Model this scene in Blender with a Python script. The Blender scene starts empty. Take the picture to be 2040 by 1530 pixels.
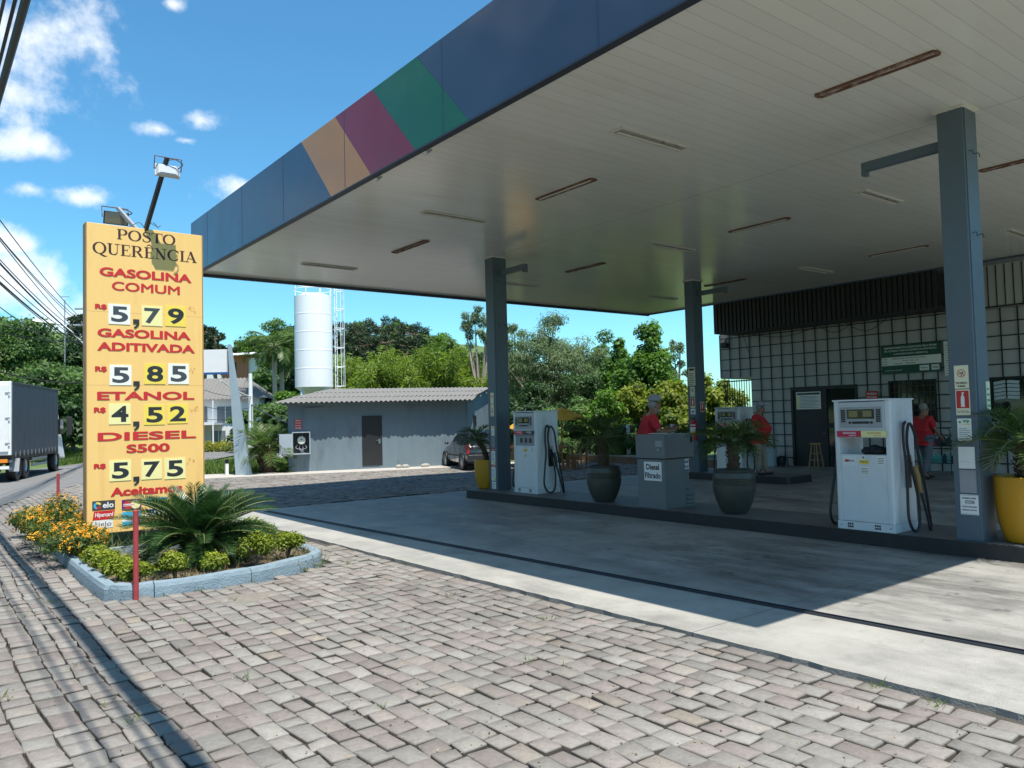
import bpy, math, random
import numpy as np
from mathutils import Vector, Matrix

# ------------------------------------------------------------------ camera, sky, sun, exposure
SC = bpy.context.scene
COL = SC.collection
R = math.radians
YAW, PITCH, ROLL, FPX, CAMZ = R(37.9), R(2.45), R(-1.42), 1545.0, 1.8
fw = Vector((math.sin(YAW) * math.cos(PITCH), math.cos(YAW) * math.cos(PITCH), math.sin(PITCH)))
rt0 = Vector((math.cos(YAW), -math.sin(YAW), 0))
up0 = rt0.cross(fw)
rt = rt0 * math.cos(ROLL) + up0 * math.sin(ROLL)
up = up0 * math.cos(ROLL) - rt0 * math.sin(ROLL)
cam = bpy.data.cameras.new('camera')
cam.sensor_width = 36.0
cam.lens = FPX / 2040.0 * 36.0
cam.clip_start = 0.05
cam.clip_end = 3000
cam_o = bpy.data.objects.new('camera', cam)
COL.objects.link(cam_o)
M = Matrix((rt, up, -fw)).transposed().to_4x4()
M.translation = Vector((0, 0, CAMZ))
cam_o.matrix_world = M
SC.camera = cam_o

SUN_DIR = Vector((0.045, 0.37, -1.0)).normalized()        # the way the light travels
SUN_EL = math.asin(-SUN_DIR.z)
SUN_AZ = math.atan2(-SUN_DIR.x, -SUN_DIR.y)
sun = bpy.data.lights.new('sun', 'SUN')
sun.energy = 5.0
sun.angle = R(0.5)
sun.color = (1.0, 0.95, 0.87)
sun_o = bpy.data.objects.new('sun', sun)
COL.objects.link(sun_o)
sun_o.rotation_euler = SUN_DIR.to_track_quat('-Z', 'Y').to_euler()

SC.view_settings.view_transform = 'Standard'
SC.view_settings.look = 'None'
SC.view_settings.exposure = 0.6
SC.view_settings.gamma = 1.0
SC.view_settings.use_curve_mapping = False
try:
    SC.cycles.max_bounces = 8
    SC.cycles.diffuse_bounces = 4
    SC.cycles.transparent_max_bounces = 8
    SC.cycles.use_denoising = True
    SC.cycles.sample_clamp_indirect = 6.0
except Exception:
    pass


def pix_dir(px, py):
    return (rt * ((px - 1020) / FPX) - up * ((py - 765) / FPX) + fw).normalized()


def at(px, py, dist):
    """survey helper: the point seen at a photo pixel, at a given horizontal distance"""
    d = pix_dir(px, py)
    return Vector((0, 0, CAMZ)) + d * (dist / math.hypot(d.x, d.y))


def at_y(px, py, y):
    d = pix_dir(px, py)
    return Vector((0, 0, CAMZ)) + d * (y / d.y)


world = bpy.data.worlds.new('World')
SC.world = world
world.use_nodes = True
nt = world.node_tree
nt.nodes.clear()
NN = nt.nodes.new
LK = nt.links.new
w_out = NN('ShaderNodeOutputWorld')
w_bg = NN('ShaderNodeBackground')
w_bg.inputs[1].default_value = 0.106
LK(w_bg.outputs[0], w_out.inputs[0])
sky = NN('ShaderNodeTexSky')
sky.sky_type = 'NISHITA'
sky.sun_disc = False
sky.sun_elevation = SUN_EL
sky.sun_rotation = SUN_AZ
sky.altitude = 100
sky.air_density = 1.0
sky.dust_density = 0.5
sky.ozone_density = 1.6
tc = NN('ShaderNodeTexCoord')


def wmath(op, a, b=None, c=None):
    n = NN('ShaderNodeMath')
    n.operation = op
    for i, v in enumerate((a, b, c)):
        if v is None:
            continue
        if isinstance(v, (int, float)):
            n.inputs[i].default_value = v
        else:
            LK(v, n.inputs[i])
    return n.outputs[0]


nz = NN('ShaderNodeTexNoise')
nz.inputs['Scale'].default_value = 9.0
nz.inputs['Detail'].default_value = 9.0
nz.inputs['Roughness'].default_value = 0.62
LK(tc.outputs['Generated'], nz.inputs['Vector'])
nz2 = NN('ShaderNodeTexNoise')
nz2.inputs['Scale'].default_value = 26.0
nz2.inputs['Detail'].default_value = 8.0
nz2.inputs['Roughness'].default_value = 0.6
LK(tc.outputs['Generated'], nz2.inputs['Vector'])
# cumulus clouds: an elliptic patch of sky each, its edge broken by the noise (direction, half width, half height in radians)
clouds = []
for px, py, rw, rh in ((40, 70, 165, 125), (20, 180, 85, 55), (402, 240, 48, 24), (318, 258, 42, 17), (372, 280, 26, 10), (150, 392, 58, 23), (55, 288, 75, 30),
                       (60, 378, 44, 17), (480, 378, 52, 34), (10, 560, 90, 62), (120, 640, 85, 60), (10, 480, 50, 30), (345, 8, 20, 12)):
    clouds.append((pix_dir(px, py), rw / FPX, rh / FPX))
rc = random.Random(5)
for k in range(9):                                        # clouds all round the rest of the sky
    a = rc.uniform(3.3, 5.2) + YAW
    e = rc.uniform(0.12, 0.75)
    clouds.append((Vector((math.sin(a) * math.cos(e), math.cos(a) * math.cos(e), math.sin(e))), rc.uniform(0.12, 0.3), rc.uniform(0.05, 0.12)))
for da, el, rw, rh in ((-46, 17, 0.16, 0.06), (-55, 27, 0.2, 0.08), (-66, 15, 0.14, 0.05), (-72, 33, 0.22, 0.09), (-58, 40, 0.16, 0.06), (-42, 33, 0.1, 0.045)):
    a, e = YAW + R(da), R(el)                              # clouds left of the frame, mirrored in the fascia
    clouds.append((Vector((math.sin(a) * math.cos(e), math.cos(a) * math.cos(e), math.sin(e))), rw, rh))
field = None
for d, rw, rh in clouds:
    side = d.cross(Vector((0, 0, 1))).normalized()
    upv = side.cross(d).normalized()

    def dot(v):
        n = NN('ShaderNodeVectorMath')
        n.operation = 'DOT_PRODUCT'
        LK(tc.outputs['Generated'], n.inputs[0])
        n.inputs[1].default_value = v
        return n.outputs['Value']
    a = wmath('MULTIPLY', dot(side), 1 / rw)
    b = wmath('MULTIPLY', dot(upv), 1 / rh)
    r2 = wmath('ADD', wmath('MULTIPLY', a, a), wmath('MULTIPLY', b, b))
    val = wmath('SUBTRACT', 1.0, wmath('SQRT', r2))
    val = wmath('SUBTRACT', val, wmath('MULTIPLY', wmath('LESS_THAN', dot(d), 0.3), 10.0))
    val = wmath('MAXIMUM', val, -3.0)
    field = val if field is None else wmath('MAXIMUM', field, val)
brk = wmath('ADD', wmath('MULTIPLY', wmath('SUBTRACT', nz.outputs[0], 0.5), 3.6), wmath('MULTIPLY', wmath('SUBTRACT', nz2.outputs[0], 0.5), 2.0))
dens = wmath('ADD', field, brk)
mr = NN('ShaderNodeMapRange')
mr.interpolation_type = 'SMOOTHSTEP'
LK(dens, mr.inputs[0])
mr.inputs[1].default_value = 0.02
mr.inputs[2].default_value = 1.4
mr.inputs[3].default_value = 0.0
mr.inputs[4].default_value = 0.92
shade = NN('ShaderNodeMapRange')
LK(dens, shade.inputs[0])
shade.inputs[1].default_value = 0.3
shade.inputs[2].default_value = 1.9
cr = NN('ShaderNodeMix')
cr.data_type = 'RGBA'
LK(shade.outputs[0], cr.inputs[0])
cr.inputs[6].default_value = (8.4, 8.5, 8.6, 1)
cr.inputs[7].default_value = (6.3, 6.8, 7.2, 1)
mx = NN('ShaderNodeMix')
mx.data_type = 'RGBA'
LK(mr.outputs[0], mx.inputs[0])
hsv = NN('ShaderNodeHueSaturation')
hsv.inputs['Saturation'].default_value = 1.1
hsv.inputs['Value'].default_value = 1.0
LK(sky.outputs[0], hsv.inputs['Color'])
tint = NN('ShaderNodeMix')                                  # clear summer air: a deeper cyan blue
tint.data_type = 'RGBA'
tint.blend_type = 'MULTIPLY'
tint.inputs[0].default_value = 1.0
LK(hsv.outputs[0], tint.inputs[6])
tint.inputs[7].default_value = (0.68, 1.2, 1.27, 1)
LK(tint.outputs[2], mx.inputs[6])
LK(cr.outputs[2], mx.inputs[7])
LK(mx.outputs[2], w_bg.inputs[0])

# ------------------------------------------------------------------ helpers
RND = random.Random(11)


def thing(name, label, cat, loc=(0, 0, 0), rotz=0.0, group=None):
    o = bpy.data.objects.new(name, None)
    o.empty_display_size = 0.2
    COL.objects.link(o)
    o.location = loc
    o.rotation_euler = (0, 0, rotz)
    o['label'] = label
    o['category'] = cat
    if group:
        o['group'] = group
    return o


def tag(o, label, cat, group=None):
    o['label'] = label
    o['category'] = cat
    if group:
        o['group'] = group
    return o


def kind(o, k='structure'):
    o['kind'] = k
    return o


def kids(o):
    return [c for c in bpy.data.objects if c.parent == o]


def copy_tree(o, parent=None):
    c = o.copy()
    COL.objects.link(c)
    c.parent = parent
    for ch in kids(o):
        copy_tree(ch, c)
    return c


class MB:
    def __init__(s):
        s.v, s.f, s.m, s.cur = [], [], [], 0

    def add(s, vs, fs):
        b = len(s.v)
        s.v.extend([tuple(p) for p in vs])
        for f in fs:
            s.f.append(tuple(b + i for i in f))
            s.m.append(s.cur)
        return s

    def box(s, x0, x1, y0, y1, z0, z1):
        vs = [(x0, y0, z0), (x1, y0, z0), (x1, y1, z0), (x0, y1, z0), (x0, y0, z1), (x1, y0, z1), (x1, y1, z1), (x0, y1, z1)]
        return s.add(vs, [(3, 2, 1, 0), (4, 5, 6, 7), (0, 1, 5, 4), (1, 2, 6, 5), (2, 3, 7, 6), (3, 0, 4, 7)])

    def bar(s, a, b, w, h=None, upv=(0, 0, 1)):
        a, b = Vector(a), Vector(b)
        h = h or w
        d = (b - a).normalized()
        u = Vector(upv)
        if abs(d.dot(u)) > 0.98:
            u = Vector((0, 1, 0))
        sx = d.cross(u).normalized() * (w / 2)
        sy = sx.cross(d).normalized() * (h / 2)
        vs = [a - sx - sy, a + sx - sy, a + sx + sy, a - sx + sy, b - sx - sy, b + sx - sy, b + sx + sy, b - sx + sy]
        return s.add(vs, [(0, 1, 2, 3), (7, 6, 5, 4), (4, 5, 1, 0), (5, 6, 2, 1), (6, 7, 3, 2), (7, 4, 0, 3)])

    def prism(s, poly, axis, a, b):
        n = len(poly)
        mk = {'x': lambda p, t: (t, p[0], p[1]), 'y': lambda p, t: (p[0], t, p[1]), 'z': lambda p, t: (p[0], p[1], t)}[axis]
        vs = [mk(p, a) for p in poly] + [mk(p, b) for p in poly]
        fs = [tuple(range(n))[::-1], tuple(range(n, 2 * n))]
        for i in range(n):
            j = (i + 1) % n
            fs.append((i, j, n + j, n + i))
        return s.add(vs, fs)

    def tube(s, pts, r, n=8, cap=True):
        pts = [Vector(p) for p in pts]
        rs = r if isinstance(r, (list, tuple)) else [r] * len(pts)
        vs, fs = [], []
        prev = None
        for i, p in enumerate(pts):
            d = (pts[min(i + 1, len(pts) - 1)] - pts[max(i - 1, 0)]).normalized()
            if prev is None:
                u = Vector((0, 0, 1)) if abs(d.z) < 0.9 else Vector((1, 0, 0))
                x = d.cross(u).normalized()
            else:
                x = (prev - d * prev.dot(d)).normalized()
            y = d.cross(x)
            prev = x
            for k in range(n):
                t = 2 * math.pi * k / n
                vs.append(p + (x * math.cos(t) + y * math.sin(t)) * rs[i])
        for i in range(len(pts) - 1):
            for k in range(n):
                a, b = i * n + k, i * n + (k + 1) % n
                fs.append((a, b, b + n, a + n))
        if cap:
            fs.append(tuple(range(n))[::-1])
            fs.append(tuple(range((len(pts) - 1) * n, len(pts) * n)))
        return s.add(vs, fs)

    def lathe(s, prof, n=24, c=(0, 0, 0), axis='z', cap=True):
        vs, fs = [], []
        for r, z in prof:
            for k in range(n):
                t = 2 * math.pi * k / n
                p = (r * math.cos(t), r * math.sin(t), z)
                if axis == 'x':
                    p = (p[2], p[0], p[1])
                elif axis == 'y':
                    p = (p[1], p[2], p[0])
                vs.append((c[0] + p[0], c[1] + p[1], c[2] + p[2]))
        for i in range(len(prof) - 1):
            for k in range(n):
                a, b = i * n + k, i * n + (k + 1) % n
                fs.append((a, b, b + n, a + n))
        if cap:
            fs.append(tuple(range(n))[::-1])
            fs.append(tuple(range((len(prof) - 1) * n, len(prof) * n)))
        return s.add(vs, fs)

    def poly(s, pts):
        return s.add(pts, [tuple(range(len(pts)))])

    def loft(s, rings, cap=True):
        n = len(rings[0])
        vs = [p for r in rings for p in r]
        fs = []
        for i in range(len(rings) - 1):
            for k in range(n):
                a, b = i * n + k, i * n + (k + 1) % n
                fs.append((a, b, b + n, a + n))
        if cap:
            fs.append(tuple(range(n))[::-1])
            fs.append(tuple(range((len(rings) - 1) * n, len(rings) * n)))
        return s.add(vs, fs)

    def ball(s, c, rx, ry=None, rz=None, n=12, m=8):
        ry, rz = ry or rx, rz or rx
        prof = []
        vs, fs = [], []
        for i in range(1, m):
            t = math.pi * i / m
            for k in range(n):
                a = 2 * math.pi * k / n
                vs.append((c[0] + rx * math.sin(t) * math.cos(a), c[1] + ry * math.sin(t) * math.sin(a), c[2] - rz * math.cos(t)))
        b0 = len(vs)
        vs += [(c[0], c[1], c[2] - rz), (c[0], c[1], c[2] + rz)]
        for i in range(m - 2):
            for k in range(n):
                a, b = i * n + k, i * n + (k + 1) % n
                fs.append((a, b, b + n, a + n))
        for k in range(n):
            fs.append((b0, (k + 1) % n, k))
            fs.append((b0 + 1, (m - 2) * n + k, (m - 2) * n + (k + 1) % n))
        return s.add(vs, fs)

    def build(s, name, mat, parent=None, smooth=False, bevel=0.0, seg=2):
        me = bpy.data.meshes.new(name)
        me.from_pydata(s.v, [], s.f)
        for m in (mat if isinstance(mat, (list, tuple)) else [mat]):
            me.materials.append(m)
        if any(s.m):
            me.polygons.foreach_set('material_index', s.m)
        if smooth:
            me.polygons.foreach_set('use_smooth', [True] * len(me.polygons))
            me.set_sharp_from_angle(angle=R(38))
        me.update()
        o = bpy.data.objects.new(name, me)
        COL.objects.link(o)
        o.parent = parent
        if bevel:
            md = o.modifiers.new('bevel', 'BEVEL')
            md.width = bevel
            md.segments = seg
            md.limit_method = 'ANGLE'
            md.angle_limit = R(40)
        return o


# ---- lettering
_tc = {}


def text_mesh(s, bold):
    if (s, bold) not in _tc:
        c = bpy.data.curves.new('t', 'FONT')
        c.body = s
        c.offset = bold
        c.resolution_u = 5
        c.space_line = 1.0
        c.align_x = 'CENTER'
        o = bpy.data.objects.new('t', c)
        me = o.to_mesh()
        vs = [(v.co.x, v.co.y) for v in me.vertices]
        fs = [tuple(p.vertices) for p in me.polygons]
        o.to_mesh_clear()
        bpy.data.objects.remove(o)
        bpy.data.curves.remove(c)
        xs, ys = [p[0] for p in vs], [p[1] for p in vs]
        x0, x1, y0, y1 = min(xs), max(xs), min(ys), max(ys)
        _tc[(s, bold)] = ([((x - x0) / (x1 - x0), (y - y0) / (y1 - y0)) for x, y in vs], fs, (x1 - x0) / (y1 - y0))
    return _tc[(s, bold)]


def text(mb, s, o, rx, uz, w=None, h=0.1, bold=0.03, slant=0.0):
    """letters fitted to a box: o lower left corner, rx / uz the reading and up directions"""
    vs, fs, asp = text_mesh(s, bold)
    if w is None:
        w = h * asp
    o, rx, uz = Vector(o), Vector(rx), Vector(uz)
    mb.add([o + rx * (x * w + slant * y * h) + uz * (y * h) for x, y in vs], fs)
    return w


# ---- materials
def mat(name, col, rough=0.6, metal=0.0, var=0.12, vscale=3.0, bump=0.0, bscale=40.0, spec=0.5, coat=0.0, dirt=None, dscale=1.2, stretch=None, trans=0.0, alpha=1.0):
    m = bpy.data.materials.new(name)
    m.use_nodes = True
    t = m.node_tree
    b = t.nodes['Principled BSDF']
    b.inputs['Roughness'].default_value = rough
    b.inputs['Metallic'].default_value = metal
    b.inputs['Specular IOR Level'].default_value = spec
    if coat:
        b.inputs['Coat Weight'].default_value = coat
        b.inputs['Coat Roughness'].default_value = 0.05
    if alpha < 1:
        b.inputs['Alpha'].default_value = alpha
    tcn = t.nodes.new('ShaderNodeTexCoord')
    vec = tcn.outputs['Object']
    if stretch:
        mp = t.nodes.new('ShaderNodeMapping')
        mp.inputs['Scale'].default_value = stretch
        t.links.new(vec, mp.inputs[0])
        vec = mp.outputs[0]
    n = t.nodes.new('ShaderNodeTexNoise')
    n.inputs['Scale'].default_value = vscale
    n.inputs['Detail'].default_value = 6
    n.inputs['Roughness'].default_value = 0.6
    t.links.new(vec, n.inputs['Vector'])
    mx = t.nodes.new('ShaderNodeMix')
    mx.data_type = 'RGBA'
    lo = [max(0, c * (1 - 1.6 * var)) for c in col[:3]]
    hi = [min(1, c * (1 + 1.6 * var)) for c in col[:3]]
    mx.inputs[6].default_value = (*lo, 1)
    mx.inputs[7].default_value = (*hi, 1)
    t.links.new(n.outputs[0], mx.inputs[0])
    outc = mx.outputs[2]
    if dirt:
        n2 = t.nodes.new('ShaderNodeTexNoise')
        n2.inputs['Scale'].default_value = dscale
        n2.inputs['Detail'].default_value = 8
        n2.inputs['Roughness'].default_value = 0.7
        t.links.new(vec, n2.inputs['Vector'])
        rp = t.nodes.new('ShaderNodeValToRGB')
        rp.color_ramp.elements[0].position = dirt[1]
        rp.color_ramp.elements[1].position = min(1, dirt[1] + dirt[2])
        t.links.new(n2.outputs[0], rp.inputs[0])
        m2 = t.nodes.new('ShaderNodeMix')
        m2.data_type = 'RGBA'
        t.links.new(rp.outputs[0], m2.inputs[0])
        t.links.new(outc, m2.inputs[6])
        m2.inputs[7].default_value = (*dirt[0], 1)
        outc = m2.outputs[2]
    t.links.new(outc, b.inputs['Base Color'])
    if bump:
        nb = t.nodes.new('ShaderNodeTexNoise')
        nb.inputs['Scale'].default_value = bscale
        nb.inputs['Detail'].default_value = 6
        t.links.new(vec, nb.inputs['Vector'])
        bp = t.nodes.new('ShaderNodeBump')
        bp.inputs['Strength'].default_value = bump
        bp.inputs['Distance'].default_value = 0.02
        t.links.new(nb.outputs[0], bp.inputs['Height'])
        t.links.new(bp.outputs[0], b.inputs['Normal'])
    if trans:
        b.inputs['Transmission Weight'].default_value = trans
    return m


def leaf_mat(name, lo, hi, trans=0.35, rough=0.55, spec=0.35):
    """per leaf colour from the 'tint' attribute, a little light comes through"""
    m = bpy.data.materials.new(name)
    m.use_nodes = True
    t = m.node_tree
    b = t.nodes['Principled BSDF']
    out = t.nodes['Material Output']
    a = t.nodes.new('ShaderNodeAttribute')
    a.attribute_name = 'tint'
    mx = t.nodes.new('ShaderNodeMix')
    mx.data_type = 'RGBA'
    mx.inputs[6].default_value = (*lo, 1)
    mx.inputs[7].default_value = (*hi, 1)
    t.links.new(a.outputs['Fac'], mx.inputs[0])
    t.links.new(mx.outputs[2], b.inputs['Base Color'])
    b.inputs['Roughness'].default_value = rough
    b.inputs['Specular IOR Level'].default_value = spec
    tr = t.nodes.new('ShaderNodeBsdfTranslucent')
    hs = t.nodes.new('ShaderNodeHueSaturation')
    hs.inputs['Value'].default_value = 1.5
    hs.inputs['Saturation'].default_value = 1.1
    t.links.new(mx.outputs[2], hs.inputs['Color'])
    t.links.new(hs.outputs[0], tr.inputs[0])
    ms = t.nodes.new('ShaderNodeMixShader')
    ms.inputs[0].default_value = trans
    t.links.new(b.outputs[0], ms.inputs[1])
    t.links.new(tr.outputs[0], ms.inputs[2])
    t.links.new(ms.outputs[0], out.inputs[0])
    return m


def leaf_mesh(name, pos, nrm, size, mt, parent, tint, aspect=0.5, dirs=None, fold=0.15, seed=0):
    rg = np.random.default_rng(seed)
    N = len(pos)
    nrm = nrm / np.maximum(np.linalg.norm(nrm, axis=1, keepdims=True), 1e-6)
    if dirs is None:
        dirs = rg.normal(size=(N, 3))
    t = dirs - nrm * np.sum(dirs * nrm, axis=1, keepdims=True)
    t /= np.maximum(np.linalg.norm(t, axis=1, keepdims=True), 1e-6)
    b = np.cross(nrm, t)
    s = np.broadcast_to(np.asarray(size, float), (N,))[:, None]
    asp = np.broadcast_to(np.asarray(aspect, float), (N,))[:, None]
    V = np.empty((N, 4, 3))
    V[:, 0] = pos
    V[:, 1] = pos + t * s * 0.45 + b * s * asp * 0.5 + nrm * s * fold
    V[:, 2] = pos + t * s
    V[:, 3] = pos + t * s * 0.45 - b * s * asp * 0.5 + nrm * s * fold
    me = bpy.data.meshes.new(name)
    me.vertices.add(N * 4)
    me.vertices.foreach_set('co', V.reshape(-1))
    me.loops.add(N * 4)
    me.loops.foreach_set('vertex_index', np.arange(N * 4, dtype=np.int32))
    me.polygons.add(N)
    me.polygons.foreach_set('loop_start', np.arange(0, N * 4, 4, dtype=np.int32))
    me.update(calc_edges=True)
    at_ = me.attributes.new('tint', 'FLOAT', 'FACE')
    at_.data.foreach_set('value', np.asarray(tint, np.float32))
    me.materials.append(mt)
    o = bpy.data.objects.new(name, me)
    COL.objects.link(o)
    o.parent = parent
    return o


def clump_points(rg, clumps, per, shell=0.55):
    P, Nn, T = [], [], []
    for i, (c, r) in enumerate(clumps):
        n = per[i] if isinstance(per, (list, tuple)) else per
        d = rg.normal(size=(n, 3))
        d /= np.linalg.norm(d, axis=1, keepdims=True)
        rad = shell + (1 - shell) * rg.random((n, 1)) ** 0.7
        rad *= 1 + 0.16 * rg.normal(size=(n, 1))
        P.append(np.array(c) + d * rad * np.array(r))
        Nn.append(d * 0.9 + np.array([0, 0, 0.5]) + rg.normal(size=(n, 3)) * 0.55)
        T.append(np.clip(rg.normal(0.5, 0.2, n) + rg.normal() * 0.16, 0, 1))
    return np.concatenate(P), np.concatenate(Nn), np.concatenate(T)

# ------------------------------------------------------------------ materials
m_white = mat('white_paint', (0.78, 0.78, 0.76), 0.45, var=0.05, dirt=((0.45, 0.43, 0.38), 0.62, 0.35))
m_pump = mat('pump_enamel', (0.68, 0.7, 0.72), 0.3, var=0.05, dirt=((0.36, 0.36, 0.34), 0.55, 0.35), dscale=2.2, stretch=(1.6, 1.6, 0.6))
m_black = mat('black_paint', (0.018, 0.018, 0.02), 0.5, var=0.2)
m_rubber = mat('rubber', (0.022, 0.022, 0.024), 0.55, var=0.2)
m_steel = mat('steel', (0.45, 0.45, 0.46), 0.35, 1.0, var=0.1)
m_galv = mat('galvanised', (0.42, 0.43, 0.44), 0.5, 0.6, var=0.15, vscale=8)
m_grey = mat('grey_blue_paint', (0.095, 0.128, 0.158), 0.42, var=0.07, dirt=((0.12, 0.13, 0.14), 0.6, 0.4), dscale=2.2)
m_shed = mat('shed_paint', (0.15, 0.2, 0.235), 0.75, var=0.09, bump=0.25, bscale=18, dirt=((0.085, 0.105, 0.12), 0.52, 0.35), dscale=0.9, stretch=(1.6, 1.6, 0.5))
m_red = mat('red_paint', (0.52, 0.025, 0.03), 0.5, var=0.12)
m_redsign = mat('sign_red', (0.55, 0.022, 0.026), 0.5, var=0.06)
m_brown = mat('sign_brown', (0.055, 0.018, 0.015), 0.5, var=0.1)
m_dark = mat('digit_black', (0.022, 0.024, 0.028), 0.45, var=0.25, vscale=12)
m_slate = mat('digit_slate', (0.05, 0.06, 0.07), 0.45, var=0.25, vscale=12)
m_yel1 = mat('plate_yellow', (0.86, 0.66, 0.1), 0.45, var=0.05)
m_yel2 = mat('plate_pale', (0.86, 0.78, 0.36), 0.45, var=0.05)
m_plw = mat('plate_white', (0.84, 0.83, 0.76), 0.45, var=0.04)
m_board = mat('sign_board', (0.87, 0.56, 0.19), 0.5, var=0.04, vscale=1.2, dirt=((0.7, 0.4, 0.13), 0.56, 0.35), dscale=1.3, stretch=(3.5, 1, 0.45))
m_yellow = mat('yellow_pot_paint', (0.5, 0.245, 0.01), 0.4, var=0.08)
m_kerb = mat('kerb_paint', (0.19, 0.255, 0.3), 0.8, var=0.14, vscale=7, bump=0.5, bscale=45, dirt=((0.17, 0.16, 0.14), 0.6, 0.25), dscale=5)
m_bark = mat('bark', (0.16, 0.12, 0.085), 0.9, var=0.3, vscale=6, bump=0.8, bscale=22)
m_pale_bark = mat('pale_bark', (0.36, 0.3, 0.24), 0.85, var=0.25, vscale=4, bump=0.4, bscale=14)
m_palm_bark = mat('palm_bark', (0.11, 0.072, 0.045), 0.95, var=0.35, vscale=14, bump=1.0, bscale=40)
m_soil = mat('soil', (0.13, 0.1, 0.065), 0.95, var=0.3, vscale=10, bump=0.8, bscale=60, dirt=((0.2, 0.18, 0.11), 0.5, 0.3), dscale=6)
m_roofgrey = mat('fibre_cement', (0.18, 0.17, 0.158), 0.9, var=0.2, vscale=5, dirt=((0.1, 0.095, 0.09), 0.55, 0.3), dscale=2.5, bump=0.3, bscale=30)
m_housewhite = mat('house_white', (0.7, 0.7, 0.7), 0.8, var=0.06, dirt=((0.4, 0.4, 0.38), 0.6, 0.3))
m_brick = mat('brick', (0.4, 0.15, 0.09), 0.9, var=0.25, vscale=5, bump=0.3)
m_glass = mat('dark_glass', (0.012, 0.015, 0.016), 0.06, var=0.1, spec=0.9)
m_wood = mat('varnished_wood', (0.3, 0.125, 0.045), 0.5, var=0.3, vscale=9, stretch=(1, 1, 0.2))
m_wood2 = mat('pale_wood', (0.36, 0.22, 0.1), 0.6, var=0.25, vscale=9)
m_skin = mat('skin', (0.27, 0.13, 0.085), 0.55, var=0.1, vscale=9)
m_polo = mat('red_polo', (0.5, 0.018, 0.028), 0.85, var=0.16, vscale=7, bump=0.35, bscale=9)
m_khaki = mat('khaki', (0.26, 0.22, 0.17), 0.9, var=0.14, vscale=7, bump=0.4, bscale=9)
m_greytr = mat('grey_trousers', (0.12, 0.13, 0.15), 0.9, var=0.14, vscale=7, bump=0.4, bscale=9)
m_cap = mat('grey_cap', (0.27, 0.27, 0.31), 0.85, var=0.1)
m_hair = mat('grey_hair', (0.26, 0.25, 0.24), 0.85, var=0.25, vscale=40)
m_shoe = mat('shoe_black', (0.02, 0.02, 0.022), 0.5, var=0.2)
m_green = mat('board_green', (0.012, 0.085, 0.05), 0.45, var=0.06)
m_cream = mat('cream_paper', (0.78, 0.72, 0.5), 0.55, var=0.06)
m_ink = mat('ink', (0.05, 0.05, 0.055), 0.6, var=0.1)
m_inkgrey = mat('ink_grey', (0.3, 0.3, 0.32), 0.6, var=0.1)
m_blue = mat('card_blue', (0.02, 0.09, 0.3), 0.45, var=0.06)
m_cyan = mat('card_cyan', (0.05, 0.42, 0.66), 0.45, var=0.1)
m_purple = mat('card_purple', (0.13, 0.02, 0.16), 0.45, var=0.06)
m_orange = mat('card_orange', (0.8, 0.25, 0.02), 0.45, var=0.06)
m_grn = mat('sticker_green', (0.05, 0.32, 0.08), 0.45, var=0.06)
m_bollard = mat('bollard_red', (0.36, 0.045, 0.05), 0.6, var=0.2, vscale=12, dirt=((0.42, 0.3, 0.3), 0.6, 0.2), dscale=14)
m_tank = mat('tank_white', (0.88, 0.88, 0.88), 0.5, var=0.03, dirt=((0.55, 0.5, 0.44), 0.62, 0.3), dscale=1.1, stretch=(2.5, 2.5, 0.35))
m_rust = mat('rust', (0.14, 0.07, 0.045), 0.85, var=0.4, vscale=9, dirt=((0.5, 0.42, 0.36), 0.55, 0.15), dscale=6)
m_lightwhite = mat('fixture_white', (0.6, 0.58, 0.52), 0.6, var=0.1, dirt=((0.2, 0.09, 0.05), 0.6, 0.1), dscale=7)
m_carpaint = mat('car_paint', (0.045, 0.05, 0.065), 0.22, 0.35, var=0.08, coat=0.8)
m_plastic = mat('dark_plastic', (0.03, 0.031, 0.034), 0.5, var=0.15)
m_alloy = mat('alloy', (0.5, 0.5, 0.52), 0.35, 0.8, var=0.08)
m_tail = mat('tail_lamp', (0.35, 0.01, 0.012), 0.2, var=0.1)
m_curtain = mat('truck_curtain', (0.055, 0.068, 0.088), 0.55, var=0.1, vscale=2.5, bump=0.5, bscale=2.2)
m_gold = mat('nozzle_gold', (0.42, 0.26, 0.09), 0.5, var=0.12)
m_fence = mat('fence_green', (0.03, 0.065, 0.055), 0.6, var=0.1)

m_umbrella = leaf_mat('umbrella_yellow', (0.7, 0.47, 0.07), (0.7, 0.47, 0.07), 0.5, 0.8, 0.2)
L_tree = leaf_mat('leaf_tree', (0.022, 0.06, 0.015), (0.16, 0.26, 0.075), 0.42)
L_dark = leaf_mat('leaf_dark', (0.014, 0.04, 0.012), (0.065, 0.125, 0.035), 0.3)
L_bamboo = leaf_mat('leaf_bamboo', (0.045, 0.1, 0.015), (0.2, 0.27, 0.04), 0.42)
L_euca = leaf_mat('leaf_euca', (0.06, 0.1, 0.04), (0.21, 0.27, 0.13), 0.4)
L_vine = leaf_mat('leaf_vine', (0.035, 0.095, 0.012), (0.14, 0.26, 0.035), 0.42)
L_yellow = leaf_mat('leaf_yellow', (0.035, 0.085, 0.012), (0.31, 0.35, 0.05), 0.42)
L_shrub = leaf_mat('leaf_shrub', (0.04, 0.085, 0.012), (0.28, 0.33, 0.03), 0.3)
L_lant = leaf_mat('leaf_lantana', (0.025, 0.06, 0.014), (0.11, 0.17, 0.035), 0.3)
L_flower = leaf_mat('flower_orange', (0.72, 0.27, 0.008), (0.86, 0.5, 0.03), 0.25)
L_palm = leaf_mat('leaf_palm', (0.03, 0.07, 0.018), (0.12, 0.19, 0.05), 0.3, 0.42)
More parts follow.
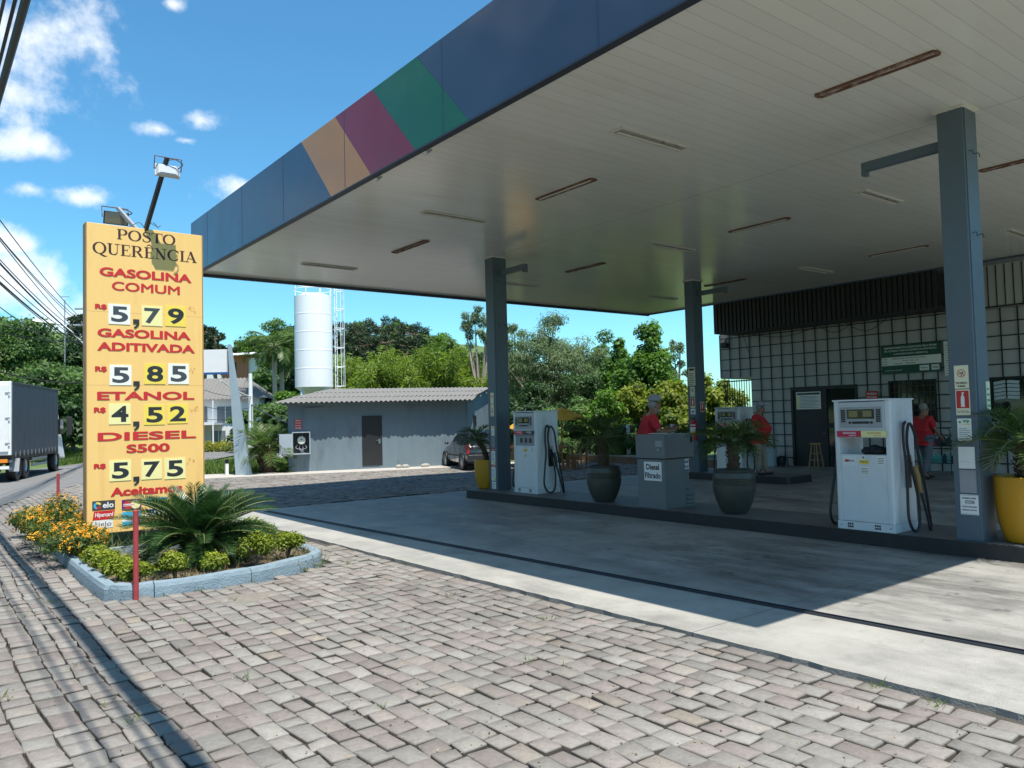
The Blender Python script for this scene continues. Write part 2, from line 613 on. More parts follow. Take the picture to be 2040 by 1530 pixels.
L_cycad = leaf_mat('leaf_cycad', (0.014, 0.05, 0.016), (0.06, 0.125, 0.035), 0.2, 0.3, 0.5)
L_arau = leaf_mat('leaf_araucaria', (0.012, 0.03, 0.012), (0.05, 0.08, 0.03), 0.15)
L_hedge = leaf_mat('leaf_hedge', (0.08, 0.13, 0.01), (0.42, 0.4, 0.03), 0.3)
L_grass = leaf_mat('grass_blade', (0.05, 0.1, 0.018), (0.17, 0.24, 0.05), 0.35)
L_dry = leaf_mat('grass_dry', (0.1, 0.1, 0.035), (0.3, 0.25, 0.11), 0.25)

# ------------------------------------------------------------------ setting: terrain, paving, road
VX, VY = math.sin(YAW), math.cos(YAW)


def sstep(a, b, t):
    t = min(1, max(0, (t - a) / (b - a)))
    return t * t * (3 - 2 * t)


def terrain_z(x, y):
    d = x * VX + y * VY
    l = x * VY - y * VX
    if d < 20:
        return -0.07
    px = 1020 + FPX * l / d
    wr = 1 - sstep(930, 1300, px)
    h = (15.5 * wr + 2.5) * sstep(66, 175, d)
    h += 5.5 * (1 - sstep(60, 330, px)) * sstep(45, 78, d)
    h += 0.5 * math.sin(x * 0.13) * math.cos(y * 0.11) * sstep(66, 100, d)
    return -0.07 + h


ax = sorted(set([-900, -600, -400, -300, -220] + [round(-160 + 8 * i, 2) for i in range(52)] + [300, 400, 600, 900]))
vs = [(x, y, terrain_z(x, y)) for y in ax for x in ax]
n = len(ax)
g = MB()
g.add(vs, [(j * n + i, j * n + i + 1, (j + 1) * n + i + 1, (j + 1) * n + i) for j in range(n - 1) for i in range(n - 1)])
m_ground = mat('grass_ground', (0.085, 0.13, 0.03), 0.95, var=0.3, vscale=0.6, bump=0.8, bscale=8, dirt=((0.16, 0.13, 0.07), 0.58, 0.25), dscale=0.35)
kind(g.build('ground', m_ground, smooth=True))

road_c = [(-5.0, -40), (-5.0, 0), (-3.9, 12), (-1.6, 22), (1.8, 30), (8, 40), (15.5, 51), (28, 60), (52, 68), (90, 74)]


def smooth_line(pts, n=8):
    out = []
    P = [Vector((*p, 0)) for p in pts]
    for i in range(len(P) - 1):
        a, b, c, d = P[max(i - 1, 0)], P[i], P[i + 1], P[min(i + 2, len(P) - 1)]
        for k in range(n):
            t = k / n
            out.append(0.5 * ((2 * b) + (c - a) * t + (2 * a - 5 * b + 4 * c - d) * t * t + (3 * b - a - 3 * c + d) * t ** 3))
    out.append(P[-1])
    return out


rl = smooth_line(road_c)
r_left, r_right = [], []
for i, p in enumerate(rl):
    d = (rl[min(i + 1, len(rl) - 1)] - rl[max(i - 1, 0)]).normalized()
    nn = Vector((d.y, -d.x, 0))
    r_left.append(p - nn * 3.4)
    r_right.append(p + nn * 3.1)
m_asph = mat('asphalt', (0.16, 0.157, 0.152), 0.9, var=0.12, vscale=2, bump=0.5, bscale=90, dirt=((0.1, 0.098, 0.095), 0.55, 0.3), dscale=0.7)
g = MB()
for i in range(len(rl) - 1):
    z = -0.004
    g.poly([(*r_left[i].xy, z), (*r_right[i].xy, z), (*r_right[i + 1].xy, z), (*r_left[i + 1].xy, z)])
kind(g.build('road', m_asph))


def road_off(x, y):
    """signed distance right of the road centre line"""
    best, bo = 1e9, 0
    for i in range(0, len(rl) - 1):
        a, b = rl[i], rl[i + 1]
        ab = b - a
        t = max(0, min(1, ((x - a.x) * ab.x + (y - a.y) * ab.y) / ab.length_squared))
        q = a + ab * t
        dx, dy = x - q.x, y - q.y
        dd = dx * dx + dy * dy
        if dd < best:
            best = dd
            bo = (dx * ab.y - dy * ab.x) / ab.length
    return bo


# shoulder strip of worn concrete along the far back edge of the yard
m_conc = mat('concrete', (0.335, 0.322, 0.288), 0.85, var=0.22, vscale=1.6, bump=0.35, bscale=70, dirt=((0.17, 0.165, 0.15), 0.5, 0.3), dscale=1.1)


def concrete_apron():
    m = m_conc.copy()
    m.name = 'apron_concrete'
    t = m.node_tree
    b = t.nodes['Principled BSDF']
    src = b.inputs['Base Color'].links[0].from_socket
    # oil stains and tyre wear along the lanes beside the pump islands
    tcn = t.nodes.new('ShaderNodeTexCoord')
    mp = t.nodes.new('ShaderNodeMapping')
    mp.inputs['Scale'].default_value = (0.9, 0.22, 1)
    t.links.new(tcn.outputs['Object'], mp.inputs[0])
    nz_ = t.nodes.new('ShaderNodeTexNoise')
    nz_.inputs['Scale'].default_value = 1.4
    nz_.inputs['Detail'].default_value = 10
    nz_.inputs['Roughness'].default_value = 0.72
    t.links.new(mp.outputs[0], nz_.inputs['Vector'])
    rp = t.nodes.new('ShaderNodeValToRGB')
    rp.color_ramp.elements[0].position = 0.46
    rp.color_ramp.elements[1].position = 0.72
    t.links.new(nz_.outputs[0], rp.inputs[0])
    sx = t.nodes.new('ShaderNodeSeparateXYZ')
    t.links.new(tcn.outputs['Object'], sx.inputs[0])
    lane = t.nodes.new('ShaderNodeMapRange')
    lane.interpolation_type = 'SMOOTHSTEP'
    t.links.new(sx.outputs[0], lane.inputs[0])
    lane.inputs[1].default_value = 5.6
    lane.inputs[2].default_value = 7.6
    lane.inputs[3].default_value = 0.22
    lane.inputs[4].default_value = 1.25
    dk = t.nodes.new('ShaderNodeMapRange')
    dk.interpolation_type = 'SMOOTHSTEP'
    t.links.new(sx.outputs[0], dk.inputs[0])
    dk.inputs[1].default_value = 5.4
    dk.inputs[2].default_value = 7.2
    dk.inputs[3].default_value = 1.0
    dk.inputs[4].default_value = 0.84                        # years of tyre and oil wear, plus canopy shade put into the colour
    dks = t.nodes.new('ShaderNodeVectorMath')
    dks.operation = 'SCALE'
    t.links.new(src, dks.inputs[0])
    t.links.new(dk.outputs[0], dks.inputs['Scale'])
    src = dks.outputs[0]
    mm = t.nodes.new('ShaderNodeMath')
    mm.operation = 'MULTIPLY'
    mm.use_clamp = True
    t.links.new(rp.outputs[0], mm.inputs[0])
    t.links.new(lane.outputs[0], mm.inputs[1])
    mx_ = t.nodes.new('ShaderNodeMix')
    mx_.data_type = 'RGBA'
    t.links.new(mm.outputs[0], mx_.inputs[0])
    t.links.new(src, mx_.inputs[6])
    mx_.inputs[7].default_value = (0.085, 0.08, 0.075, 1)
    last = mx_.outputs[2]
    # round oil drips where engines idle
    n9 = t.nodes.new('ShaderNodeTexNoise')
    n9.inputs['Scale'].default_value = 3.4
    n9.inputs['Detail'].default_value = 7
    n9.inputs['Roughness'].default_value = 0.65
    t.links.new(tcn.outputs['Object'], n9.inputs['Vector'])
    r9 = t.nodes.new('ShaderNodeMapRange')
    r9.interpolation_type = 'SMOOTHSTEP'
    t.links.new(n9.outputs[0], r9.inputs[0])
    r9.inputs[1].default_value = 0.57
    r9.inputs[2].default_value = 0.7
    r9.inputs[4].default_value = 0.62
    mu9 = t.nodes.new('ShaderNodeMath')
    mu9.operation = 'MULTIPLY'
    t.links.new(r9.outputs[0], mu9.inputs[0])
    t.links.new(lane.outputs[0], mu9.inputs[1])
    m9 = t.nodes.new('ShaderNodeMix')
    m9.data_type = 'RGBA'
    t.links.new(mu9.outputs[0], m9.inputs[0])
    t.links.new(last, m9.inputs[6])
    m9.inputs[7].default_value = (0.07, 0.066, 0.062, 1)
    last = m9.outputs[2]
    # sawn joints every 4.8 m along Y
    w = t.nodes.new('ShaderNodeMath')
    w.operation = 'PINGPONG'
    ad = t.nodes.new('ShaderNodeMath')
    ad.operation = 'ADD'
    ad.inputs[1].default_value = 0.62
    t.links.new(sx.outputs[1], ad.inputs[0])
    t.links.new(ad.outputs[0], w.inputs[0])
    w.inputs[1].default_value = 2.4
    lt = t.nodes.new('ShaderNodeMath')
    lt.operation = 'LESS_THAN'
    lt.inputs[1].default_value = 0.006
    t.links.new(w.outputs[0], lt.inputs[0])
    mj = t.nodes.new('ShaderNodeMix')
    mj.data_type = 'RGBA'
    t.links.new(lt.outputs[0], mj.inputs[0])
    t.links.new(last, mj.inputs[6])
    mj.inputs[7].default_value = (0.13, 0.125, 0.12, 1)
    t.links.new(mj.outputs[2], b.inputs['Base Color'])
    # the trafficked lanes are polished
    lr = t.nodes.new('ShaderNodeMapRange')
    t.links.new(nz_.outputs[0], lr.inputs[0])
    lr.inputs[1].default_value = 0.35
    lr.inputs[2].default_value = 0.7
    lr.inputs[3].default_value = 0.75
    lr.inputs[4].default_value = 0.36
    t.links.new(lr.outputs[0], b.inputs['Roughness'])
    g = MB()
    rg = random.Random(3)
    edge = []
    y = -8.0
    while y < 16.0:                                         # slightly ragged cast edge against the stones
        edge.append((4.86 + 0.018 * (16 - y) * 0.9 + rg.uniform(-0.012, 0.012), y))
        y += 0.12
    edge.append((4.86, 16.0))
    top = [(*p, 0.012) for p in edge] + [(23.2, 16.0, 0.012), (23.2, -8.0, 0.012)]
    g.poly(top)
    for a, b_ in zip(edge[:-1], edge[1:]):
        g.poly([(*a, -0.06), (*a, 0.012), (*b_, 0.012), (*b_, -0.06)])
    g.poly([(4.86, 16.0, 0.012), (4.86, 16.0, -0.06), (23.2, 16.0, -0.06), (23.2, 16.0, 0.012)])
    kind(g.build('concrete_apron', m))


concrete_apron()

# drainage channel sunk along the apron
g = MB()
a0, a1 = Vector((5.74, 15.6, 0)), Vector((6.62, -4, 0))
dd = (a1 - a0).normalized()
sd = Vector((dd.y, -dd.x, 0))
for o_, w_, z_ in ((-0.03, 0.012, 0.026), (0.03, 0.012, 0.026)):
    g.bar(a0 + sd * o_ + Vector((0, 0, 0.02)), a1 + sd * o_ + Vector((0, 0, 0.02)), w_, z_)
g.cur = 1
g.bar(a0 + Vector((0, 0, 0.008)), a1 + Vector((0, 0, 0.008)), 0.047, 0.014)
tag(g.build('drain_channel', [mat('drain_steel', (0.06, 0.066, 0.08), 0.45, 0.5, var=0.2), m_black]), 'long dark steel drain channel crossing the concrete apron along the canopy edge', 'drain')

# cobbles: every stone modelled, one sheet of paving
m_bed = mat('joint_sand', (0.062, 0.054, 0.044), 0.95, var=0.25, vscale=8, bump=0.8, bscale=60, dirt=((0.09, 0.1, 0.05), 0.62, 0.2), dscale=2.5)


kp = [(1.66, 15.2), (1.63, 13.2), (1.61, 11.4), (1.61, 9.45), (1.66, 9.1), (1.8, 8.9), (2.05, 8.83), (2.5, 8.82), (3.1, 8.89), (3.6, 9.05), (4.0, 9.25), (4.2, 9.45), (4.3, 9.8), (4.32, 10.4), (4.3, 12.0), (4.25, 14.0), (4.0, 15.0), (3.4, 15.4), (2.4, 15.5), (1.85, 15.42)]


def in_planter(x, y, mg=0.055):
    if not (1.4 < x < 4.5 and 8.6 < y < 15.7):
        return False
    x, y = 2.95 + (x - 2.95) * (1 - mg / 1.35), 12.1 + (y - 12.1) * (1 - mg / 3.3)
    c_ = False
    for i in range(len(kp)):
        a, b = kp[i], kp[(i + 1) % len(kp)]
        if (a[1] > y) != (b[1] > y) and x < (b[0] - a[0]) * (y - a[1]) / (b[1] - a[1]) + a[0]:
            c_ = not c_
    return c_


YARD_FAR = lambda x: 27.6 - 0.36 * (x - 8.0)


def paved(x, y):
    if in_planter(x, y):
        return False
    if road_off(x, y) < 3.12:
        return False
    if x < 4.86 + 0.0162 * max(0, 16 - y) and y < 22 and x > -2.8:
        return True
    if y > 16.1 and x < 20.6 and y < YARD_FAR(x) - 1.2 and y < 29:
        return True
    if x < 4.84 and y >= 22 and y < 29:
        return True
    return False


def cobbles():
    rg = np.random.default_rng(4)
    st = []
    x = -2.6
    while x < 20.6:
        w = 0.152 + rg.normal() * 0.011
        y = -1.0 + rg.random() * 0.2 if x < 5.2 else 16.1 + rg.random() * 0.2
        while y < 29:
            l = float(np.clip(rg.normal(0.2, 0.036), 0.13, 0.3))
            cx, cy = x + w / 2, y + l / 2
            wx = 0.035 * math.sin(cy * 0.55 + 0.5 * math.sin(cx * 0.4)) + 0.012 * math.sin(cy * 1.7 + cx * 0.3)
            wd = 0.035 * 0.55 * math.cos(cy * 0.55 + 0.5 * math.sin(cx * 0.4)) + 0.012 * 1.7 * math.cos(cy * 1.7 + cx * 0.3)
            if x >= 5.2 or cy > 16.1 or cx + wx + w / 2 < 4.862 + 0.0162 * (16 - cy):
                if paved(cx + wx, cy):
                    st.append((cx + wx, cy, w, l, -wd))
            y += l
        x += w
    N = len(st)
    S = np.array(st)
    ang = np.array([[-1, -0.93], [-0.91, -1], [0.91, -1], [1, -0.93], [1, 0.93], [0.91, 1], [-0.91, 1], [-1, 0.93]])
    out = ang[None] * np.stack([S[:, 2] / 2 - 0.0048, S[:, 3] / 2 - 0.0044], 1)[:, None, :]
    out = out + np.repeat(rg.normal(size=(N, 4, 2)) * 0.0062, 2, axis=1)
    th = S[:, 4] + rg.normal(size=N) * 0.022
    c, s = np.cos(th), np.sin(th)
    ox = out[..., 0] * c[:, None] - out[..., 1] * s[:, None]
    oy = out[..., 0] * s[:, None] + out[..., 1] * c[:, None]
    inn = np.repeat(0.95 + rg.normal(size=(N, 4)) * 0.012, 2, axis=1)
    zt = 0.003 + rg.normal(size=N) * 0.0036
    tx, ty = rg.normal(size=N) * 0.02, rg.normal(size=N) * 0.017
    ctr = S[:, :2]
    lump = 0.012 * np.sin(S[:, 0] * 0.9) * np.cos(S[:, 1] * 0.7)

    def ring(k, dz):
        X, Y = ox * k, oy * k
        Z = (zt + lump)[:, None] + tx[:, None] * X + ty[:, None] * Y + dz
        return np.stack([X + ctr[:, None, 0], Y + ctr[:, None, 1], Z], 2)
    r0 = ring(inn, np.repeat(rg.normal(size=(N, 4)) * 0.0016, 2, axis=1))
    r1 = ring(np.ones((N, 8)), -0.006)
    r2 = ring(np.ones((N, 8)) * 1.02, -0.055)
    cen = np.concatenate([ctr, (zt + lump + 0.0025)[:, None]], 1)[:, None, :]
    V = np.concatenate([r0, r1, r2, cen], 1)
    base = np.arange(N) * 25
    fl = []
    for k in range(8):
        j = (k + 1) % 8
        fl.append((24, k, j, -1))
        fl.append((k, 8 + k, 8 + j, j))
        fl.append((8 + k, 16 + k, 16 + j, 8 + j))
    tri = np.array([f[:3] for f in fl if f[3] < 0])
    quad = np.array([f for f in fl if f[3] >= 0])
    # faces come out as eight triangles, then bevel and flank quads by turns
    li = np.concatenate([np.concatenate([(tri.reshape(-1)), (quad.reshape(-1))]) + b for b in base]).astype(np.int32)
    starts1 = np.concatenate([np.arange(0, 24, 3), 24 + np.arange(0, 64, 4)])
    starts = (starts1[None] + (np.arange(N) * 88)[:, None]).reshape(-1).astype(np.int32)
    me = bpy.data.meshes.new('cobble_paving')
    me.vertices.add(N * 25)
    me.vertices.foreach_set('co', V.reshape(-1))
    me.loops.add(len(li))
    me.loops.foreach_set('vertex_index', li)
    me.polygons.add(len(starts))
    me.polygons.foreach_set('loop_start', starts)
    me.update(calc_edges=True)
    nf = 24
    t1 = np.repeat(rg.random(N), nf)
    t2 = np.repeat(np.clip(rg.normal(0.5, 0.22, N), 0, 1), nf)
    fs = np.tile(np.array([0.0] * 8 + [0.35, 1.0] * 8), N)
    for nm, a in (('hue', t1), ('tint', t2), ('soiled', fs)):
        at_ = me.attributes.new(nm, 'FLOAT', 'FACE')
        at_.data.foreach_set('value', a.astype(np.float32))
    m = bpy.data.materials.new('cobble_stone')
    m.use_nodes = True
    t = m.node_tree
    b = t.nodes['Principled BSDF']
    b.inputs['Roughness'].default_value = 0.82
    b.inputs['Specular IOR Level'].default_value = 0.35
    a = t.nodes.new('ShaderNodeAttribute')
    a.attribute_name = 'hue'
    rp = t.nodes.new('ShaderNodeValToRGB')
    e = rp.color_ramp.elements
    cols = [(0.0, (0.185, 0.159, 0.143)), (0.25, (0.222, 0.193, 0.172)), (0.5, (0.228, 0.208, 0.186)), (0.75, (0.207, 0.195, 0.175)), (0.96, (0.24, 0.225, 0.2)), (1.0, (0.245, 0.208, 0.17))]
    e[0].position, e[0].color = 0, (*cols[0][1], 1)
    e[1].position, e[1].color = 1, (*cols[-1][1], 1)
    for p_, c_ in cols[1:-1]:
        q = e.new(p_)
        q.color = (*c_, 1)
    t.links.new(a.outputs['Fac'], rp.inputs[0])
    a2 = t.nodes.new('ShaderNodeAttribute')
    a2.attribute_name = 'tint'
    mr_ = t.nodes.new('ShaderNodeMapRange')
    t.links.new(a2.outputs['Fac'], mr_.inputs[0])
    mr_.inputs[3].default_value = 0.78
    mr_.inputs[4].default_value = 1.16
    tcn = t.nodes.new('ShaderNodeTexCoord')
    nz_ = t.nodes.new('ShaderNodeTexNoise')
    nz_.inputs['Scale'].default_value = 28
    nz_.inputs['Detail'].default_value = 8
    nz_.inputs['Roughness'].default_value = 0.7
    t.links.new(tcn.outputs['Object'], nz_.inputs['Vector'])
    m3 = t.nodes.new('ShaderNodeMapRange')
    t.links.new(nz_.outputs[0], m3.inputs[0])
    m3.inputs[1].default_value = 0.25
    m3.inputs[2].default_value = 0.75
    m3.inputs[3].default_value = 0.78
    m3.inputs[4].default_value = 1.16
    big = t.nodes.new('ShaderNodeTexNoise')
    big.inputs['Scale'].default_value = 0.55
    big.inputs['Detail'].default_value = 5
    t.links.new(tcn.outputs['Object'], big.inputs['Vector'])
    m4 = t.nodes.new('ShaderNodeMapRange')
    t.links.new(big.outputs[0], m4.inputs[0])
    m4.inputs[1].default_value = 0.3
    m4.inputs[2].default_value = 0.7
    m4.inputs[3].default_value = 0.86
    m4.inputs[4].default_value = 1.12
    q = [mr_.outputs[0], m3.outputs[0], m4.outputs[0]]
    mu = q[0]
    for s_ in q[1:]:
        n_ = t.nodes.new('ShaderNodeMath')
        n_.operation = 'MULTIPLY'
        t.links.new(mu, n_.inputs[0])
        t.links.new(s_, n_.inputs[1])
        mu = n_.outputs[0]
    vm = t.nodes.new('ShaderNodeVectorMath')
    vm.operation = 'SCALE'
    t.links.new(rp.outputs[0], vm.inputs[0])
    t.links.new(mu, vm.inputs['Scale'])
    # sand and dust lying over patches of the stones
    m5 = t.nodes.new('ShaderNodeMapRange')
    m5.interpolation_type = 'SMOOTHSTEP'
    nb2 = t.nodes.new('ShaderNodeTexNoise')
    nb2.inputs['Scale'].default_value = 1.3
    nb2.inputs['Detail'].default_value = 9
    nb2.inputs['Roughness'].default_value = 0.75
    t.links.new(tcn.outputs['Object'], nb2.inputs['Vector'])
    t.links.new(nb2.outputs[0], m5.inputs[0])
    m5.inputs[1].default_value = 0.52
    m5.inputs[2].default_value = 0.75
    m5.inputs[4].default_value = 0.55
    mxd = t.nodes.new('ShaderNodeMix')
    mxd.data_type = 'RGBA'
    t.links.new(m5.outputs[0], mxd.inputs[0])
    t.links.new(vm.outputs[0], mxd.inputs[6])
    mxd.inputs[7].default_value = (0.25, 0.23, 0.195, 1)
    a7 = t.nodes.new('ShaderNodeAttribute')                   # the flanks down in the joints are caked with soil
    a7.attribute_name = 'soiled'
    m7 = t.nodes.new('ShaderNodeMix')
    m7.data_type = 'RGBA'
    t.links.new(a7.outputs['Fac'], m7.inputs[0])
    t.links.new(mxd.outputs[2], m7.inputs[6])
    m7.inputs[7].default_value = (0.055, 0.048, 0.04, 1)
    t.links.new(m7.outputs[2], b.inputs['Base Color'])
    bp = t.nodes.new('ShaderNodeBump')
    bp.inputs['Strength'].default_value = 0.4
    bp.inputs['Distance'].default_value = 0.01
    n6 = t.nodes.new('ShaderNodeTexNoise')
    n6.inputs['Scale'].default_value = 38
    n6.inputs['Detail'].default_value = 8
    t.links.new(tcn.outputs['Object'], n6.inputs['Vector'])
    t.links.new(n6.outputs[0], bp.inputs['Height'])
    t.links.new(bp.outputs[0], b.inputs['Normal'])
    me.materials.append(m)
    o = bpy.data.objects.new('cobble_paving', me)
    COL.objects.link(o)
    kind(o)


cobbles()
g = MB()
# sand bed below the stones
g.poly([(-2.9, -3, -0.03), (5.3, -3, -0.03), (5.3, 29, -0.03), (-2.9, 29, -0.03)])
g.poly([(5.31, 15.9, -0.03), (20.8, 15.9, -0.03), (20.8, YARD_FAR(20.8), -0.03), (5.31, 28.4, -0.03)])
kind(g.build('sand_bed', m_bed))
# blown sand half burying the stones in front of the planting bed
rs = random.Random(17)
for x0, y0, rx_s, ry_s, hgt in ((2.75, 8.15, 0.62, 0.42, 0.045), (1.2, 9.4, 0.3, 0.9, 0.038)):
    g = MB()
    nx_, ny_ = 34, 26
    ph = [rs.uniform(0, 6.3) for _ in range(6)]
    for j in range(ny_ + 1):
        for i in range(nx_ + 1):
            u, v = -1.6 + 3.2 * i / nx_, -1.6 + 3.2 * j / ny_
            rr = u * u + v * v
            rr *= 1 + 0.35 * math.sin(3 * math.atan2(v, u) + ph[0]) + 0.2 * math.sin(7 * math.atan2(v, u) + ph[1])
            z = -0.03 + hgt * math.exp(-rr * 1.1) + rs.uniform(-0.0015, 0.0015) + 0.003 * math.sin(u * 9 + ph[2]) * math.sin(v * 8 + ph[3])
            g.v.append((x0 + u * rx_s, y0 + v * ry_s, z))
    for j in range(ny_):
        for i in range(nx_):
            g.f.append((j * (nx_ + 1) + i, j * (nx_ + 1) + i + 1, (j + 1) * (nx_ + 1) + i + 1, (j + 1) * (nx_ + 1) + i))
            g.m.append(0)
    kind(g.build('sand_patch', bpy.data.materials.get('loose_sand') or mat('loose_sand', (0.2, 0.18, 0.15), 0.95, var=0.2, vscale=14, bump=0.6, bscale=90), smooth=True))
# the pale strip of concrete footpath between the stones and the shed
g = MB()
pts = [(5.0, 26.9), (7.6, 26.55), (10.4, 25.65), (13.0, 24.6), (17.6, 23.3), (20.8, 22.0), (20.8, 23.2), (17.8, 24.9), (13.4, 26.2), (10.9, 27.2), (8.6, 28.6), (5.0, 29.4)]
g.prism(pts, 'z', -0.06, 0.03)
kind(g.build('footpath', mat('footpath_concrete', (0.4, 0.37, 0.33), 0.9, var=0.15, vscale=2, bump=0.4, bscale=50, dirt=((0.25, 0.22, 0.18), 0.55, 0.3), dscale=1.2)))

# ------------------------------------------------------------------ canopy
CX0, CX1, CY0, CY1, CS, CT = 5.31, 21.32, 1.93, 19.2, 5.44, 6.63
canopy = thing('canopy', 'large flat filling station canopy with blue fascia and orange, red and green slanted stripes', 'canopy', (0, 0, 0))


def fascia_mat(name, col):
    m = bpy.data.materials.new(name)
    m.use_nodes = True
    t = m.node_tree
    b = t.nodes['Principled BSDF']
    b.inputs['Roughness'].default_value = 0.17
    b.inputs['Specular IOR Level'].default_value = 0.48
    tcn = t.nodes.new('ShaderNodeTexCoord')
    n1 = t.nodes.new('ShaderNodeTexNoise')
    n1.inputs['Scale'].default_value = 0.9
    n1.inputs['Detail'].default_value = 3
    t.links.new(tcn.outputs['Object'], n1.inputs['Vector'])
    mx_ = t.nodes.new('ShaderNodeMix')
    mx_.data_type = 'RGBA'
    mx_.inputs[6].default_value = (*[c * 0.85 for c in col], 1)
    mx_.inputs[7].default_value = (*[min(1, c * 1.15) for c in col], 1)
    t.links.new(n1.outputs[0], mx_.inputs[0])
    t.links.new(mx_.outputs[2], b.inputs['Base Color'])
    bp = t.nodes.new('ShaderNodeBump')
    bp.inputs['Strength'].default_value = 0.35
    bp.inputs['Distance'].default_value = 0.05
    n2 = t.nodes.new('ShaderNodeTexNoise')
    n2.inputs['Scale'].default_value = 1.1
    n2.inputs['Detail'].default_value = 1
    t.links.new(tcn.outputs['Object'], n2.inputs['Vector'])
    t.links.new(n2.outputs[0], bp.inputs['Height'])
    t.links.new(bp.outputs[0], b.inputs['Normal'])
    return m


f_blue = fascia_mat('fascia_blue', (0.055, 0.075, 0.12))
f_green = fascia_mat('fascia_green', (0.02, 0.14, 0.055))
f_red = fascia_mat('fascia_red', (0.3, 0.016, 0.028))
f_oran = fascia_mat('fascia_orange', (0.62, 0.24, 0.045))
f_lip = mat('fascia_lip', (0.03, 0.035, 0.05), 0.5)
SH = 1.17
bands = [(CY0, 7.54, 0, 1, f_blue), (7.54, 8.80, 1, 1, f_green), (8.80, 10.05, 1, 1, f_red), (10.05, 11.40, 1, 1, f_oran), (11.40, CY1, 1, 0, f_blue)]
for y0, y1, s0, s1, m_ in bands:
    g = MB()
    zb = CS - 0.05
    g.prism([(y0 + 0.0015 * s0, zb), (y1 - 0.0015 * s1, zb), (y1 - 0.0015 * s1 + SH * s1, CT), (y0 + 0.0015 * s0 + SH * s0, CT)], 'x', CX0, CX0 + 0.05)
    g.build('fascia_panel', m_, canopy)
m_joint = mat('joint', (0.03, 0.045, 0.09), 0.4)
for y in (3.1, 5.3, 7.55 + 0.55, 10.9, 13.4, 15.6, 17.9):   # folded joints of the cladding
    g = MB()
    g.box(CX0 - 0.003, CX0 + 0.01, y - 0.005, y + 0.005, CS - 0.02, CT - 0.02)
    g.build('cladding_joint', m_joint, canopy)
g = MB()
g.box(CX0 + 0.05, CX1, CY1 - 0.05, CY1, CS - 0.05, CT)
g.build('fascia_panel', f_blue, canopy)
g = MB()
g.box(CX0 + 0.05, CX1, CY0, CY0 + 0.05, CS - 0.05, CT)
g.build('fascia_panel', f_blue, canopy)
g = MB()
g.box(CX1 - 0.05, CX1, CY0 + 0.05, CY1 - 0.05, CS - 0.05, CT)
g.build('fascia_panel', f_blue, canopy)
g = MB()
g.box(CX0 + 0.052, CX1 - 0.052, CY0 + 0.052, CY1 - 0.052, CT - 0.25, CT - 0.1)
g.build('roof', m_galv, canopy)


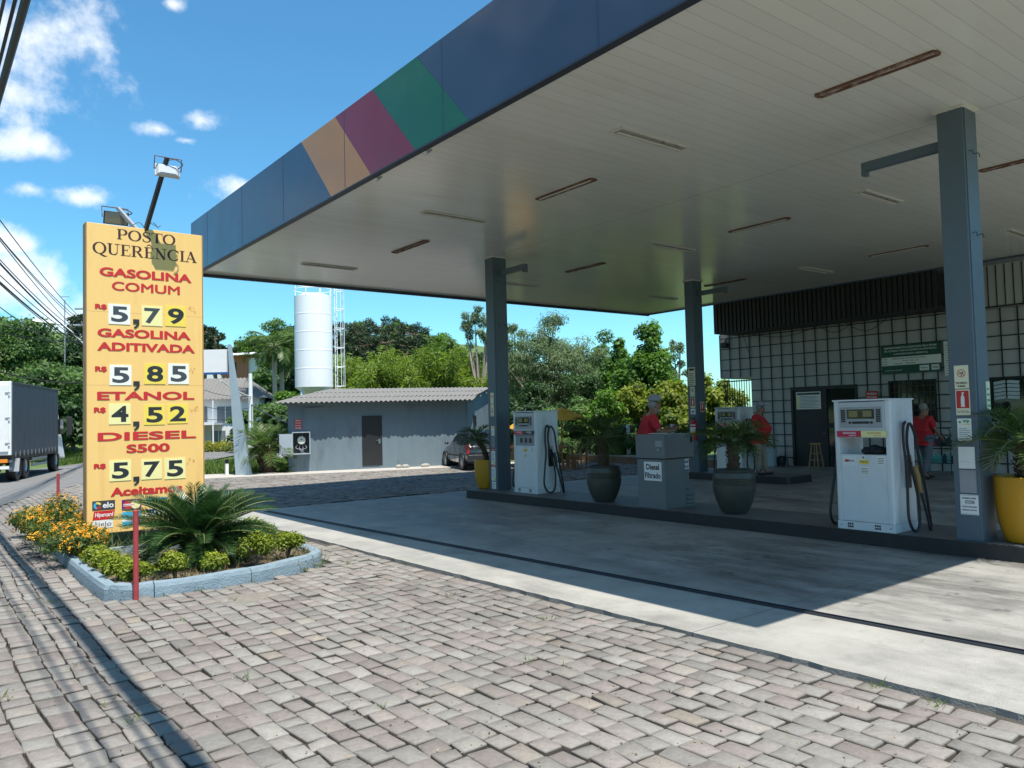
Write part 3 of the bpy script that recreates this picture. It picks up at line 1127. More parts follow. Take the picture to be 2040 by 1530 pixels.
def soffit_mat():
    m = bpy.data.materials.new('soffit_panels')
    m.use_nodes = True
    t = m.node_tree
    b = t.nodes['Principled BSDF']
    b.inputs['Specular IOR Level'].default_value = 0.6
    tcn = t.nodes.new('ShaderNodeTexCoord')
    sx = t.nodes.new('ShaderNodeSeparateXYZ')
    t.links.new(tcn.outputs['Object'], sx.inputs[0])

    def mt(op, a, b_=None):
        n_ = t.nodes.new('ShaderNodeMath')
        n_.operation = op
        for i, v in enumerate((a, b_)):
            if v is None:
                continue
            if isinstance(v, (int, float)):
                n_.inputs[i].default_value = v
            else:
                t.links.new(v, n_.inputs[i])
        return n_.outputs[0]
    v = mt('DIVIDE', sx.outputs[1], 0.2)
    fr = mt('FRACT', v)
    idx = mt('FLOOR', v)
    seam = mt('LESS_THAN', fr, 0.035)
    wn = t.nodes.new('ShaderNodeTexWhiteNoise')
    wn.noise_dimensions = '1D'
    t.links.new(idx, wn.inputs['W'])
    n1 = t.nodes.new('ShaderNodeTexNoise')
    n1.inputs['Scale'].default_value = 0.45
    n1.inputs['Detail'].default_value = 6
    t.links.new(tcn.outputs['Object'], n1.inputs['Vector'])
    lv = mt('ADD', mt('MULTIPLY', wn.outputs[0], 0.05), mt('ADD', mt('MULTIPLY', n1.outputs[0], 0.12), 0.88))
    # butt joints of the sheets along three lines
    bx = mt('LESS_THAN', mt('ABSOLUTE', mt('SUBTRACT', mt('PINGPONG', mt('SUBTRACT', sx.outputs[0], 5.0), 5.4), 5.4)), 0.012)
    dark = mt('MAXIMUM', seam, bx)
    lv2 = mt('MULTIPLY', lv, mt('SUBTRACT', 1.0, mt('MULTIPLY', dark, 0.3)))
    cc = t.nodes.new('ShaderNodeVectorMath')
    cc.operation = 'SCALE'
    cc.inputs[0].default_value = (0.72, 0.71, 0.65)
    t.links.new(lv2, cc.inputs['Scale'])
    # rain stains and dust that gathered on the sheets
    mps = t.nodes.new('ShaderNodeMapping')
    mps.inputs['Scale'].default_value = (0.35, 1.6, 1)
    t.links.new(tcn.outputs['Object'], mps.inputs[0])
    ns = t.nodes.new('ShaderNodeTexNoise')
    ns.inputs['Scale'].default_value = 1.1
    ns.inputs['Detail'].default_value = 9
    ns.inputs['Roughness'].default_value = 0.72
    t.links.new(mps.outputs[0], ns.inputs['Vector'])
    rs_ = t.nodes.new('ShaderNodeMapRange')
    rs_.interpolation_type = 'SMOOTHSTEP'
    t.links.new(ns.outputs[0], rs_.inputs[0])
    rs_.inputs[1].default_value = 0.52
    rs_.inputs[2].default_value = 0.78
    rs_.inputs[4].default_value = 0.5
    ms_ = t.nodes.new('ShaderNodeMix')
    ms_.data_type = 'RGBA'
    t.links.new(rs_.outputs[0], ms_.inputs[0])
    t.links.new(cc.outputs[0], ms_.inputs[6])
    ms_.inputs[7].default_value = (0.5, 0.46, 0.37, 1)
    t.links.new(ms_.outputs[2], b.inputs['Base Color'])
    rr = mt('ADD', mt('MULTIPLY', n1.outputs[0], 0.12), 0.12)
    t.links.new(rr, b.inputs['Roughness'])
    hb = mt('ADD', mt('MULTIPLY', mt('PINGPONG', fr, 0.5), 0.5), mt('MULTIPLY', wn.outputs[0], 0.3))
    mp = t.nodes.new('ShaderNodeMapping')
    mp.inputs['Scale'].default_value = (0.6, 5, 1)
    t.links.new(tcn.outputs['Object'], mp.inputs[0])
    n2 = t.nodes.new('ShaderNodeTexNoise')
    n2.inputs['Scale'].default_value = 1.2
    t.links.new(mp.outputs[0], n2.inputs['Vector'])
    hb2 = mt('ADD', mt('SUBTRACT', hb, mt('MULTIPLY', seam, 0.5)), mt('MULTIPLY', n2.outputs[0], 1.5))
    bp = t.nodes.new('ShaderNodeBump')
    bp.inputs['Strength'].default_value = 0.22
    bp.inputs['Distance'].default_value = 0.006
    t.links.new(hb2, bp.inputs['Height'])
    t.links.new(bp.outputs[0], b.inputs['Normal'])
    return m


g = MB()
g.box(CX0 + 0.052, CX1 - 0.052, CY0 + 0.052, CY1 - 0.052, CS, CS + 0.04)
g.build('soffit', soffit_mat(), canopy)
g = MB()
g.box(CX0 - 0.012, CX0 + 0.09, CY0 - 0.01, CY1 + 0.01, CS - 0.075, CS - 0.052)
g.box(CX0 + 0.09, CX1, CY1 - 0.08, CY1 + 0.012, CS - 0.075, CS - 0.052)
g.box(CX0 + 0.09, CX1, CY0 - 0.012, CY0 + 0.08, CS - 0.075, CS - 0.052)
g.build('lower_trim', f_lip, canopy)
for y in (8.62, 10.0):
    g = MB()
    g.tube([(CX0 + 0.1 + 0.04 * math.sin(a), y + 0.05 * math.cos(a), CS - 0.11 + 0.045 * math.sin(a * 1.0)) for a in [i * 0.5 for i in range(11)]], 0.008, 6)
    g.box(CX0 + 0.08, CX0 + 0.12, y - 0.05, y + 0.05, CS - 0.085, CS - 0.076)
    g.build('hook', m_galv, canopy)

m_rusttray = mat('rusted_white_tray', (0.34, 0.29, 0.25), 0.8, var=0.25, vscale=6, dirt=((0.12, 0.05, 0.03), 0.46, 0.14), dscale=5)
m_tray = mat('tray_grey', (0.34, 0.32, 0.28), 0.6, var=0.2, vscale=6, dirt=((0.14, 0.06, 0.035), 0.55, 0.1), dscale=7)
# strip lights set in the soffit
rows = {0: ('in soffit row by striped fascia', 7.76, 8.3), 1: ('in middle soffit row', 13.2, 13.1), 2: ('in soffit row by the building', 18.65, 18.1)}
order = ['first', 'second', 'third', 'fourth', 'fifth', 'sixth', 'seventh']
fixt = {0: [('y', 4.09), ('x', 6.83), ('y', 9.15), ('x', 11.52), ('y', 14.04), ('x', 16.81)],
        1: [('y', 4.2), ('x', 6.51), ('y', 8.85), ('x', 11.1), ('y', 13.8), ('x', 16.55)],
        2: [('y', 3.9), ('x', 6.28), ('y', 8.55), ('x', 10.94), ('y', 13.4), ('x', 16.2)]}
for r_, lst in fixt.items():
    for i, (o_, y) in enumerate(lst):
        rusty = (o_ == 'y')
        lab = ('rusty' if rusty else 'peeling white') + ' strip light ' + rows[r_][0] + ', ' + order[i] + ' from near end'
        x = rows[r_][2] if o_ == 'y' else rows[r_][1]
        t = thing('ceiling_light', lab, 'ceiling light', (x, y, CS), R(90) if o_ == 'y' else 0, 'strip lights in the canopy soffit')
        L, W = 0.66, (0.06 if rusty else 0.1)
        g = MB()
        for s in (-1, 1):
            g.box(-L, L, s * W - 0.016, s * W + 0.016, -0.022, -0.002)
            g.box(s * L - 0.02, s * L + 0.02, -W + 0.0165, W - 0.0165, -0.022, -0.002)
        g.build('frame', m_rust if rusty else m_lightwhite, t)
        g = MB()
        g.box(-L + 0.021, L - 0.021, -W + 0.017, W - 0.017, -0.008, -0.001)
        g.build('tray', m_rusttray if rusty else m_tray, t)
        if not rusty or i == 2:
            g = MB()
            g.tube([(-L + 0.05, 0.02, -0.024), (L - 0.05, 0.02, -0.024)], 0.014, 8)
            g.build('lamp_tube', m_lightwhite, t, smooth=True)
# ------------------------------------------------------------------ islands
m_isl = mat('island_concrete', (0.12, 0.12, 0.118), 0.55, var=0.2, vscale=3, dirt=((0.09, 0.09, 0.09), 0.5, 0.3), dscale=1.4, bump=0.25)
m_islk = mat('island_edge_black', (0.022, 0.022, 0.023), 0.6, var=0.3, vscale=6)


def island(x0, x1, y0, y1, label):
    t = thing('pump_island', label, 'pump island', ((x0 + x1) / 2, (y0 + y1) / 2, 0))
    hx, hy = (x1 - x0) / 2, (y1 - y0) / 2

    def rr(hx, hy, r):
        pts = []
        for cx, cy, a0_ in ((hx - r, hy - r, 0), (-hx + r, hy - r, 90), (-hx + r, -hy + r, 180), (hx - r, -hy + r, 270)):
            for k in range(5):
                a = R(a0_ + k * 22.5)
                pts.append((cx + r * math.cos(a), cy + r * math.sin(a)))
        return pts
    g = MB()
    g.prism(rr(hx - 0.05, hy - 0.05, 0.1), 'z', 0.0, 0.19)
    g.build('deck', m_isl, t)
    g = MB()
    a, b = rr(hx, hy, 0.15), rr(hx - 0.052, hy - 0.052, 0.1)
    n_ = len(a)
    for i in range(n_):
        j = (i + 1) % n_
        g.poly([(*a[i], 0), (*a[j], 0), (*a[j], 0.186), (*a[i], 0.186)])
        g.poly([(*a[i], 0.186), (*a[j], 0.186), (*b[j], 0.186), (*b[i], 0.186)])
    g.build('edge_guard', m_islk, t)


island(9.92, 11.15, 0.6, 14.62, 'long raised fuel island with black edge nearest the camera')
island(16.72, 17.85, 10.75, 15.2, 'far raised fuel island with black edge near the building')

# ------------------------------------------------------------------ canopy columns


def column(x, y, label, arm_dir, arm_len, z0=0.19):
    t = thing('canopy_column', label, 'column', (x, y, z0), 0, 'columns carrying the canopy')
    g = MB()
    H = CS - z0
    hx, hy = 0.19, 0.15
    g.box(-hx, hx, -hy, hy, 0, H - 0.001)
    g.build('shaft', m_grey, t, bevel=0.008)
    g = MB()
    g.box(-hx + 0.03, hx - 0.03, -hy - 0.012, -hy, 0, H - 0.02)
    g.build('rib', m_grey, t)
    g = MB()
    g.box(-hx - 0.03, hx + 0.03, -hy - 0.03, hy + 0.03, H - 0.028, H - 0.002)
    g.build('top_plate', m_lightwhite, t)
    g = MB()
    zz = H - 0.38
    g.box(-0.05, 0.05, hy if arm_dir > 0 else -hy - arm_len, hy + arm_len if arm_dir > 0 else -hy, zz - 0.06, zz + 0.06)
    ye = arm_dir * (hy + arm_len)
    g.box(-0.052, 0.052, min(ye, ye - arm_dir * 0.06), max(ye, ye - arm_dir * 0.06), zz - 0.12, zz - 0.0605)
    g.build('bracket_arm', m_grey, t, bevel=0.004)
    g = MB()
    for z in (H - 0.55, H - 1.55):
        for dx in (-0.08, 0.1):
            g.tube([(dx, -hy - 0.012, z), (dx, -hy - 0.05, z), (dx + 0.015, -hy - 0.055, z - 0.05)], 0.006, 6)
    g.build('conduit_hooks', m_black, t)
    return t


colA = column(10.21, 4.04, 'grey blue canopy column beside the nearest fuel pump, covered in notices', 1, 1.05)
colB = column(10.55, 14.06, 'grey blue canopy column at the far end of the long island, beside the yellow pot', -1, 0.95)
colC = column(17.1, 13.72, 'grey blue canopy column on the far island carrying a red fire extinguisher', -1, 0.95)


def notice(t, x0, x1, z0, z1, m_, face='-x', lines=None, label=None, extra=None):
    """a sheet stuck on a column: face -x (towards the road) or -y (towards the camera end)"""
    g = MB()
    e = 0.006
    hx, hy = 0.19, 0.162
    if face == '-x':
        o, rx = Vector((-hx, x1, z0)), Vector((0, -1, 0))
        g.box(-hx - e, -hx, x0, x1, z0, z1)
    else:
        o, rx = Vector((x0, -hy, z0)), Vector((1, 0, 0))
        g.box(x0, x1, -hy - e, -hy, z0, z1)
    nrm = rx.cross(Vector((0, 0, 1)))
    p = g.build('notice', m_, t)
    if label:
        p['label'] = label
    W, H = x1 - x0, z1 - z0
    g = MB()
    g.cur = 0
    mats = [m_ink, m_inkgrey, m_red, m_grn, m_yel1, m_white]
    off = nrm * (e + 0.0008)
    for it in (lines or []):
        s, u, v, w, h, mi = it[:6]
        g.cur = mi
        if s is None:
            q = o + off + rx * (u * W) + Vector((0, 0, v * H))
            g.poly([q, q + rx * (w * W), q + rx * (w * W) + Vector((0, 0, h * H)), q + Vector((0, 0, h * H))])
        else:
            text(g, s, o + off * 1.15 + rx * (u * W) + Vector((0, 0, v * H)), rx, (0, 0, 1), w * W, h * H, 0.03)
    if extra:
        extra(g, o + off, rx, W, H)
    if g.f:
        g.build('print', mats, p)
    return p


def fine_print(v0, v1, n_, mi=1):
    rg = random.Random(int(v0 * 1000) + n_)
    return [(None, 0.1, v0 + (v1 - v0) * k / n_, rg.uniform(0.55, 0.8), (v1 - v0) / n_ * 0.35, mi) for k in range(n_)]


def no_smoking(g, o, rx, W, H):
    uz = Vector((0, 0, 1))
    c = o + rx * (W * 0.5) + uz * (H * 0.66)
    r = W * 0.3
    g.cur = 2
    pts = [c + rx * (r * math.cos(a)) + uz * (r * math.sin(a)) for a in [i * math.pi / 10 for i in range(21)]]
    pin = [c + (p - c) * 0.84 for p in pts]
    for i in range(20):
        g.poly([pts[i], pts[i + 1], pin[i + 1], pin[i]])
    g.cur = 0
    d = (rx * 0.9 + uz * 0.25)
    e_ = rx.cross(uz) * 0.0004
    for k, (a, b) in enumerate((((-0.6, -0.1), (0.6, 0.1)), ((0.35, 0.15), (0.15, 0.55)), ((-0.1, -0.7), (0.1, -0.3)))):
        p0 = c + rx * (a[0] * r) + uz * (a[1] * r)
        p1 = c + rx * (b[0] * r) + uz * (b[1] * r)
        w_ = (p1 - p0).normalized().cross(rx.cross(uz)) * (0.1 * r)
        g.poly([p0 - w_ + e_, p1 - w_ + e_, p1 + w_ + e_, p0 + w_ + e_])
    g.cur = 2
    w_ = (rx + uz).normalized() * (0.08 * r)
    p0, p1 = c + (rx * -0.6 + uz * 0.6) * r, c + (rx * 0.6 - uz * 0.6) * r
    g.poly([p0 - w_ + 2 * e_, p1 - w_ + 2 * e_, p1 + w_ + 2 * e_, p0 + w_ + 2 * e_])


def extinguisher_pic(g, o, rx, W, H):
    uz = Vector((0, 0, 1))
    e_ = rx.cross(uz) * 0.0006
    g.cur = 5
    c = o + rx * (W * 0.5) + e_
    prof = [(0.13, 0.32), (0.13, 0.68), (0.09, 0.74), (0.05, 0.77), (0.05, 0.84), (0.12, 0.86), (0.12, 0.89), (-0.05, 0.89), (-0.05, 0.77), (-0.09, 0.74), (-0.13, 0.68), (-0.13, 0.32)]
    g.poly([c + rx * (a * W) + uz * (b * H) for a, b in prof])


def drop_pic(g, o, rx, W, H):
    uz = Vector((0, 0, 1))
    e_ = rx.cross(uz) * 0.0006
    g.cur = 3
    c = o + rx * (W * 0.2) + uz * (H * 0.84) + e_
    g.poly([c + rx * (W * 0.09 * math.cos(a)) + uz * (W * 0.09 * math.sin(a)) for a in [i * math.pi / 8 for i in range(16)]])


# notices on the near column (front face, towards the road)
fr = dict(face='-x')
notice(colA, -0.075, 0.085, 1.82, 2.10, m_cream, '-x', [('PROIBIDO', 0.1, 0.2, 0.8, 0.09, 0), ('FUMAR', 0.22, 0.06, 0.55, 0.09, 0)], 'cream no smoking notice', no_smoking)
notice(colA, -0.078, 0.082, 1.50, 1.81, m_cream, '-x', [(None, 0.06, 0.27, 0.88, 0.68, 2), ('EXTINTOR', 0.1, 0.08, 0.8, 0.1, 1)], 'red fire extinguisher notice', extinguisher_pic)
notice(colA, -0.08, 0.078, 1.19, 1.46, m_plw, '-x', [('anp', 0.42, 0.78, 0.45, 0.16, 3), (None, 0.42, 0.72, 0.48, 0.04, 4)] + fine_print(0.1, 0.62, 6), 'white fuel agency sticker', drop_pic)
notice(colA, -0.1, 0.082, 0.86, 1.12, m_white, '-x', [(None, 0.05, 0.3, 0.8, 0.01, 1)], 'plain pale grey plate')
notice(colA, -0.102, 0.08, 0.57, 0.84, m_inkgrey, '-x', None, 'plain darker grey plate')
notice(colA, -0.115, 0.085, 0.31, 0.55, m_white, '-x', [('E PROIBIDO FUMAR', 0.1, 0.78, 0.8, 0.08, 0), (None, 0.28, 0.56, 0.5, 0.15, 0), ('PERIGO', 0.32, 0.585, 0.42, 0.1, 5), ('PRODUTOS INFLAMAVEIS', 0.1, 0.36, 0.8, 0.07, 0), ('DESLIGUE O MOTOR', 0.1, 0.2, 0.8, 0.07, 0), (None, 0.03, 0.03, 0.94, 0.015, 0), (None, 0.03, 0.955, 0.94, 0.015, 0)], 'white notice with black border')
notice(colA, 0.06, 0.16, 1.56, 1.9, m_cream, '-y', fine_print(0.1, 0.9, 4, 3), 'narrow cream notice on the side facing the camera end')
# notices on the far column of the long island
notice(colB, -0.07, 0.05, 1.92, 2.17, m_cream, '-x', [(None, 0.2, 0.1, 0.6, 0.02, 1)], 'cream no smoking notice', no_smoking)


def triangle_pic(g, o, rx, W, H):
    uz = Vector((0, 0, 1))
    g.cur = 0
    c = o + rx * (W * 0.5) + uz * (H * 0.5)
    g.poly([c + rx * (-0.3 * W) + uz * (-0.18 * H), c + rx * (0.3 * W) + uz * (-0.18 * H), c + uz * (0.25 * H)])
    g.cur = 4
    e_ = rx.cross(uz) * 0.0006
    g.poly([c + rx * (-0.18 * W) + uz * (-0.12 * H) + e_, c + rx * (0.18 * W) + uz * (-0.12 * H) + e_, c + uz * (0.13 * H) + e_])


notice(colB, -0.07, 0.05, 1.64, 1.91, m_cream, '-x', fine_print(0.05, 0.25, 2), 'cream warning notice with a triangle', triangle_pic)
notice(colB, -0.07, 0.05, 1.2, 1.42, m_plw, '-x', [(None, 0.1, 0.72, 0.8, 0.2, 4)] + fine_print(0.1, 0.65, 5))
notice(colB, -0.07, 0.05, 0.94, 1.17, m_inkgrey, '-x', None)
for zb_ in (0.56, 0.2):
    notice(colB, -0.08, 0.07, zb_, zb_ + 0.36, m_white, '-x', [(None, 0.0, 0.84, 1.0, 0.16, 2), ('ATENCAO', 0.2, 0.87, 0.6, 0.09, 5), (None, 0.55, 0.05, 0.4, 0.12, 4)] + fine_print(0.2, 0.78, 7), 'white and red attention notice')
notice(colB, -0.08, 0.06, 0.02, 0.18, m_white, '-x', [(None, 0.3, 0.6, 0.4, 0.12, 0)] + fine_print(0.12, 0.5, 3))
# notices on the column of the far island
notice(colC, -0.13, 0.1, 2.35, 2.85, m_cream, '-x', [(None, 0.1, 0.82, 0.8, 0.12, 0)] + fine_print(0.06, 0.74, 7, 0), 'tall cream notice of rules')
notice(colC, -0.1, 0.06, 2.05, 2.32, m_cream, '-x', [(None, 0.2, 0.1, 0.6, 0.02, 1)], None, no_smoking)
notice(colC, -0.1, 0.06, 1.74, 2.02, m_cream, '-x', [(None, 0.08, 0.2, 0.84, 0.74, 2)], None, extinguisher_pic)
notice(colC, -0.1, 0.06, 1.56, 1.72, m_white, '-x', [(None, 0.2, 0.4, 0.6, 0.2, 0)] + fine_print(0.06, 0.35, 2))
notice(colC, -0.06, 0.1, 1.62, 1.9, m_cream, '-y', [(None, 0.08, 0.1, 0.84, 0.82, 2)], None, extinguisher_pic)

# red extinguisher hung on that column
t = thing('fire_extinguisher', 'red fire extinguisher hanging on the far island column', 'fire extinguisher', (17.1 - 0.30, 13.62, 1.05))
g = MB()
g.lathe([(0.075, 0), (0.085, 0.02), (0.085, 0.42), (0.07, 0.48), (0.035, 0.52), (0.03, 0.56)], 20)
g.build('cylinder', m_red, t, smooth=True)
g = MB()
g.box(-0.02, 0.02, -0.03, 0.03, 0.56, 0.6)
g.bar((0, -0.02, 0.61), (-0.03, -0.13, 0.66), 0.02, 0.012)
g.bar((0, -0.02, 0.585), (-0.02, -0.11, 0.6), 0.018, 0.012)
g.build('valve', m_black, t)
g = MB()
g.tube([(0.0, 0.03, 0.58), (-0.04, 0.1, 0.62), (-0.06, 0.13, 0.5), (-0.06, 0.11, 0.25)], 0.012, 8)
g.build('hose', m_rubber, t, smooth=True)
g = MB()
for z0, z1, mi in ((0.16, 0.24, 0), (0.245, 0.36, 1), (0.4, 0.43, 1)):
    g.cur = mi
    pts = [(0.0862 * math.cos(a), 0.0862 * math.sin(a)) for a in [R(140 + 10 * k) for k in range(13)]]
    for a, b in zip(pts[:-1], pts[1:]):
        g.poly([(*a, z0), (*b, z0), (*b, z1), (*a, z1)])
g.build('label', [m_yel1, m_white], t)
g = MB()
g.bar((0.0, 0, 0.5), (0.115, 0, 0.52), 0.03)
g.build('wall_bracket', m_black, t)

# ------------------------------------------------------------------ fuel pumps


def pump(x, y, label, style, z0=0.19):
    """x,y: centre of the footprint; the display side faces -X"""
    t = thing('fuel_pump', label, 'fuel pump', (x, y, z0))
    D, W, H = 0.31, 0.39, 1.71                                # half depth, half width, height
    P = 0.075                                                 # thickness of the side pillars
    g = MB()
    g.box(-D + 0.01, D - 0.01, -W + P, W - P, 0.115, 1.0)
    g.build('cabinet', m_pump, t, bevel=0.006)
    g = MB()
    g.box(-D, D, -W, W, 0, 0.11)
    g.build('plinth', m_pump, t, bevel=0.006)
    g = MB()
    for yy in (-0.2, 0.17):
        for k in range(3):
            for j in range(2):
                g.box(-D - 0.002, -D, yy + k * 0.028, yy + k * 0.028 + 0.02, 0.03 + j * 0.035, 0.055 + j * 0.035)
    for yy in (-W + 0.05, W - 0.06):
        g.box(-D - 0.002, -D, yy, yy + 0.014, 0.05, 0.065)
    g.build('vent', m_black, t)
    for s in (-1, 1):                                         # side pillars, front corners chamfered
        g = MB()
        c = 0.1
        y0, y1 = (s * (W - P), s * W)
        ring = [(-D + 0.002, y0), (-D + 0.002, y1 - s * 0.02), (-D + c * 0.2, y1), (D - c * 0.2, y1), (D - 0.002, y1 - s * 0.02), (D - 0.002, y0)]
        if s < 0:
            ring = ring[::-1]
        g.prism(ring, 'z', 0.112, H)
        g.build('side_pillar', m_pump, t, bevel=0.005)
    g = MB()                                                  # header with the display, open nook below it
    g.box(-D - 0.012, D + 0.012, -W + P + 0.001, W - P - 0.001, 1.22, H - 0.012)
    g.build('header', mat('header_grey', (0.5, 0.52, 0.53), 0.4, var=0.05), t, bevel=0.01)
    g = MB()
    g.box(-D - 0.02, D + 0.02, -W - 0.004, W + 0.004, H, H + 0.022)
    g.build('top_cover', m_pump, t, bevel=0.006)
    for f in (-1, 1):
        X = f * (D + 0.013)

        def face(u0, u1, z0_, z1_, d=0.004):
            a, b = X, X + f * d
            return (min(a, b), max(a, b), -W + P + u0, -W + P + u1, z0_, z1_)
        WW = 2 * (W - P)
        g = MB()
        g.box(*face(0.03, WW - 0.03, 1.36, 1.63, 0.006))
        pn = g.build('display_panel', mat('panel_grey', (0.33, 0.35, 0.37), 0.35, var=0.05), t, bevel=0.003)
        g = MB()
        X += f * 0.0065
        g.box(*face(0.13, WW - 0.13, 1.475, 1.6, 0.004))
        sc = g.build('screen', m_glass, pn)
        X += f * 0.0045
        g = MB()
        g.box(*face(0.16, 0.28, 1.5, 1.58, 0.002))
        g.box(*face(WW - 0.28, WW - 0.16, 1.5, 1.58, 0.002))
        g.build('readout', mat('lcd', (0.25, 0.2, 0.1), 0.2, var=0.05), sc)
        X -= f * 0.0045
        for u in (0.045, WW - 0.105):
            g = MB()
            for i in range(2):
                for j in range(6):
                    g.box(*face(u + i * 0.032, u + i * 0.032 + 0.026, 1.43 + j * 0.029, 1.452 + j * 0.029, 0.004))
            g.build('keypad', m_black, pn)
        g = MB()
        g.box(*face(0.2, WW - 0.2, 1.41, 1.44, 0.003))
        g.box(*face(0.15, 0.185, 1.41, 1.44, 0.003))
        g.box(*face(WW - 0.185, WW - 0.15, 1.41, 1.44, 0.003))
        g.build('push_buttons', m_black, pn)
        X -= f * 0.0065
        c1, c2 = (m_red, m_yel2) if style != 'far' else (m_red, m_ink)
        left = (WW / 2, WW + 0.02) if f < 0 else (-0.02, WW / 2)
        right = (-0.02, WW / 2 - 0.001) if f < 0 else (WW / 2 + 0.001, WW + 0.02)
        for (u0, u1), m_, tx in ((left, mat('fuel_red', (0.55, 0.02, 0.07), 0.4, var=0.04), 'GASOLINA'), (right, c2, 'GASOLINA' if style != 'far' else 'DIESEL')):
            g = MB()
            g.box(*face(u0, u1, 1.235, 1.315, 0.01))
            p = g.build('fuel_label', m_, t)
            g = MB()
            ya, yb = -W + P + u0, -W + P + u1
            X2 = X + f * 0.0112
            if f < 0:
                text(g, tx, (X2, yb - (u1 - u0) * 0.25, 1.275), (0, -1, 0), (0, 0, 1), (u1 - u0) * 0.55, 0.026, 0.03)
                text(g, 'COMUM' if m_ is not c2 else 'ADITIVADA', (X2, yb - (u1 - u0) * 0.5, 1.247), (0, -1, 0), (0, 0, 1), (u1 - u0) * 0.3, 0.016, 0.03)
            else:
                text(g, tx, (X2, ya + (u1 - u0) * 0.2, 1.275), (0, 1, 0), (0, 0, 1), (u1 - u0) * 0.55, 0.026, 0.03)
            g.build('lettering', m_white if m_ is not m_yel2 else m_card_o, p)
        # stickers and lock on the cabinet door
        X = f * (D - 0.01)
        for u0, u1, z0_, z1_, m_, tx in ((0.03, 0.22, 0.85, 0.98, m_white, 'PETRO'), (0.26, 0.39, 0.875, 0.935, m_yel1, 'INMETRO'), (0.27, 0.39, 0.74, 0.84, m_plw, None), (0.5, 0.6, 0.87, 0.98, m_plw, None)):
            if style == 'far' and tx == 'PETRO':
                continue
            if f < 0:
                u0, u1 = WW - u1, WW - u0
            g = MB()
            g.box(*face(u0, u1, z0_, z1_, 0.002))
            p = g.build('sticker', m_, t)
            g = MB()
            X2 = X + f * 0.003
            ya, yb = -W + P + u0, -W + P + u1
            o_, rx_ = (Vector((X2, yb, z0_)), Vector((0, -1, 0))) if f < 0 else (Vector((X2, ya, z0_)), Vector((0, 1, 0)))
            w_, h_ = u1 - u0, z1_ - z0_
            if tx == 'PETRO':
                g.cur = 1
                q = o_ + rx_ * (0.12 * w_) + Vector((0, 0, 0.4 * h_))
                g.poly([q, q + rx_ * (0.3 * w_), q + rx_ * (0.36 * w_) + Vector((0, 0, 0.24 * h_)), q + rx_ * (0.06 * w_) + Vector((0, 0, 0.24 * h_))])
                g.cur = 0
                text(g, 'PETRO', o_ + rx_ * (0.47 * w_) + Vector((0, 0, 0.42 * h_)), rx_, (0, 0, 1), 0.4 * w_, 0.17 * h_, 0.03)
            elif tx:
                g.cur = 0
                text(g, tx, o_ + rx_ * (0.1 * w_) + Vector((0, 0, 0.35 * h_)), rx_, (0, 0, 1), 0.8 * w_, 0.3 * h_, 0.03)
            else:
                for k in range(4):
                    q = o_ + rx_ * (0.1 * w_) + Vector((0, 0, (0.15 + 0.2 * k) * h_))
                    g.poly([q, q + rx_ * (0.8 * w_), q + rx_ * (0.8 * w_) + Vector((0, 0, 0.07 * h_)), q + Vector((0, 0, 0.07 * h_))])
            g.build('print', [m_ink, m_red], p)
        g = MB()
        g.lathe([(0.01, 0), (0.012, 0.006)], 10, (X if f > 0 else X - 0.006, 0.0, 0.965), 'x')
        g.build('lock', m_black, t)
    if style == 'far':                                        # the nook of this pump is closed by a plate
        g = MB()
        g.box(-D + 0.03, D - 0.03, -W + P + 0.002, W - P - 0.002, 1.002, 1.218)
        g.cur = 1
        for k in range(3):
            g.box(-D + 0.026, -D + 0.03, -0.2 + k * 0.15, -0.12 + k * 0.15, 1.06, 1.16)
        g.build('nook_plate', [mat('nook_grey', (0.28, 0.29, 0.31), 0.45, var=0.06), m_plastic], t)
    # nozzle holster, hose and nozzle on both sides
    for s in (-1, 1):
        y_ = s * W
        hx = 0.06
        g = MB()
        g.box(hx - 0.055, hx + 0.055, min(y_, y_ + s * 0.035), max(y_, y_ + s * 0.035), 0.56, 0.98)
        g.cur = 1
        g.box(hx - 0.045, hx + 0.03, min(y_, y_ + s * 0.06), max(y_, y_ + s * 0.06), 0.93, 0.99)
        g.build('holster', [m_black, m_galv], t, bevel=0.006)
        g = MB()
        yo = y_ + s * 0.05
        pts = [(0.02, y_, 1.39), (-0.03, yo, 1.42), (-0.09, yo, 1.36), (-0.12, yo + s * 0.01, 1.15), (-0.13, yo + s * 0.04, 0.85), (-0.2, yo + s * 0.07, 0.5), (-0.24, yo + s * 0.09, 0.22), (-0.17, yo + s * 0.1, 0.06),
               (-0.05, yo + s * 0.1, 0.03), (0.05, yo + s * 0.09, 0.12), (0.09, yo + s * 0.07, 0.38), (0.06, yo + s * 0.05, 0.62), (-0.02, yo + s * 0.04, 0.88), (-0.05, yo + s * 0.02, 1.15), (-0.01, yo + s * 0.02, 1.36), (0.05, yo + s * 0.03, 1.39),
               (0.11, yo + s * 0.05, 1.25), (0.13, yo + s * 0.08, 0.95), (0.17, yo + s * 0.12, 0.6), (0.24, yo + s * 0.13, 0.22), (0.27, yo + s * 0.13, 0.04), (0.24, yo + s * 0.13, 0.03), (0.2, yo + s * 0.12, 0.2), (0.13, yo + s * 0.09, 0.5)]
        pl = [Vector(p) for p in pts]
        sm = smooth_line3(pl, 5)
        g.tube(sm, 0.0185, 8)
        g.build('hose', m_rubber, t, smooth=True)
        g = MB()
        nx = hx + 0.05
        g.tube([(nx + 0.02, yo + s * 0.085, 0.5), (nx, yo + s * 0.08, 0.58), (nx - 0.005, yo + s * 0.06, 0.74), (nx - 0.03, yo + s * 0.045, 0.84)], [0.018, 0.026, 0.034, 0.03], 10)
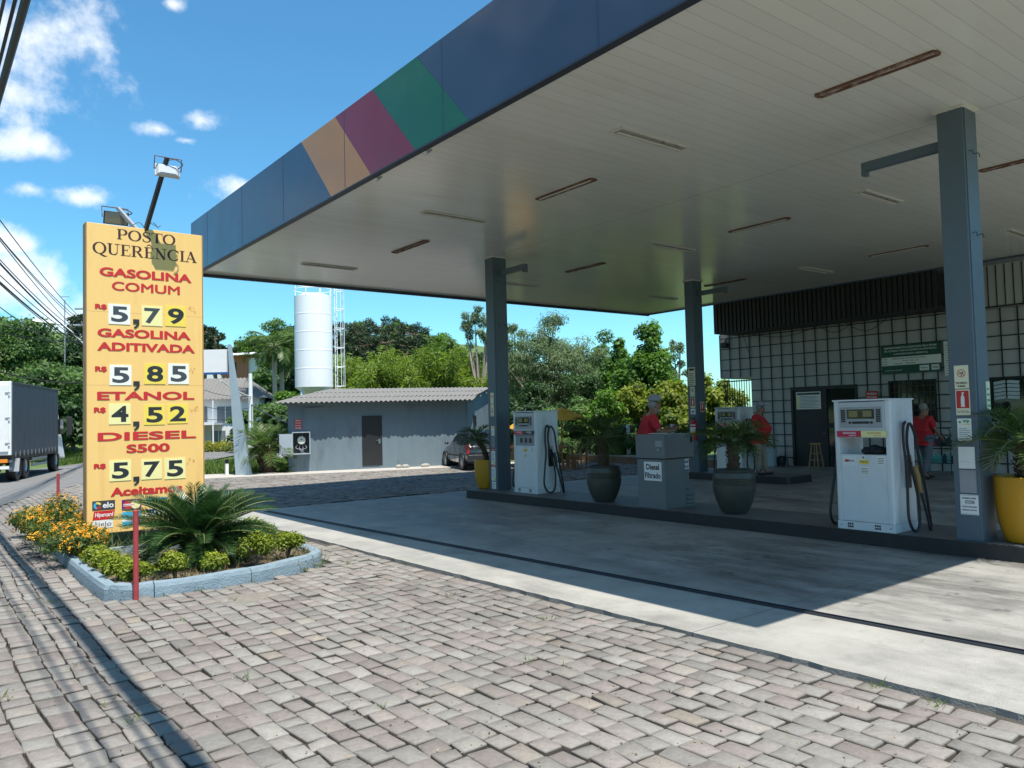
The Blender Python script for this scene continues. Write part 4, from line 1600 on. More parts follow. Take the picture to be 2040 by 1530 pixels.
        g.tube([(nx - 0.03, yo + s * 0.045, 0.82), (nx + 0.05, yo + s * 0.06, 0.85), (nx + 0.1, yo + s * 0.06, 0.74), (nx + 0.05, yo + s * 0.07, 0.64)], 0.011, 6)
        nzm = m_gold if (s < 0 and style != 'far') else m_red if style != 'far' else m_plastic
        nn_ = g.build('nozzle', nzm, t, smooth=True)
        g = MB()
        g.tube([(nx - 0.03, yo + s * 0.04, 0.84), (nx - 0.05, yo + s * 0.02, 0.92), (nx - 0.07, yo, 0.96)], 0.012, 8)
        g.build('spout', m_steel, nn_, smooth=True)
    return t


def smooth_line3(P, n=6):
    out = []
    for i in range(len(P) - 1):
        a, b, c, d = P[max(i - 1, 0)], P[i], P[i + 1], P[min(i + 2, len(P) - 1)]
        for k in range(n):
            t = k / n
            out.append(0.5 * ((2 * b) + (c - a) * t + (2 * a - 5 * b + 4 * c - d) * t * t + (3 * b - a - 3 * c + d) * t ** 3))
    out.append(P[-1])
    return out


m_card_o = mat('lettering_orange', (0.6, 0.3, 0.12), 0.5, var=0.05)
p_near = pump(10.26, 5.28, 'white fuel pump nearest the camera with red and yellow fuel labels', 'near')
p_far = pump(10.62, 12.86, 'white fuel pump at the far end of the long island beside the column', 'far')
p_b = pump(17.25, 12.62, 'white fuel pump on the far island where a man leans', 'near')
# a dark cloth left in the nook of the near pump
g = MB()
for k, (yy, xx, rz_) in enumerate(((-0.1, -0.14, 0.05), (-0.02, -0.12, 0.07), (0.06, -0.15, 0.05), (-0.05, -0.02, 0.055))):
    g.ball((10.26 + xx, 5.28 + yy - 0.05, 1.192 + rz_ * 0.8), 0.09, 0.085, rz_, 10, 6)
tag(g.build('cloth', mat('dark_cloth', (0.02, 0.02, 0.024), 0.9, var=0.3, bump=1.0, bscale=14), None, smooth=True), 'crumpled black cloth lying in the open nook of the near pump', 'cloth')

# ------------------------------------------------------------------ diesel filter cabinet
t = thing('filter_cabinet', 'grey steel diesel filter cabinet with white sign standing on the long island', 'cabinet', (10.38, 9.06, 0.19))
m_cab = mat('cabinet_grey', (0.15, 0.165, 0.175), 0.45, var=0.1, vscale=4, dirt=((0.2, 0.2, 0.19), 0.6, 0.3), dscale=2)
g = MB()
g.box(-0.37, 0.15, -0.31, 0.31, 0.0, 0.83)
g.build('body', m_cab, t, bevel=0.006)
g = MB()
g.box(0.155, 0.33, -0.25, 0.25, 0.3, 0.83)
g.build('side_door', m_cab, t, bevel=0.006)
g = MB()
g.box(0.155, 0.4, -0.31, 0.31, 0.0, 0.295)
st_ = g.build('step_box', m_cab, t, bevel=0.006)
g = MB()
for z in (0.06, 0.13, 0.2):
    g.prism([(0.17, z), (0.36, z), (0.36, z + 0.022), (0.17, z + 0.022)], 'y', -0.322, -0.311)
    g.cur = 1
    g.box(0.17, 0.36, -0.3125, -0.3105, z - 0.012, z)
    g.cur = 0
g.build('louvre', [m_cab, m_black], st_)
g = MB()
g.box(-0.38, 0.39, -0.325, 0.325, 0.85, 1.255)
g.build('top_box', m_cab, t, bevel=0.006)
g = MB()
g.box(-0.36, 0.37, -0.305, 0.305, 0.832, 0.848)
g.build('gap', m_black, t)
g = MB()
g.box(-0.373, -0.37, -0.24, 0.15, 0.47, 0.79)
sg = g.build('notice', m_white, t)
sg['label'] = 'white Diesel Filtrado sign'
g = MB()
text(g, 'Diesel', (-0.3745, 0.1, 0.655), (0, -1, 0), (0, 0, 1), 0.29, 0.1, 0.03)
text(g, 'Filtrado', (-0.3745, 0.13, 0.51), (0, -1, 0), (0, 0, 1), 0.35, 0.1, 0.03)
g.build('lettering', m_ink, sg)
g = MB()
g.box(0.175, 0.325, -0.254, -0.251, 0.64, 0.82)
sg = g.build('notice', m_white, t)
g = MB()
text(g, 'Diesel', (0.19, -0.2555, 0.74), (1, 0, 0), (0, 0, 1), 0.115, 0.055, 0.03)
text(g, 'Filtrado', (0.185, -0.2555, 0.66), (1, 0, 0), (0, 0, 1), 0.13, 0.055, 0.03)
g.build('lettering', m_blue, sg)
g = MB()
g.box(-0.383, -0.381, -0.28, -0.13, 1.05, 1.15)
g.build('label_plate', m_inkgrey, t)
g = MB()
g.lathe([(0.018, 0), (0.018, 0.02), (0.01, 0.024)], 12, (-0.4, -0.2, 1.0), 'x')
g.build('lock', m_steel, t)
g = MB()
g.box(0.3, 0.33, -0.35, -0.326, 1.1, 1.2)
g.build('latch', m_black, t)

# ------------------------------------------------------------------ palms


def palm_parts(t, trunk_h, trunk_r, n_fr, flen, llen, lmat, seed, e_hi=78, e_lo=-25, droop=70, n_leaf=34, vee=0.35, width=0.09, stem_m=None, lean=(0, 0), stubs=True, tint0=0.5, jit=0.1, bark=None, boot=0.25):
    rg = np.random.default_rng(seed)
    rd = random.Random(seed)
    g = MB()
    N = 9
    pts = [(lean[0] * (k / (N - 1)) ** 2 + rd.gauss(0, trunk_r * 0.05), lean[1] * (k / (N - 1)) ** 2 + rd.gauss(0, trunk_r * 0.05), trunk_h * k / (N - 1)) for k in range(N)]
    g.tube(pts, [trunk_r * (0.85 + 0.25 * (k / (N - 1)) + rd.gauss(0, 0.04)) for k in range(N)], 12)
    if stubs:
        for k in range(int(trunk_h / trunk_r * 16)):
            z = trunk_h * (k / (trunk_h / trunk_r * 16))
            a = k * 2.4 + rd.gauss(0, 0.2)
            f = z / trunk_h
            cx, cy = lean[0] * f * f, lean[1] * f * f
            r = trunk_r * (0.85 + 0.25 * f)
            L = trunk_r * rd.uniform(0.25, 0.6)
            p = Vector((cx + math.cos(a) * r * 0.9, cy + math.sin(a) * r * 0.9, z))
            q = p + Vector((math.cos(a) * L, math.sin(a) * L, L * rd.uniform(0.7, 1.5)))
            g.bar(p, q, trunk_r * 0.32, trunk_r * 0.14)
    g.build('trunk', bark or m_palm_bark, t, smooth=False)
    P, Nn, D, S, T = [], [], [], [], []
    g = MB()
    top = np.array([lean[0], lean[1], trunk_h])
    for i in range(n_fr):
        u = (i + 0.5) / n_fr
        az = i * 2.39996 + rg.normal() * 0.15
        e0 = R(e_hi + (e_lo - e_hi) * u ** 0.85) + rg.normal() * 0.08
        L = flen * (0.7 + 0.3 * math.sin(math.pi * min(1, u * 1.2))) * (1 + rg.normal() * 0.08)
        h = np.array([math.cos(az), math.sin(az), 0])
        side = np.array([-math.sin(az), math.cos(az), 0])
        dr = R(droop) * (0.7 + 0.6 * rg.random())
        K = 14
        p = top + h * trunk_r * 0.4
        pts = [p.copy()]
        tang = []
        bend = rg.normal() * 0.15
        for k in range(K):
            s = (k + 0.5) / K
            e = e0 - dr * s ** 1.6
            d = h * math.cos(e) + np.array([0, 0, math.sin(e)]) + side * bend * s
            d /= np.linalg.norm(d)
            p = p + d * (L / K)
            pts.append(p.copy())
            tang.append(d)
        g.tube([tuple(q) for q in pts], [0.02 * flen ** 0.5 * (1 - 0.85 * k / K) * (1.0 if flen > 0.8 else 0.7) for k in range(K + 1)], 4, cap=False)
        pa = np.array(pts)
        tn = rg.normal(tint0, 0.16)
        for j in range(n_leaf):
            s = 0.14 + 0.86 * (j + 0.3) / n_leaf
            x = s * K
            k = min(K - 1, int(x))
            b = pa[k] + (pa[k + 1] - pa[k]) * (x - k)
            d = tang[k]
            upn = np.cross(side, d) * -1
            if upn[2] < 0 and e0 > 0:
                upn = -upn
            for sg in (-1, 1):
                ld = d * (0.45 + 0.5 * s) + side * sg * 0.9 + upn * vee + rg.normal(size=3) * jit
                P.append(b)
                D.append(ld)
                Nn.append(upn * 0.9 - side * sg * vee + rg.normal(size=3) * 0.08)
                S.append(llen * (0.35 + 0.65 * math.sin(math.pi * min(1, (0.12 + 0.88 * s) ** 0.9)) ** 0.6) * (1 + rg.normal() * 0.06))
                T.append(np.clip(tn + rg.normal() * 0.1, 0, 1))
    g.build('frond_stems', stem_m or m_stem, t)
    leaf_mesh('fronds', np.array(P), np.array(Nn), np.array(S), lmat, t, np.array(T), aspect=width, dirs=np.array(D), fold=0.03, seed=seed)


m_stem = mat('frond_stem', (0.13, 0.16, 0.05), 0.6, var=0.2)
m_clay = mat('glazed_clay', (0.06, 0.062, 0.05), 0.42, var=0.25, vscale=3, dirt=((0.12, 0.105, 0.05), 0.52, 0.25), dscale=3.5)


def pot(x, y, label, style, z0=0.19, s=1.0):
    t = thing('plant_pot', label, 'pot', (x, y, z0))
    g = MB()
    if style == 'clay':
        prof = [(0.17, 0.0), (0.215, 0.05), (0.28, 0.2), (0.318, 0.34), (0.325, 0.42)]
        for k in range(6):
            z = 0.435 + k * 0.022
            prof += [(0.326, z), (0.318, z + 0.011)]
        prof += [(0.318, 0.57), (0.305, 0.615), (0.3, 0.63), (0.31, 0.645), (0.315, 0.665), (0.305, 0.675), (0.28, 0.67), (0.265, 0.64), (0.262, 0.6)]
    else:
        prof = [(0.2, 0.0), (0.225, 0.015), (0.265, 0.12), (0.295, 0.25), (0.312, 0.4), (0.318, 0.6), (0.318, 0.735), (0.31, 0.745), (0.285, 0.74), (0.28, 0.68)]
    g.lathe([(r * s, z * s) for r, z in prof], 40, cap=False)
    g.build('pot_wall', m_clay if style == 'clay' else m_yellow, t, smooth=True)
    g = MB()
    zt = (0.615 if style == 'clay' else 0.69) * s
    g.lathe([(0.001, zt + 0.02), (0.15 * s, zt + 0.015), (0.285 * s, zt - 0.01)], 24, cap=False)
    g.build('potting_soil', m_soil, t)
    return z0 + zt


def potted_palm(x, y, z, label, th, tr, nf, fl, ll, seed, **k):
    t = thing('potted_palm', label, 'palm', (x, y, z))
    palm_parts(t, th, tr, nf, fl, ll, L_palm, seed, **k)


z = pot(10.25, 10.45, 'dark ribbed clay pot between the far pump and the filter cabinet', 'clay')
potted_palm(10.25, 10.45, z, 'young palm with dark drooping fronds in the clay pot left of the filter cabinet', 0.55, 0.085, 17, 0.82, 0.26, 1, e_hi=75, e_lo=-12, droop=80, n_leaf=34, width=0.06, tint0=0.3)
z = pot(10.39, 7.65, 'dark ribbed clay pot between the filter cabinet and the near pump', 'clay', s=1.03)
potted_palm(10.39, 7.65, z, 'young palm with rough trunk in the clay pot right of the filter cabinet', 0.46, 0.085, 24, 0.7, 0.24, 2, e_hi=72, e_lo=-8, droop=70, n_leaf=30, width=0.06, tint0=0.45)
z = pot(10.36, 3.53, 'yellow pot beside the near column, partly in sun', 'yellow', s=1.04)
potted_palm(10.36, 3.53, z, 'palm with long spreading fronds in the yellow pot at the right edge', 0.42, 0.1, 26, 0.85, 0.28, 3, e_hi=72, e_lo=-10, droop=80, n_leaf=34, width=0.055, tint0=0.35)
z = pot(10.5, 14.52, 'yellow pot at the far end of the long island behind the column', 'yellow', s=0.88)
potted_palm(10.5, 14.52, z, 'leaning palm in the yellow pot behind the far column', 0.5, 0.06, 20, 0.52, 0.2, 4, e_hi=80, e_lo=-15, droop=85, n_leaf=26, width=0.06, lean=(-0.16, 0.1), tint0=0.3)

# ------------------------------------------------------------------ station building
BX = 22.6
bld = thing('station_building', 'white panelled station shop with black iron grid and dark ribbed fascia under the canopy', 'building', (BX, 8, 0))


def B(*a):                                                  # world box -> local to the building
    x0, x1, y0, y1, z0, z1 = a
    return (x0 - BX, x1 - BX, y0 - 8, y1 - 8, z0, z1)


m_panel = mat('wall_panel', (0.46, 0.46, 0.44), 0.6, var=0.06, vscale=1.5, dirt=((0.42, 0.41, 0.38), 0.6, 0.35), dscale=1.4)
openings = [(12.06, 14.3, 0.0, 2.54), (9.79, 11.12, 1.37, 2.58), (4.0, 8.42, 1.37, 2.54)]
g = MB()
ys = sorted({-6.0, 15.78} | {v for o_ in openings for v in o_[:2]})
for a, b in zip(ys[:-1], ys[1:]):
    zs = [(0.0, 4.62)]
    for o_ in openings:
        if o_[0] <= a and b <= o_[1]:
            zs = [(0.0, o_[2]), (o_[3], 4.62)] if o_[2] > 0 else [(o_[3], 4.62)]
    for z0, z1 in zs:
        g.box(*B(BX, BX + 0.18, a, b, z0, z1))
g.box(*B(BX, BX + 0.18, 15.78, 17.02, 2.96, 4.62))
g.build('wall', m_panel, bld)
g = MB()
g.box(*B(BX + 0.18, BX + 6, 15.6, 15.78, 0, 4.62))
g.box(*B(BX + 0.18, BX + 6, 16.85, 17.02, 2.96, 4.62))
g.box(*B(BX + 0.18, BX + 6, 15.78, 16.85, 2.96, 3.1))
g.build('end_wall', m_panel, bld)
g = MB()
g.box(*B(BX + 0.18, BX + 6, -6, 15.6, 4.4, 4.6))
g.box(*B(BX + 5.9, BX + 6, -6, 15.6, 0, 4.4))
g.box(*B(21.325, BX + 0.4, -6, 16.3, 5.44, 5.6))
g.box(*B(BX + 0.2, BX + 0.4, -6, 16.3, 4.62, 5.44))
g.build('roof', m_galv, bld)
# the iron grid
g = MB()
wb = 0.014
for k in range(0, 60):
    y = 17.0 - 0.405 * k
    if y < -5.9:
        break
    segs = [(0.02 if y < 15.7 else 2.98, 4.5)]
    for o_ in openings:
        if o_[0] - 0.02 < y < o_[1] + 0.02:
            segs = ([(0.02, o_[2])] if o_[2] > 0 else []) + [(o_[3], 4.5)]
    for z0, z1 in segs:
        g.box(*B(BX - 0.055, BX - 0.03, y - wb, y + wb, z0, z1))
for k in range(0, 13):
    z = 4.36 - 0.372 * k
    if z < 0.05:
        break
    segs = [(-5.9, 17.0)] if z > 2.97 else [(-5.9, 15.76)]
    for o_ in openings:
        if o_[2] - 0.01 < z < o_[3] + 0.01:
            ns = []
            for a, b in segs:
                if o_[0] > a and o_[1] < b:
                    ns += [(a, o_[0]), (o_[1], b)]
                else:
                    ns.append((a, b))
            segs = ns
    for a, b in segs:
        g.box(*B(BX - 0.0295, BX - 0.006, a, b, z - wb, z + wb))
g.build('grid_bars', m_black, bld)
# dark ribbed fascia hanging in front, pale ribbed cladding farther right
g = MB()
y = 9.12
while y < 16.3:
    g.box(*B(21.36, 21.40, y, y + 0.1, 4.42, 5.437))
    g.box(*B(21.4005, 21.43, y + 0.1, y + 0.15, 4.42, 5.437))
    y += 0.15
g.box(*B(21.4005, BX + 0.1, 16.3, 16.34, 4.42, 5.437))
g.box(*B(21.43, BX + 0.1, 9.12, 16.3, 4.42, 4.47))
g.box(*B(21.43, 21.45, 9.12, 16.3, 4.47, 5.437))
g.build('dark_fascia', m_black, bld)
g = MB()
g.box(*B(22.2, 22.3, -6, 9.1, 4.35, 5.44))
g.box(*B(22.3, BX + 0.3, -6, 9.1, 4.35, 4.4))
g.build('pale_cladding', m_panel, bld)
g = MB()
y = 9.0
while y > -6:
    g.box(*B(22.178, 22.199, y, y + 0.02, 4.37, 5.42))
    y -= 0.2
g.box(*B(22.17, 22.199, -6, 9.1, 4.33, 4.369))
g.build('cladding_ribs', m_black, bld)
# door
g = MB()
g.box(*B(BX - 0.04, BX + 0.1, 14.22, 14.3, 0, 2.54))
g.box(*B(BX - 0.04, BX + 0.1, 12.06, 12.14, 0, 2.54))
g.box(*B(BX - 0.04, BX + 0.1, 12.14, 14.22, 2.44, 2.54))
g.box(*B(BX - 0.04, BX + 0.1, 13.06, 13.16, 0, 2.44))
df = g.build('door_frame', m_black, bld)
g = MB()
g.box(*B(BX + 0.0, BX + 0.05, 13.165, 14.215, 0.0, 2.435))
dl = g.build('door', m_black, bld)
dl['label'] = 'dark solid door leaf with a white poster'
g = MB()
g.box(*B(BX - 0.012, BX - 0.001, 13.27, 14.12, 1.82, 2.37))
po = g.build('poster', m_plw, dl)
g = MB()
g.cur = 0
g.box(*B(BX - 0.014, BX - 0.0125, 13.3, 14.09, 2.28, 2.34))
g.cur = 1
rr_ = random.Random(8)
for k in range(9):
    z = 1.87 + k * 0.044
    g.box(*B(BX - 0.014, BX - 0.0125, 13.32 + rr_.uniform(0, 0.15), 13.98, z, z + 0.018))
g.cur = 2
g.box(*B(BX - 0.014, BX - 0.0125, 14.0, 14.09, 1.86, 2.25))
g.build('print', [m_ink, m_inkgrey, m_yel2], po)
g = MB()
g.box(*B(BX + 0.0, BX + 0.03, 12.145, 13.055, 0.02, 2.435))
g.build('glass_pane', m_glass, bld)
g = MB()
g.box(*B(BX - 0.03, BX - 0.0005, 12.145, 13.055, 1.22, 1.38))
g.build('door_rail', m_black, bld)
g = MB()
g.tube([(-0.03, 13.11 - 8, 1.05), (-0.09, 13.11 - 8, 1.05), (-0.09, 13.2 - 8, 1.05)], 0.012, 8)
g.build('door_handle', m_steel, dl)
for (y0, y1, z0, z1), lab, nm in (((9.79, 11.12, 1.37, 2.58), 'small window with a grid of square panes', 0), ((4.0, 8.42, 1.37, 2.54), 'wide dark shop window', 1)):
    g = MB()
    f_ = 0.05
    g.box(*B(BX - 0.03, BX + 0.1, y0, y0 + f_, z0, z1))
    g.box(*B(BX - 0.03, BX + 0.1, y1 - f_, y1, z0, z1))
    g.box(*B(BX - 0.03, BX + 0.1, y0 + f_, y1 - f_, z0, z0 + f_))
    g.box(*B(BX - 0.03, BX + 0.1, y0 + f_, y1 - f_, z1 - f_, z1))
    w_ = g.build('window', m_black, bld)
    w_['label'] = lab
    g = MB()
    g.box(*B(BX + 0.02, BX + 0.03, y0 + f_, y1 - f_, z0 + f_, z1 - f_))
    g.build('pane', m_glass, w_)
    g = MB()
    if nm == 0:
        for k in range(1, 8):
            y = y0 + (y1 - y0) * k / 8
            g.box(*B(BX - 0.01, BX + 0.018, y - 0.01, y + 0.01, z0 + f_, z1 - f_))
        for k in range(1, 7):
            z = z0 + (z1 - z0) * k / 7
            g.box(*B(BX - 0.0095, BX + 0.0175, y0 + f_, y1 - f_, z - 0.01, z + 0.01))
    else:
        for y in (4.9, 5.8, 6.7, 7.6):
            g.box(*B(BX - 0.02, BX + 0.018, y - 0.03, y + 0.03, z0 + f_, z1 - f_))
    g.build('muntins', mat('muntin_brown', (0.07, 0.055, 0.03), 0.6), w_)
# louvre slats in the big window, reflected brightness put into their pale colour
for yy in (7.72, 6.95):
    g = MB()
    for k in range(5):
        z = 1.98 + k * 0.1
        g.bar((-0.01, yy - 8 + 0.02, z), (-0.01, yy - 8 + 0.3, z + 0.03), 0.006, 0.085, (0.35, 0, 1))
        g.bar((-0.01, yy - 8 + 0.34, z + 0.03), (-0.01, yy - 8 + 0.62, z - 0.01), 0.006, 0.085, (0.35, 0, 1))
    g.build('louvre_slats', mat('slat', (0.55, 0.62, 0.64), 0.35, var=0.1), bld)
# barred gate in the porch at the left end
g = MB()
for k in range(12):
    y = 15.82 + k * 0.1
    g.box(*B(BX + 0.05, BX + 0.07, y - 0.009, y + 0.009, 0.05, 2.9))
for z in (0.06, 1.0, 1.62, 2.86):
    g.box(*B(BX + 0.0705, BX + 0.09, 15.79, 17.0, z - 0.02, z + 0.02))
g.build('barred_gate', m_black, bld)
# rails and loose cables under the fascia
g = MB()
for z in (4.52, 4.58):
    g.tube([(-0.08, -5.9 - 8, z), (-0.08, 16.9 - 8, z)], 0.014, 6)
g.build('pipe_rail', m_galv, bld)
rg_ = random.Random(4)
for a, b, sag in (((15.9, 4.5), (13.2, 4.42), 0.25), ((13.2, 4.42), (12.0, 4.5), 0.3), ((12.4, 4.5), (11.7, 4.1), 0.05), ((11.7, 4.1), (10.9, 4.55), 0.1), ((16.0, 4.5), (15.7, 3.6), 0.02)):
    g = MB()
    pts = []
    for k in range(11):
        u = k / 10
        pts.append((-0.1, a[0] + (b[0] - a[0]) * u - 8, a[1] + (b[1] - a[1]) * u - sag * math.sin(math.pi * u)))
    g.tube(pts, 0.009, 5)
    g.build('loose_cable', m_black, bld)

# camera-like floodlight on the corner
t = thing('floodlight', 'small dark floodlight under the fascia at the left corner of the shop', 'floodlight', (BX - 0.06, 16.75, 4.12))
g = MB()
g.prism([(-0.16, -0.05), (0.0, -0.09), (0.02, 0.06), (-0.12, 0.1)], 'y', -0.13, 0.13)
g.build('housing', m_black, t, bevel=0.01)
g = MB()
g.bar((-0.05, 0, 0.08), (0.05, 0, 0.22), 0.03)
g.build('bracket', m_black, t)

# boards fixed to the wall
t = thing('licence_board', 'wide green and white environmental licence board on the white grid wall', 'board', (BX - 0.065, 10.42, 2.78))
g = MB()
g.box(-0.015, 0, -0.84, 0.84, 0, 0.82)
g.build('board', m_green, t)
g = MB()
g.box(-0.0175, -0.0155, -0.83, 0.83, 0.24, 0.48)
g.build('white_band', m_plw, t)
L_ = lambda s, u, z, w, h, gg, b=0.02: text(gg, s, (-0.0185, 0.84 - u, z), (0, -1, 0), (0, 0, 1), w, h, b)
for row in (('EMPREENDIMENTO LICENCIADO PELA FEPAM', 0.1, 0.72, 1.46, 0.055), ('DE ACORDO COM AS NORMAS DE PROTEÇÃO', 0.1, 0.625, 1.46, 0.07), ('E CONSERVAÇÃO AMBIENTAL', 0.38, 0.53, 0.95, 0.07), ('www.fepam.rs.gov.br', 0.1, 0.08, 0.5, 0.035)):
    g = MB()
    L_(*row, g)
    g.build('lettering', m_white, t)
g = MB()
L_('COM. DE PROD. DE PETROLEO LONGA', 0.3, 0.415, 0.95, 0.035, g)
L_('01218 / 2012 - DL', 0.62, 0.345, 0.45, 0.035, g)
L_('05/05/2012  -  05/05/2016', 0.35, 0.268, 0.62, 0.035, g)
for z in (0.268, 0.345, 0.415):
    L_('Nome:', 0.06, z, 0.12, 0.03, g)
g.build('small_lettering', m_ink, t)
for u, s_ in ((1.08, 'Fepam'), (1.4, 'FEPAM')):
    g = MB()
    y1 = 0.84 - u
    g.box(-0.0175, -0.0155, y1 - 0.26 + (0.05 if u > 1.2 else 0), y1, 0.05, 0.2)
    lg = g.build('logo', m_white, t)
    g = MB()
    L_(s_, u + 0.03, 0.1, 0.18 if u < 1.2 else 0.15, 0.05, g)
    g.build('logo_mark', m_green if u < 1.2 else m_ink, lg)
t = thing('notice_sheet', 'tall narrow pale notice sheet on the wall right of the green board', 'notice', (BX - 0.062, 9.42, 2.65))
g = MB()
g.box(-0.006, 0, -0.13, 0.1, 0, 0.95)
g.build('sheet', m_plw, t)
g = MB()
for k in range(12):
    z = 0.05 + k * 0.07
    g.box(-0.0075, -0.0065, -0.1, 0.06, z, z + 0.02)
g.build('print', m_inkgrey, t)
t = thing('warning_plate', 'small dark red plate with white writing right of the shop door', 'sign', (BX - 0.062, 11.6, 2.05))
g = MB()
g.box(-0.008, 0, -0.18, 0.18, 0, 0.26)
g.build('plate', m_red, t)
g = MB()
text(g, 'PROIBIDO', (-0.0095, 0.15, 0.15), (0, -1, 0), (0, 0, 1), 0.3, 0.06, 0.02)
text(g, 'ESTACIONAR', (-0.0095, 0.15, 0.05), (0, -1, 0), (0, 0, 1), 0.3, 0.06, 0.02)
g.build('lettering', m_plw, t)

# small things along the foot of the shop wall
t = thing('stool', 'tall round wooden stool standing in front of the shop door', 'stool', (21.9, 13.1, 0.012))
g = MB()
g.lathe([(0.16, 0.72), (0.17, 0.73), (0.17, 0.76), (0.16, 0.77)], 20)
g.build('seat', m_wood2, t)
for a in (45, 135, 225, 315):
    c, s = math.cos(R(a)), math.sin(R(a))
    g = MB()
    g.tube([(c * 0.11, s * 0.11, 0.72), (c * 0.22, s * 0.22, 0.0)], 0.02, 8)
    g.build('leg', m_wood2, t)
g = MB()
for a in (0, 90, 180, 270):
    for z in (0.25, 0.45):
        k = 0.11 + 0.11 * (0.72 - z) / 0.72
        c, s = math.cos(R(a + 45)) * k, math.sin(R(a + 45)) * k
        c2, s2 = math.cos(R(a + 135)) * k, math.sin(R(a + 135)) * k
        g.tube([(c, s, z), (c2, s2, z)], 0.012, 6)
g.build('rungs', m_wood2, t)
t = thing('bucket', 'pale blue plastic drum standing by the white grid wall', 'bucket', (21.9, 14.75, 0.012))
g = MB()
g.lathe([(0.2, 0), (0.22, 0.02), (0.25, 0.5), (0.265, 0.51), (0.265, 0.54), (0.24, 0.54), (0.2, 0.1)], 24)
g.build('drum', mat('bucket_plastic', (0.36, 0.45, 0.5), 0.5), t, smooth=True)
g = MB()
g.tube([(0.0, 0.262 * math.cos(a), 0.5 - 0.26 * math.sin(a)) for a in [math.pi * k / 10 for k in range(11)]], 0.006, 5)
g.build('handle', m_steel, t)
t = thing('vacuum_cleaner', 'small black machine on the floor left of the shop door', 'machine', (22.2, 14.5, 0.012))
g = MB()
g.lathe([(0.13, 0.03), (0.14, 0.05), (0.14, 0.24), (0.11, 0.3), (0.04, 0.33)], 18)
g.build('tank', m_black, t, smooth=True)
g = MB()
g.tube([(0, -0.1, 0.25), (-0.1, -0.2, 0.35), (-0.12, -0.3, 0.2), (-0.1, -0.32, 0.02)], 0.02, 8)
g.build('hose', m_rubber, t, smooth=True)
g = MB()
for a in (0, 120, 240):
    g.ball((0.1 * math.cos(R(a)), 0.1 * math.sin(R(a)), 0.025), 0.025, n=8, m=6)
g.build('castors', m_rubber, t)
t = thing('oil_rack', 'dark wire rack with two shelves of oil bottles by the shop wall', 'rack', (21.7, 9.45, 0.012))
g = MB()
for x_ in (-0.2, 0.2):
    pts = [(x_, -0.42, 0)] + [(x_, -0.42 + 0.1 * (1 - math.cos(a)), 1.12 + 0.1 * math.sin(a)) for a in [R(15 * k) for k in range(7)]] + [(x_, 0.32 + 0.1 * math.sin(a), 1.12 + 0.1 * math.cos(a)) for a in [R(15 * k) for k in range(7)]] + [(x_, 0.42, 0)]
    g.tube(pts, 0.012, 6)
g.build('frame', m_black, t)
for z in (0.3, 0.75):
    g = MB()
    g.box(-0.21, 0.21, -0.44, 0.44, z - 0.015, z)
    for x_ in (-0.21, 0.21):
        g.bar((x_, -0.44, z + 0.08), (x_, 0.44, z + 0.08), 0.012)
    g.build('shelf', m_black, t)


def bottle():
    g = MB()
    g.loft([[(sx * a, sy * b, z) for sx, sy in ((-1, -1), (1, -1), (1, 1), (-1, 1))] for a, b, z in ((0.035, 0.05, 0), (0.04, 0.055, 0.01), (0.04, 0.055, 0.16), (0.018, 0.018, 0.21), (0.018, 0.018, 0.24))])
    return g


bm = [mat('bottle_green', (0.02, 0.16, 0.09), 0.35), mat('bottle_blue', (0.03, 0.05, 0.1), 0.35), mat('bottle_cyan', (0.1, 0.4, 0.36), 0.35), m_black]
src = {}
for z, n_, ms in ((0.3, 8, (2, 2, 2, 2, 2, 1, 2, 3)), (0.75, 7, (0, 0, 0, 1, 1, 3, 1))):
    for k in range(n_):
        mi = ms[k]
        lab = {0: 'green oil bottle on the upper shelf of the wire rack', 1: 'dark blue oil bottle on the wire rack', 2: 'pale green oil bottle on the lower shelf of the wire rack', 3: 'black oil bottle on the wire rack'}[mi]
        if mi not in src:
            o = bottle().build('oil_bottle', bm[mi])
            src[mi] = tag(o, lab, 'bottle', {0: 'green oil bottles on the rack', 1: 'blue oil bottles on the rack', 2: 'pale oil bottles on the rack', 3: 'black oil bottles on the rack'}[mi])
        else:
            o = src[mi].copy()
            COL.objects.link(o)
        o.location = (21.62, 9.45 + 0.36 - k * 0.115, z + 0.013)
# round hose reel by the big window
t = thing('hose_coil', 'coil of black hose hanging on the wall left of the wide window', 'hose', (BX - 0.12, 8.75, 1.75))
g = MB()
for k in range(4):
    g.tube([(0.02 * k - 0.04, (0.3 + 0.012 * k) * math.cos(a), (0.3 + 0.012 * k) * math.sin(a)) for a in [R(15 * j) for j in range(25)]], 0.016, 6, cap=False)
g.build('coil', m_rubber, t)
g = MB()
g.bar((0.1, 0, 0.3), (-0.08, 0, 0.3), 0.05)
g.build('hook', m_black, t)

# ------------------------------------------------------------------ price sign
SY = 12.0
sx0, sx1, sz0, sz1 = 1.93, 3.475, 0.335, 4.655
sign = thing('price_sign', 'tall orange yellow fuel price board standing in the planting bed', 'price sign', (2.7, SY, 0.1))


def S(px, py):
    p = at_y(px, py, SY)
    return Vector((p.x - 2.7, 0, p.z - 0.1))


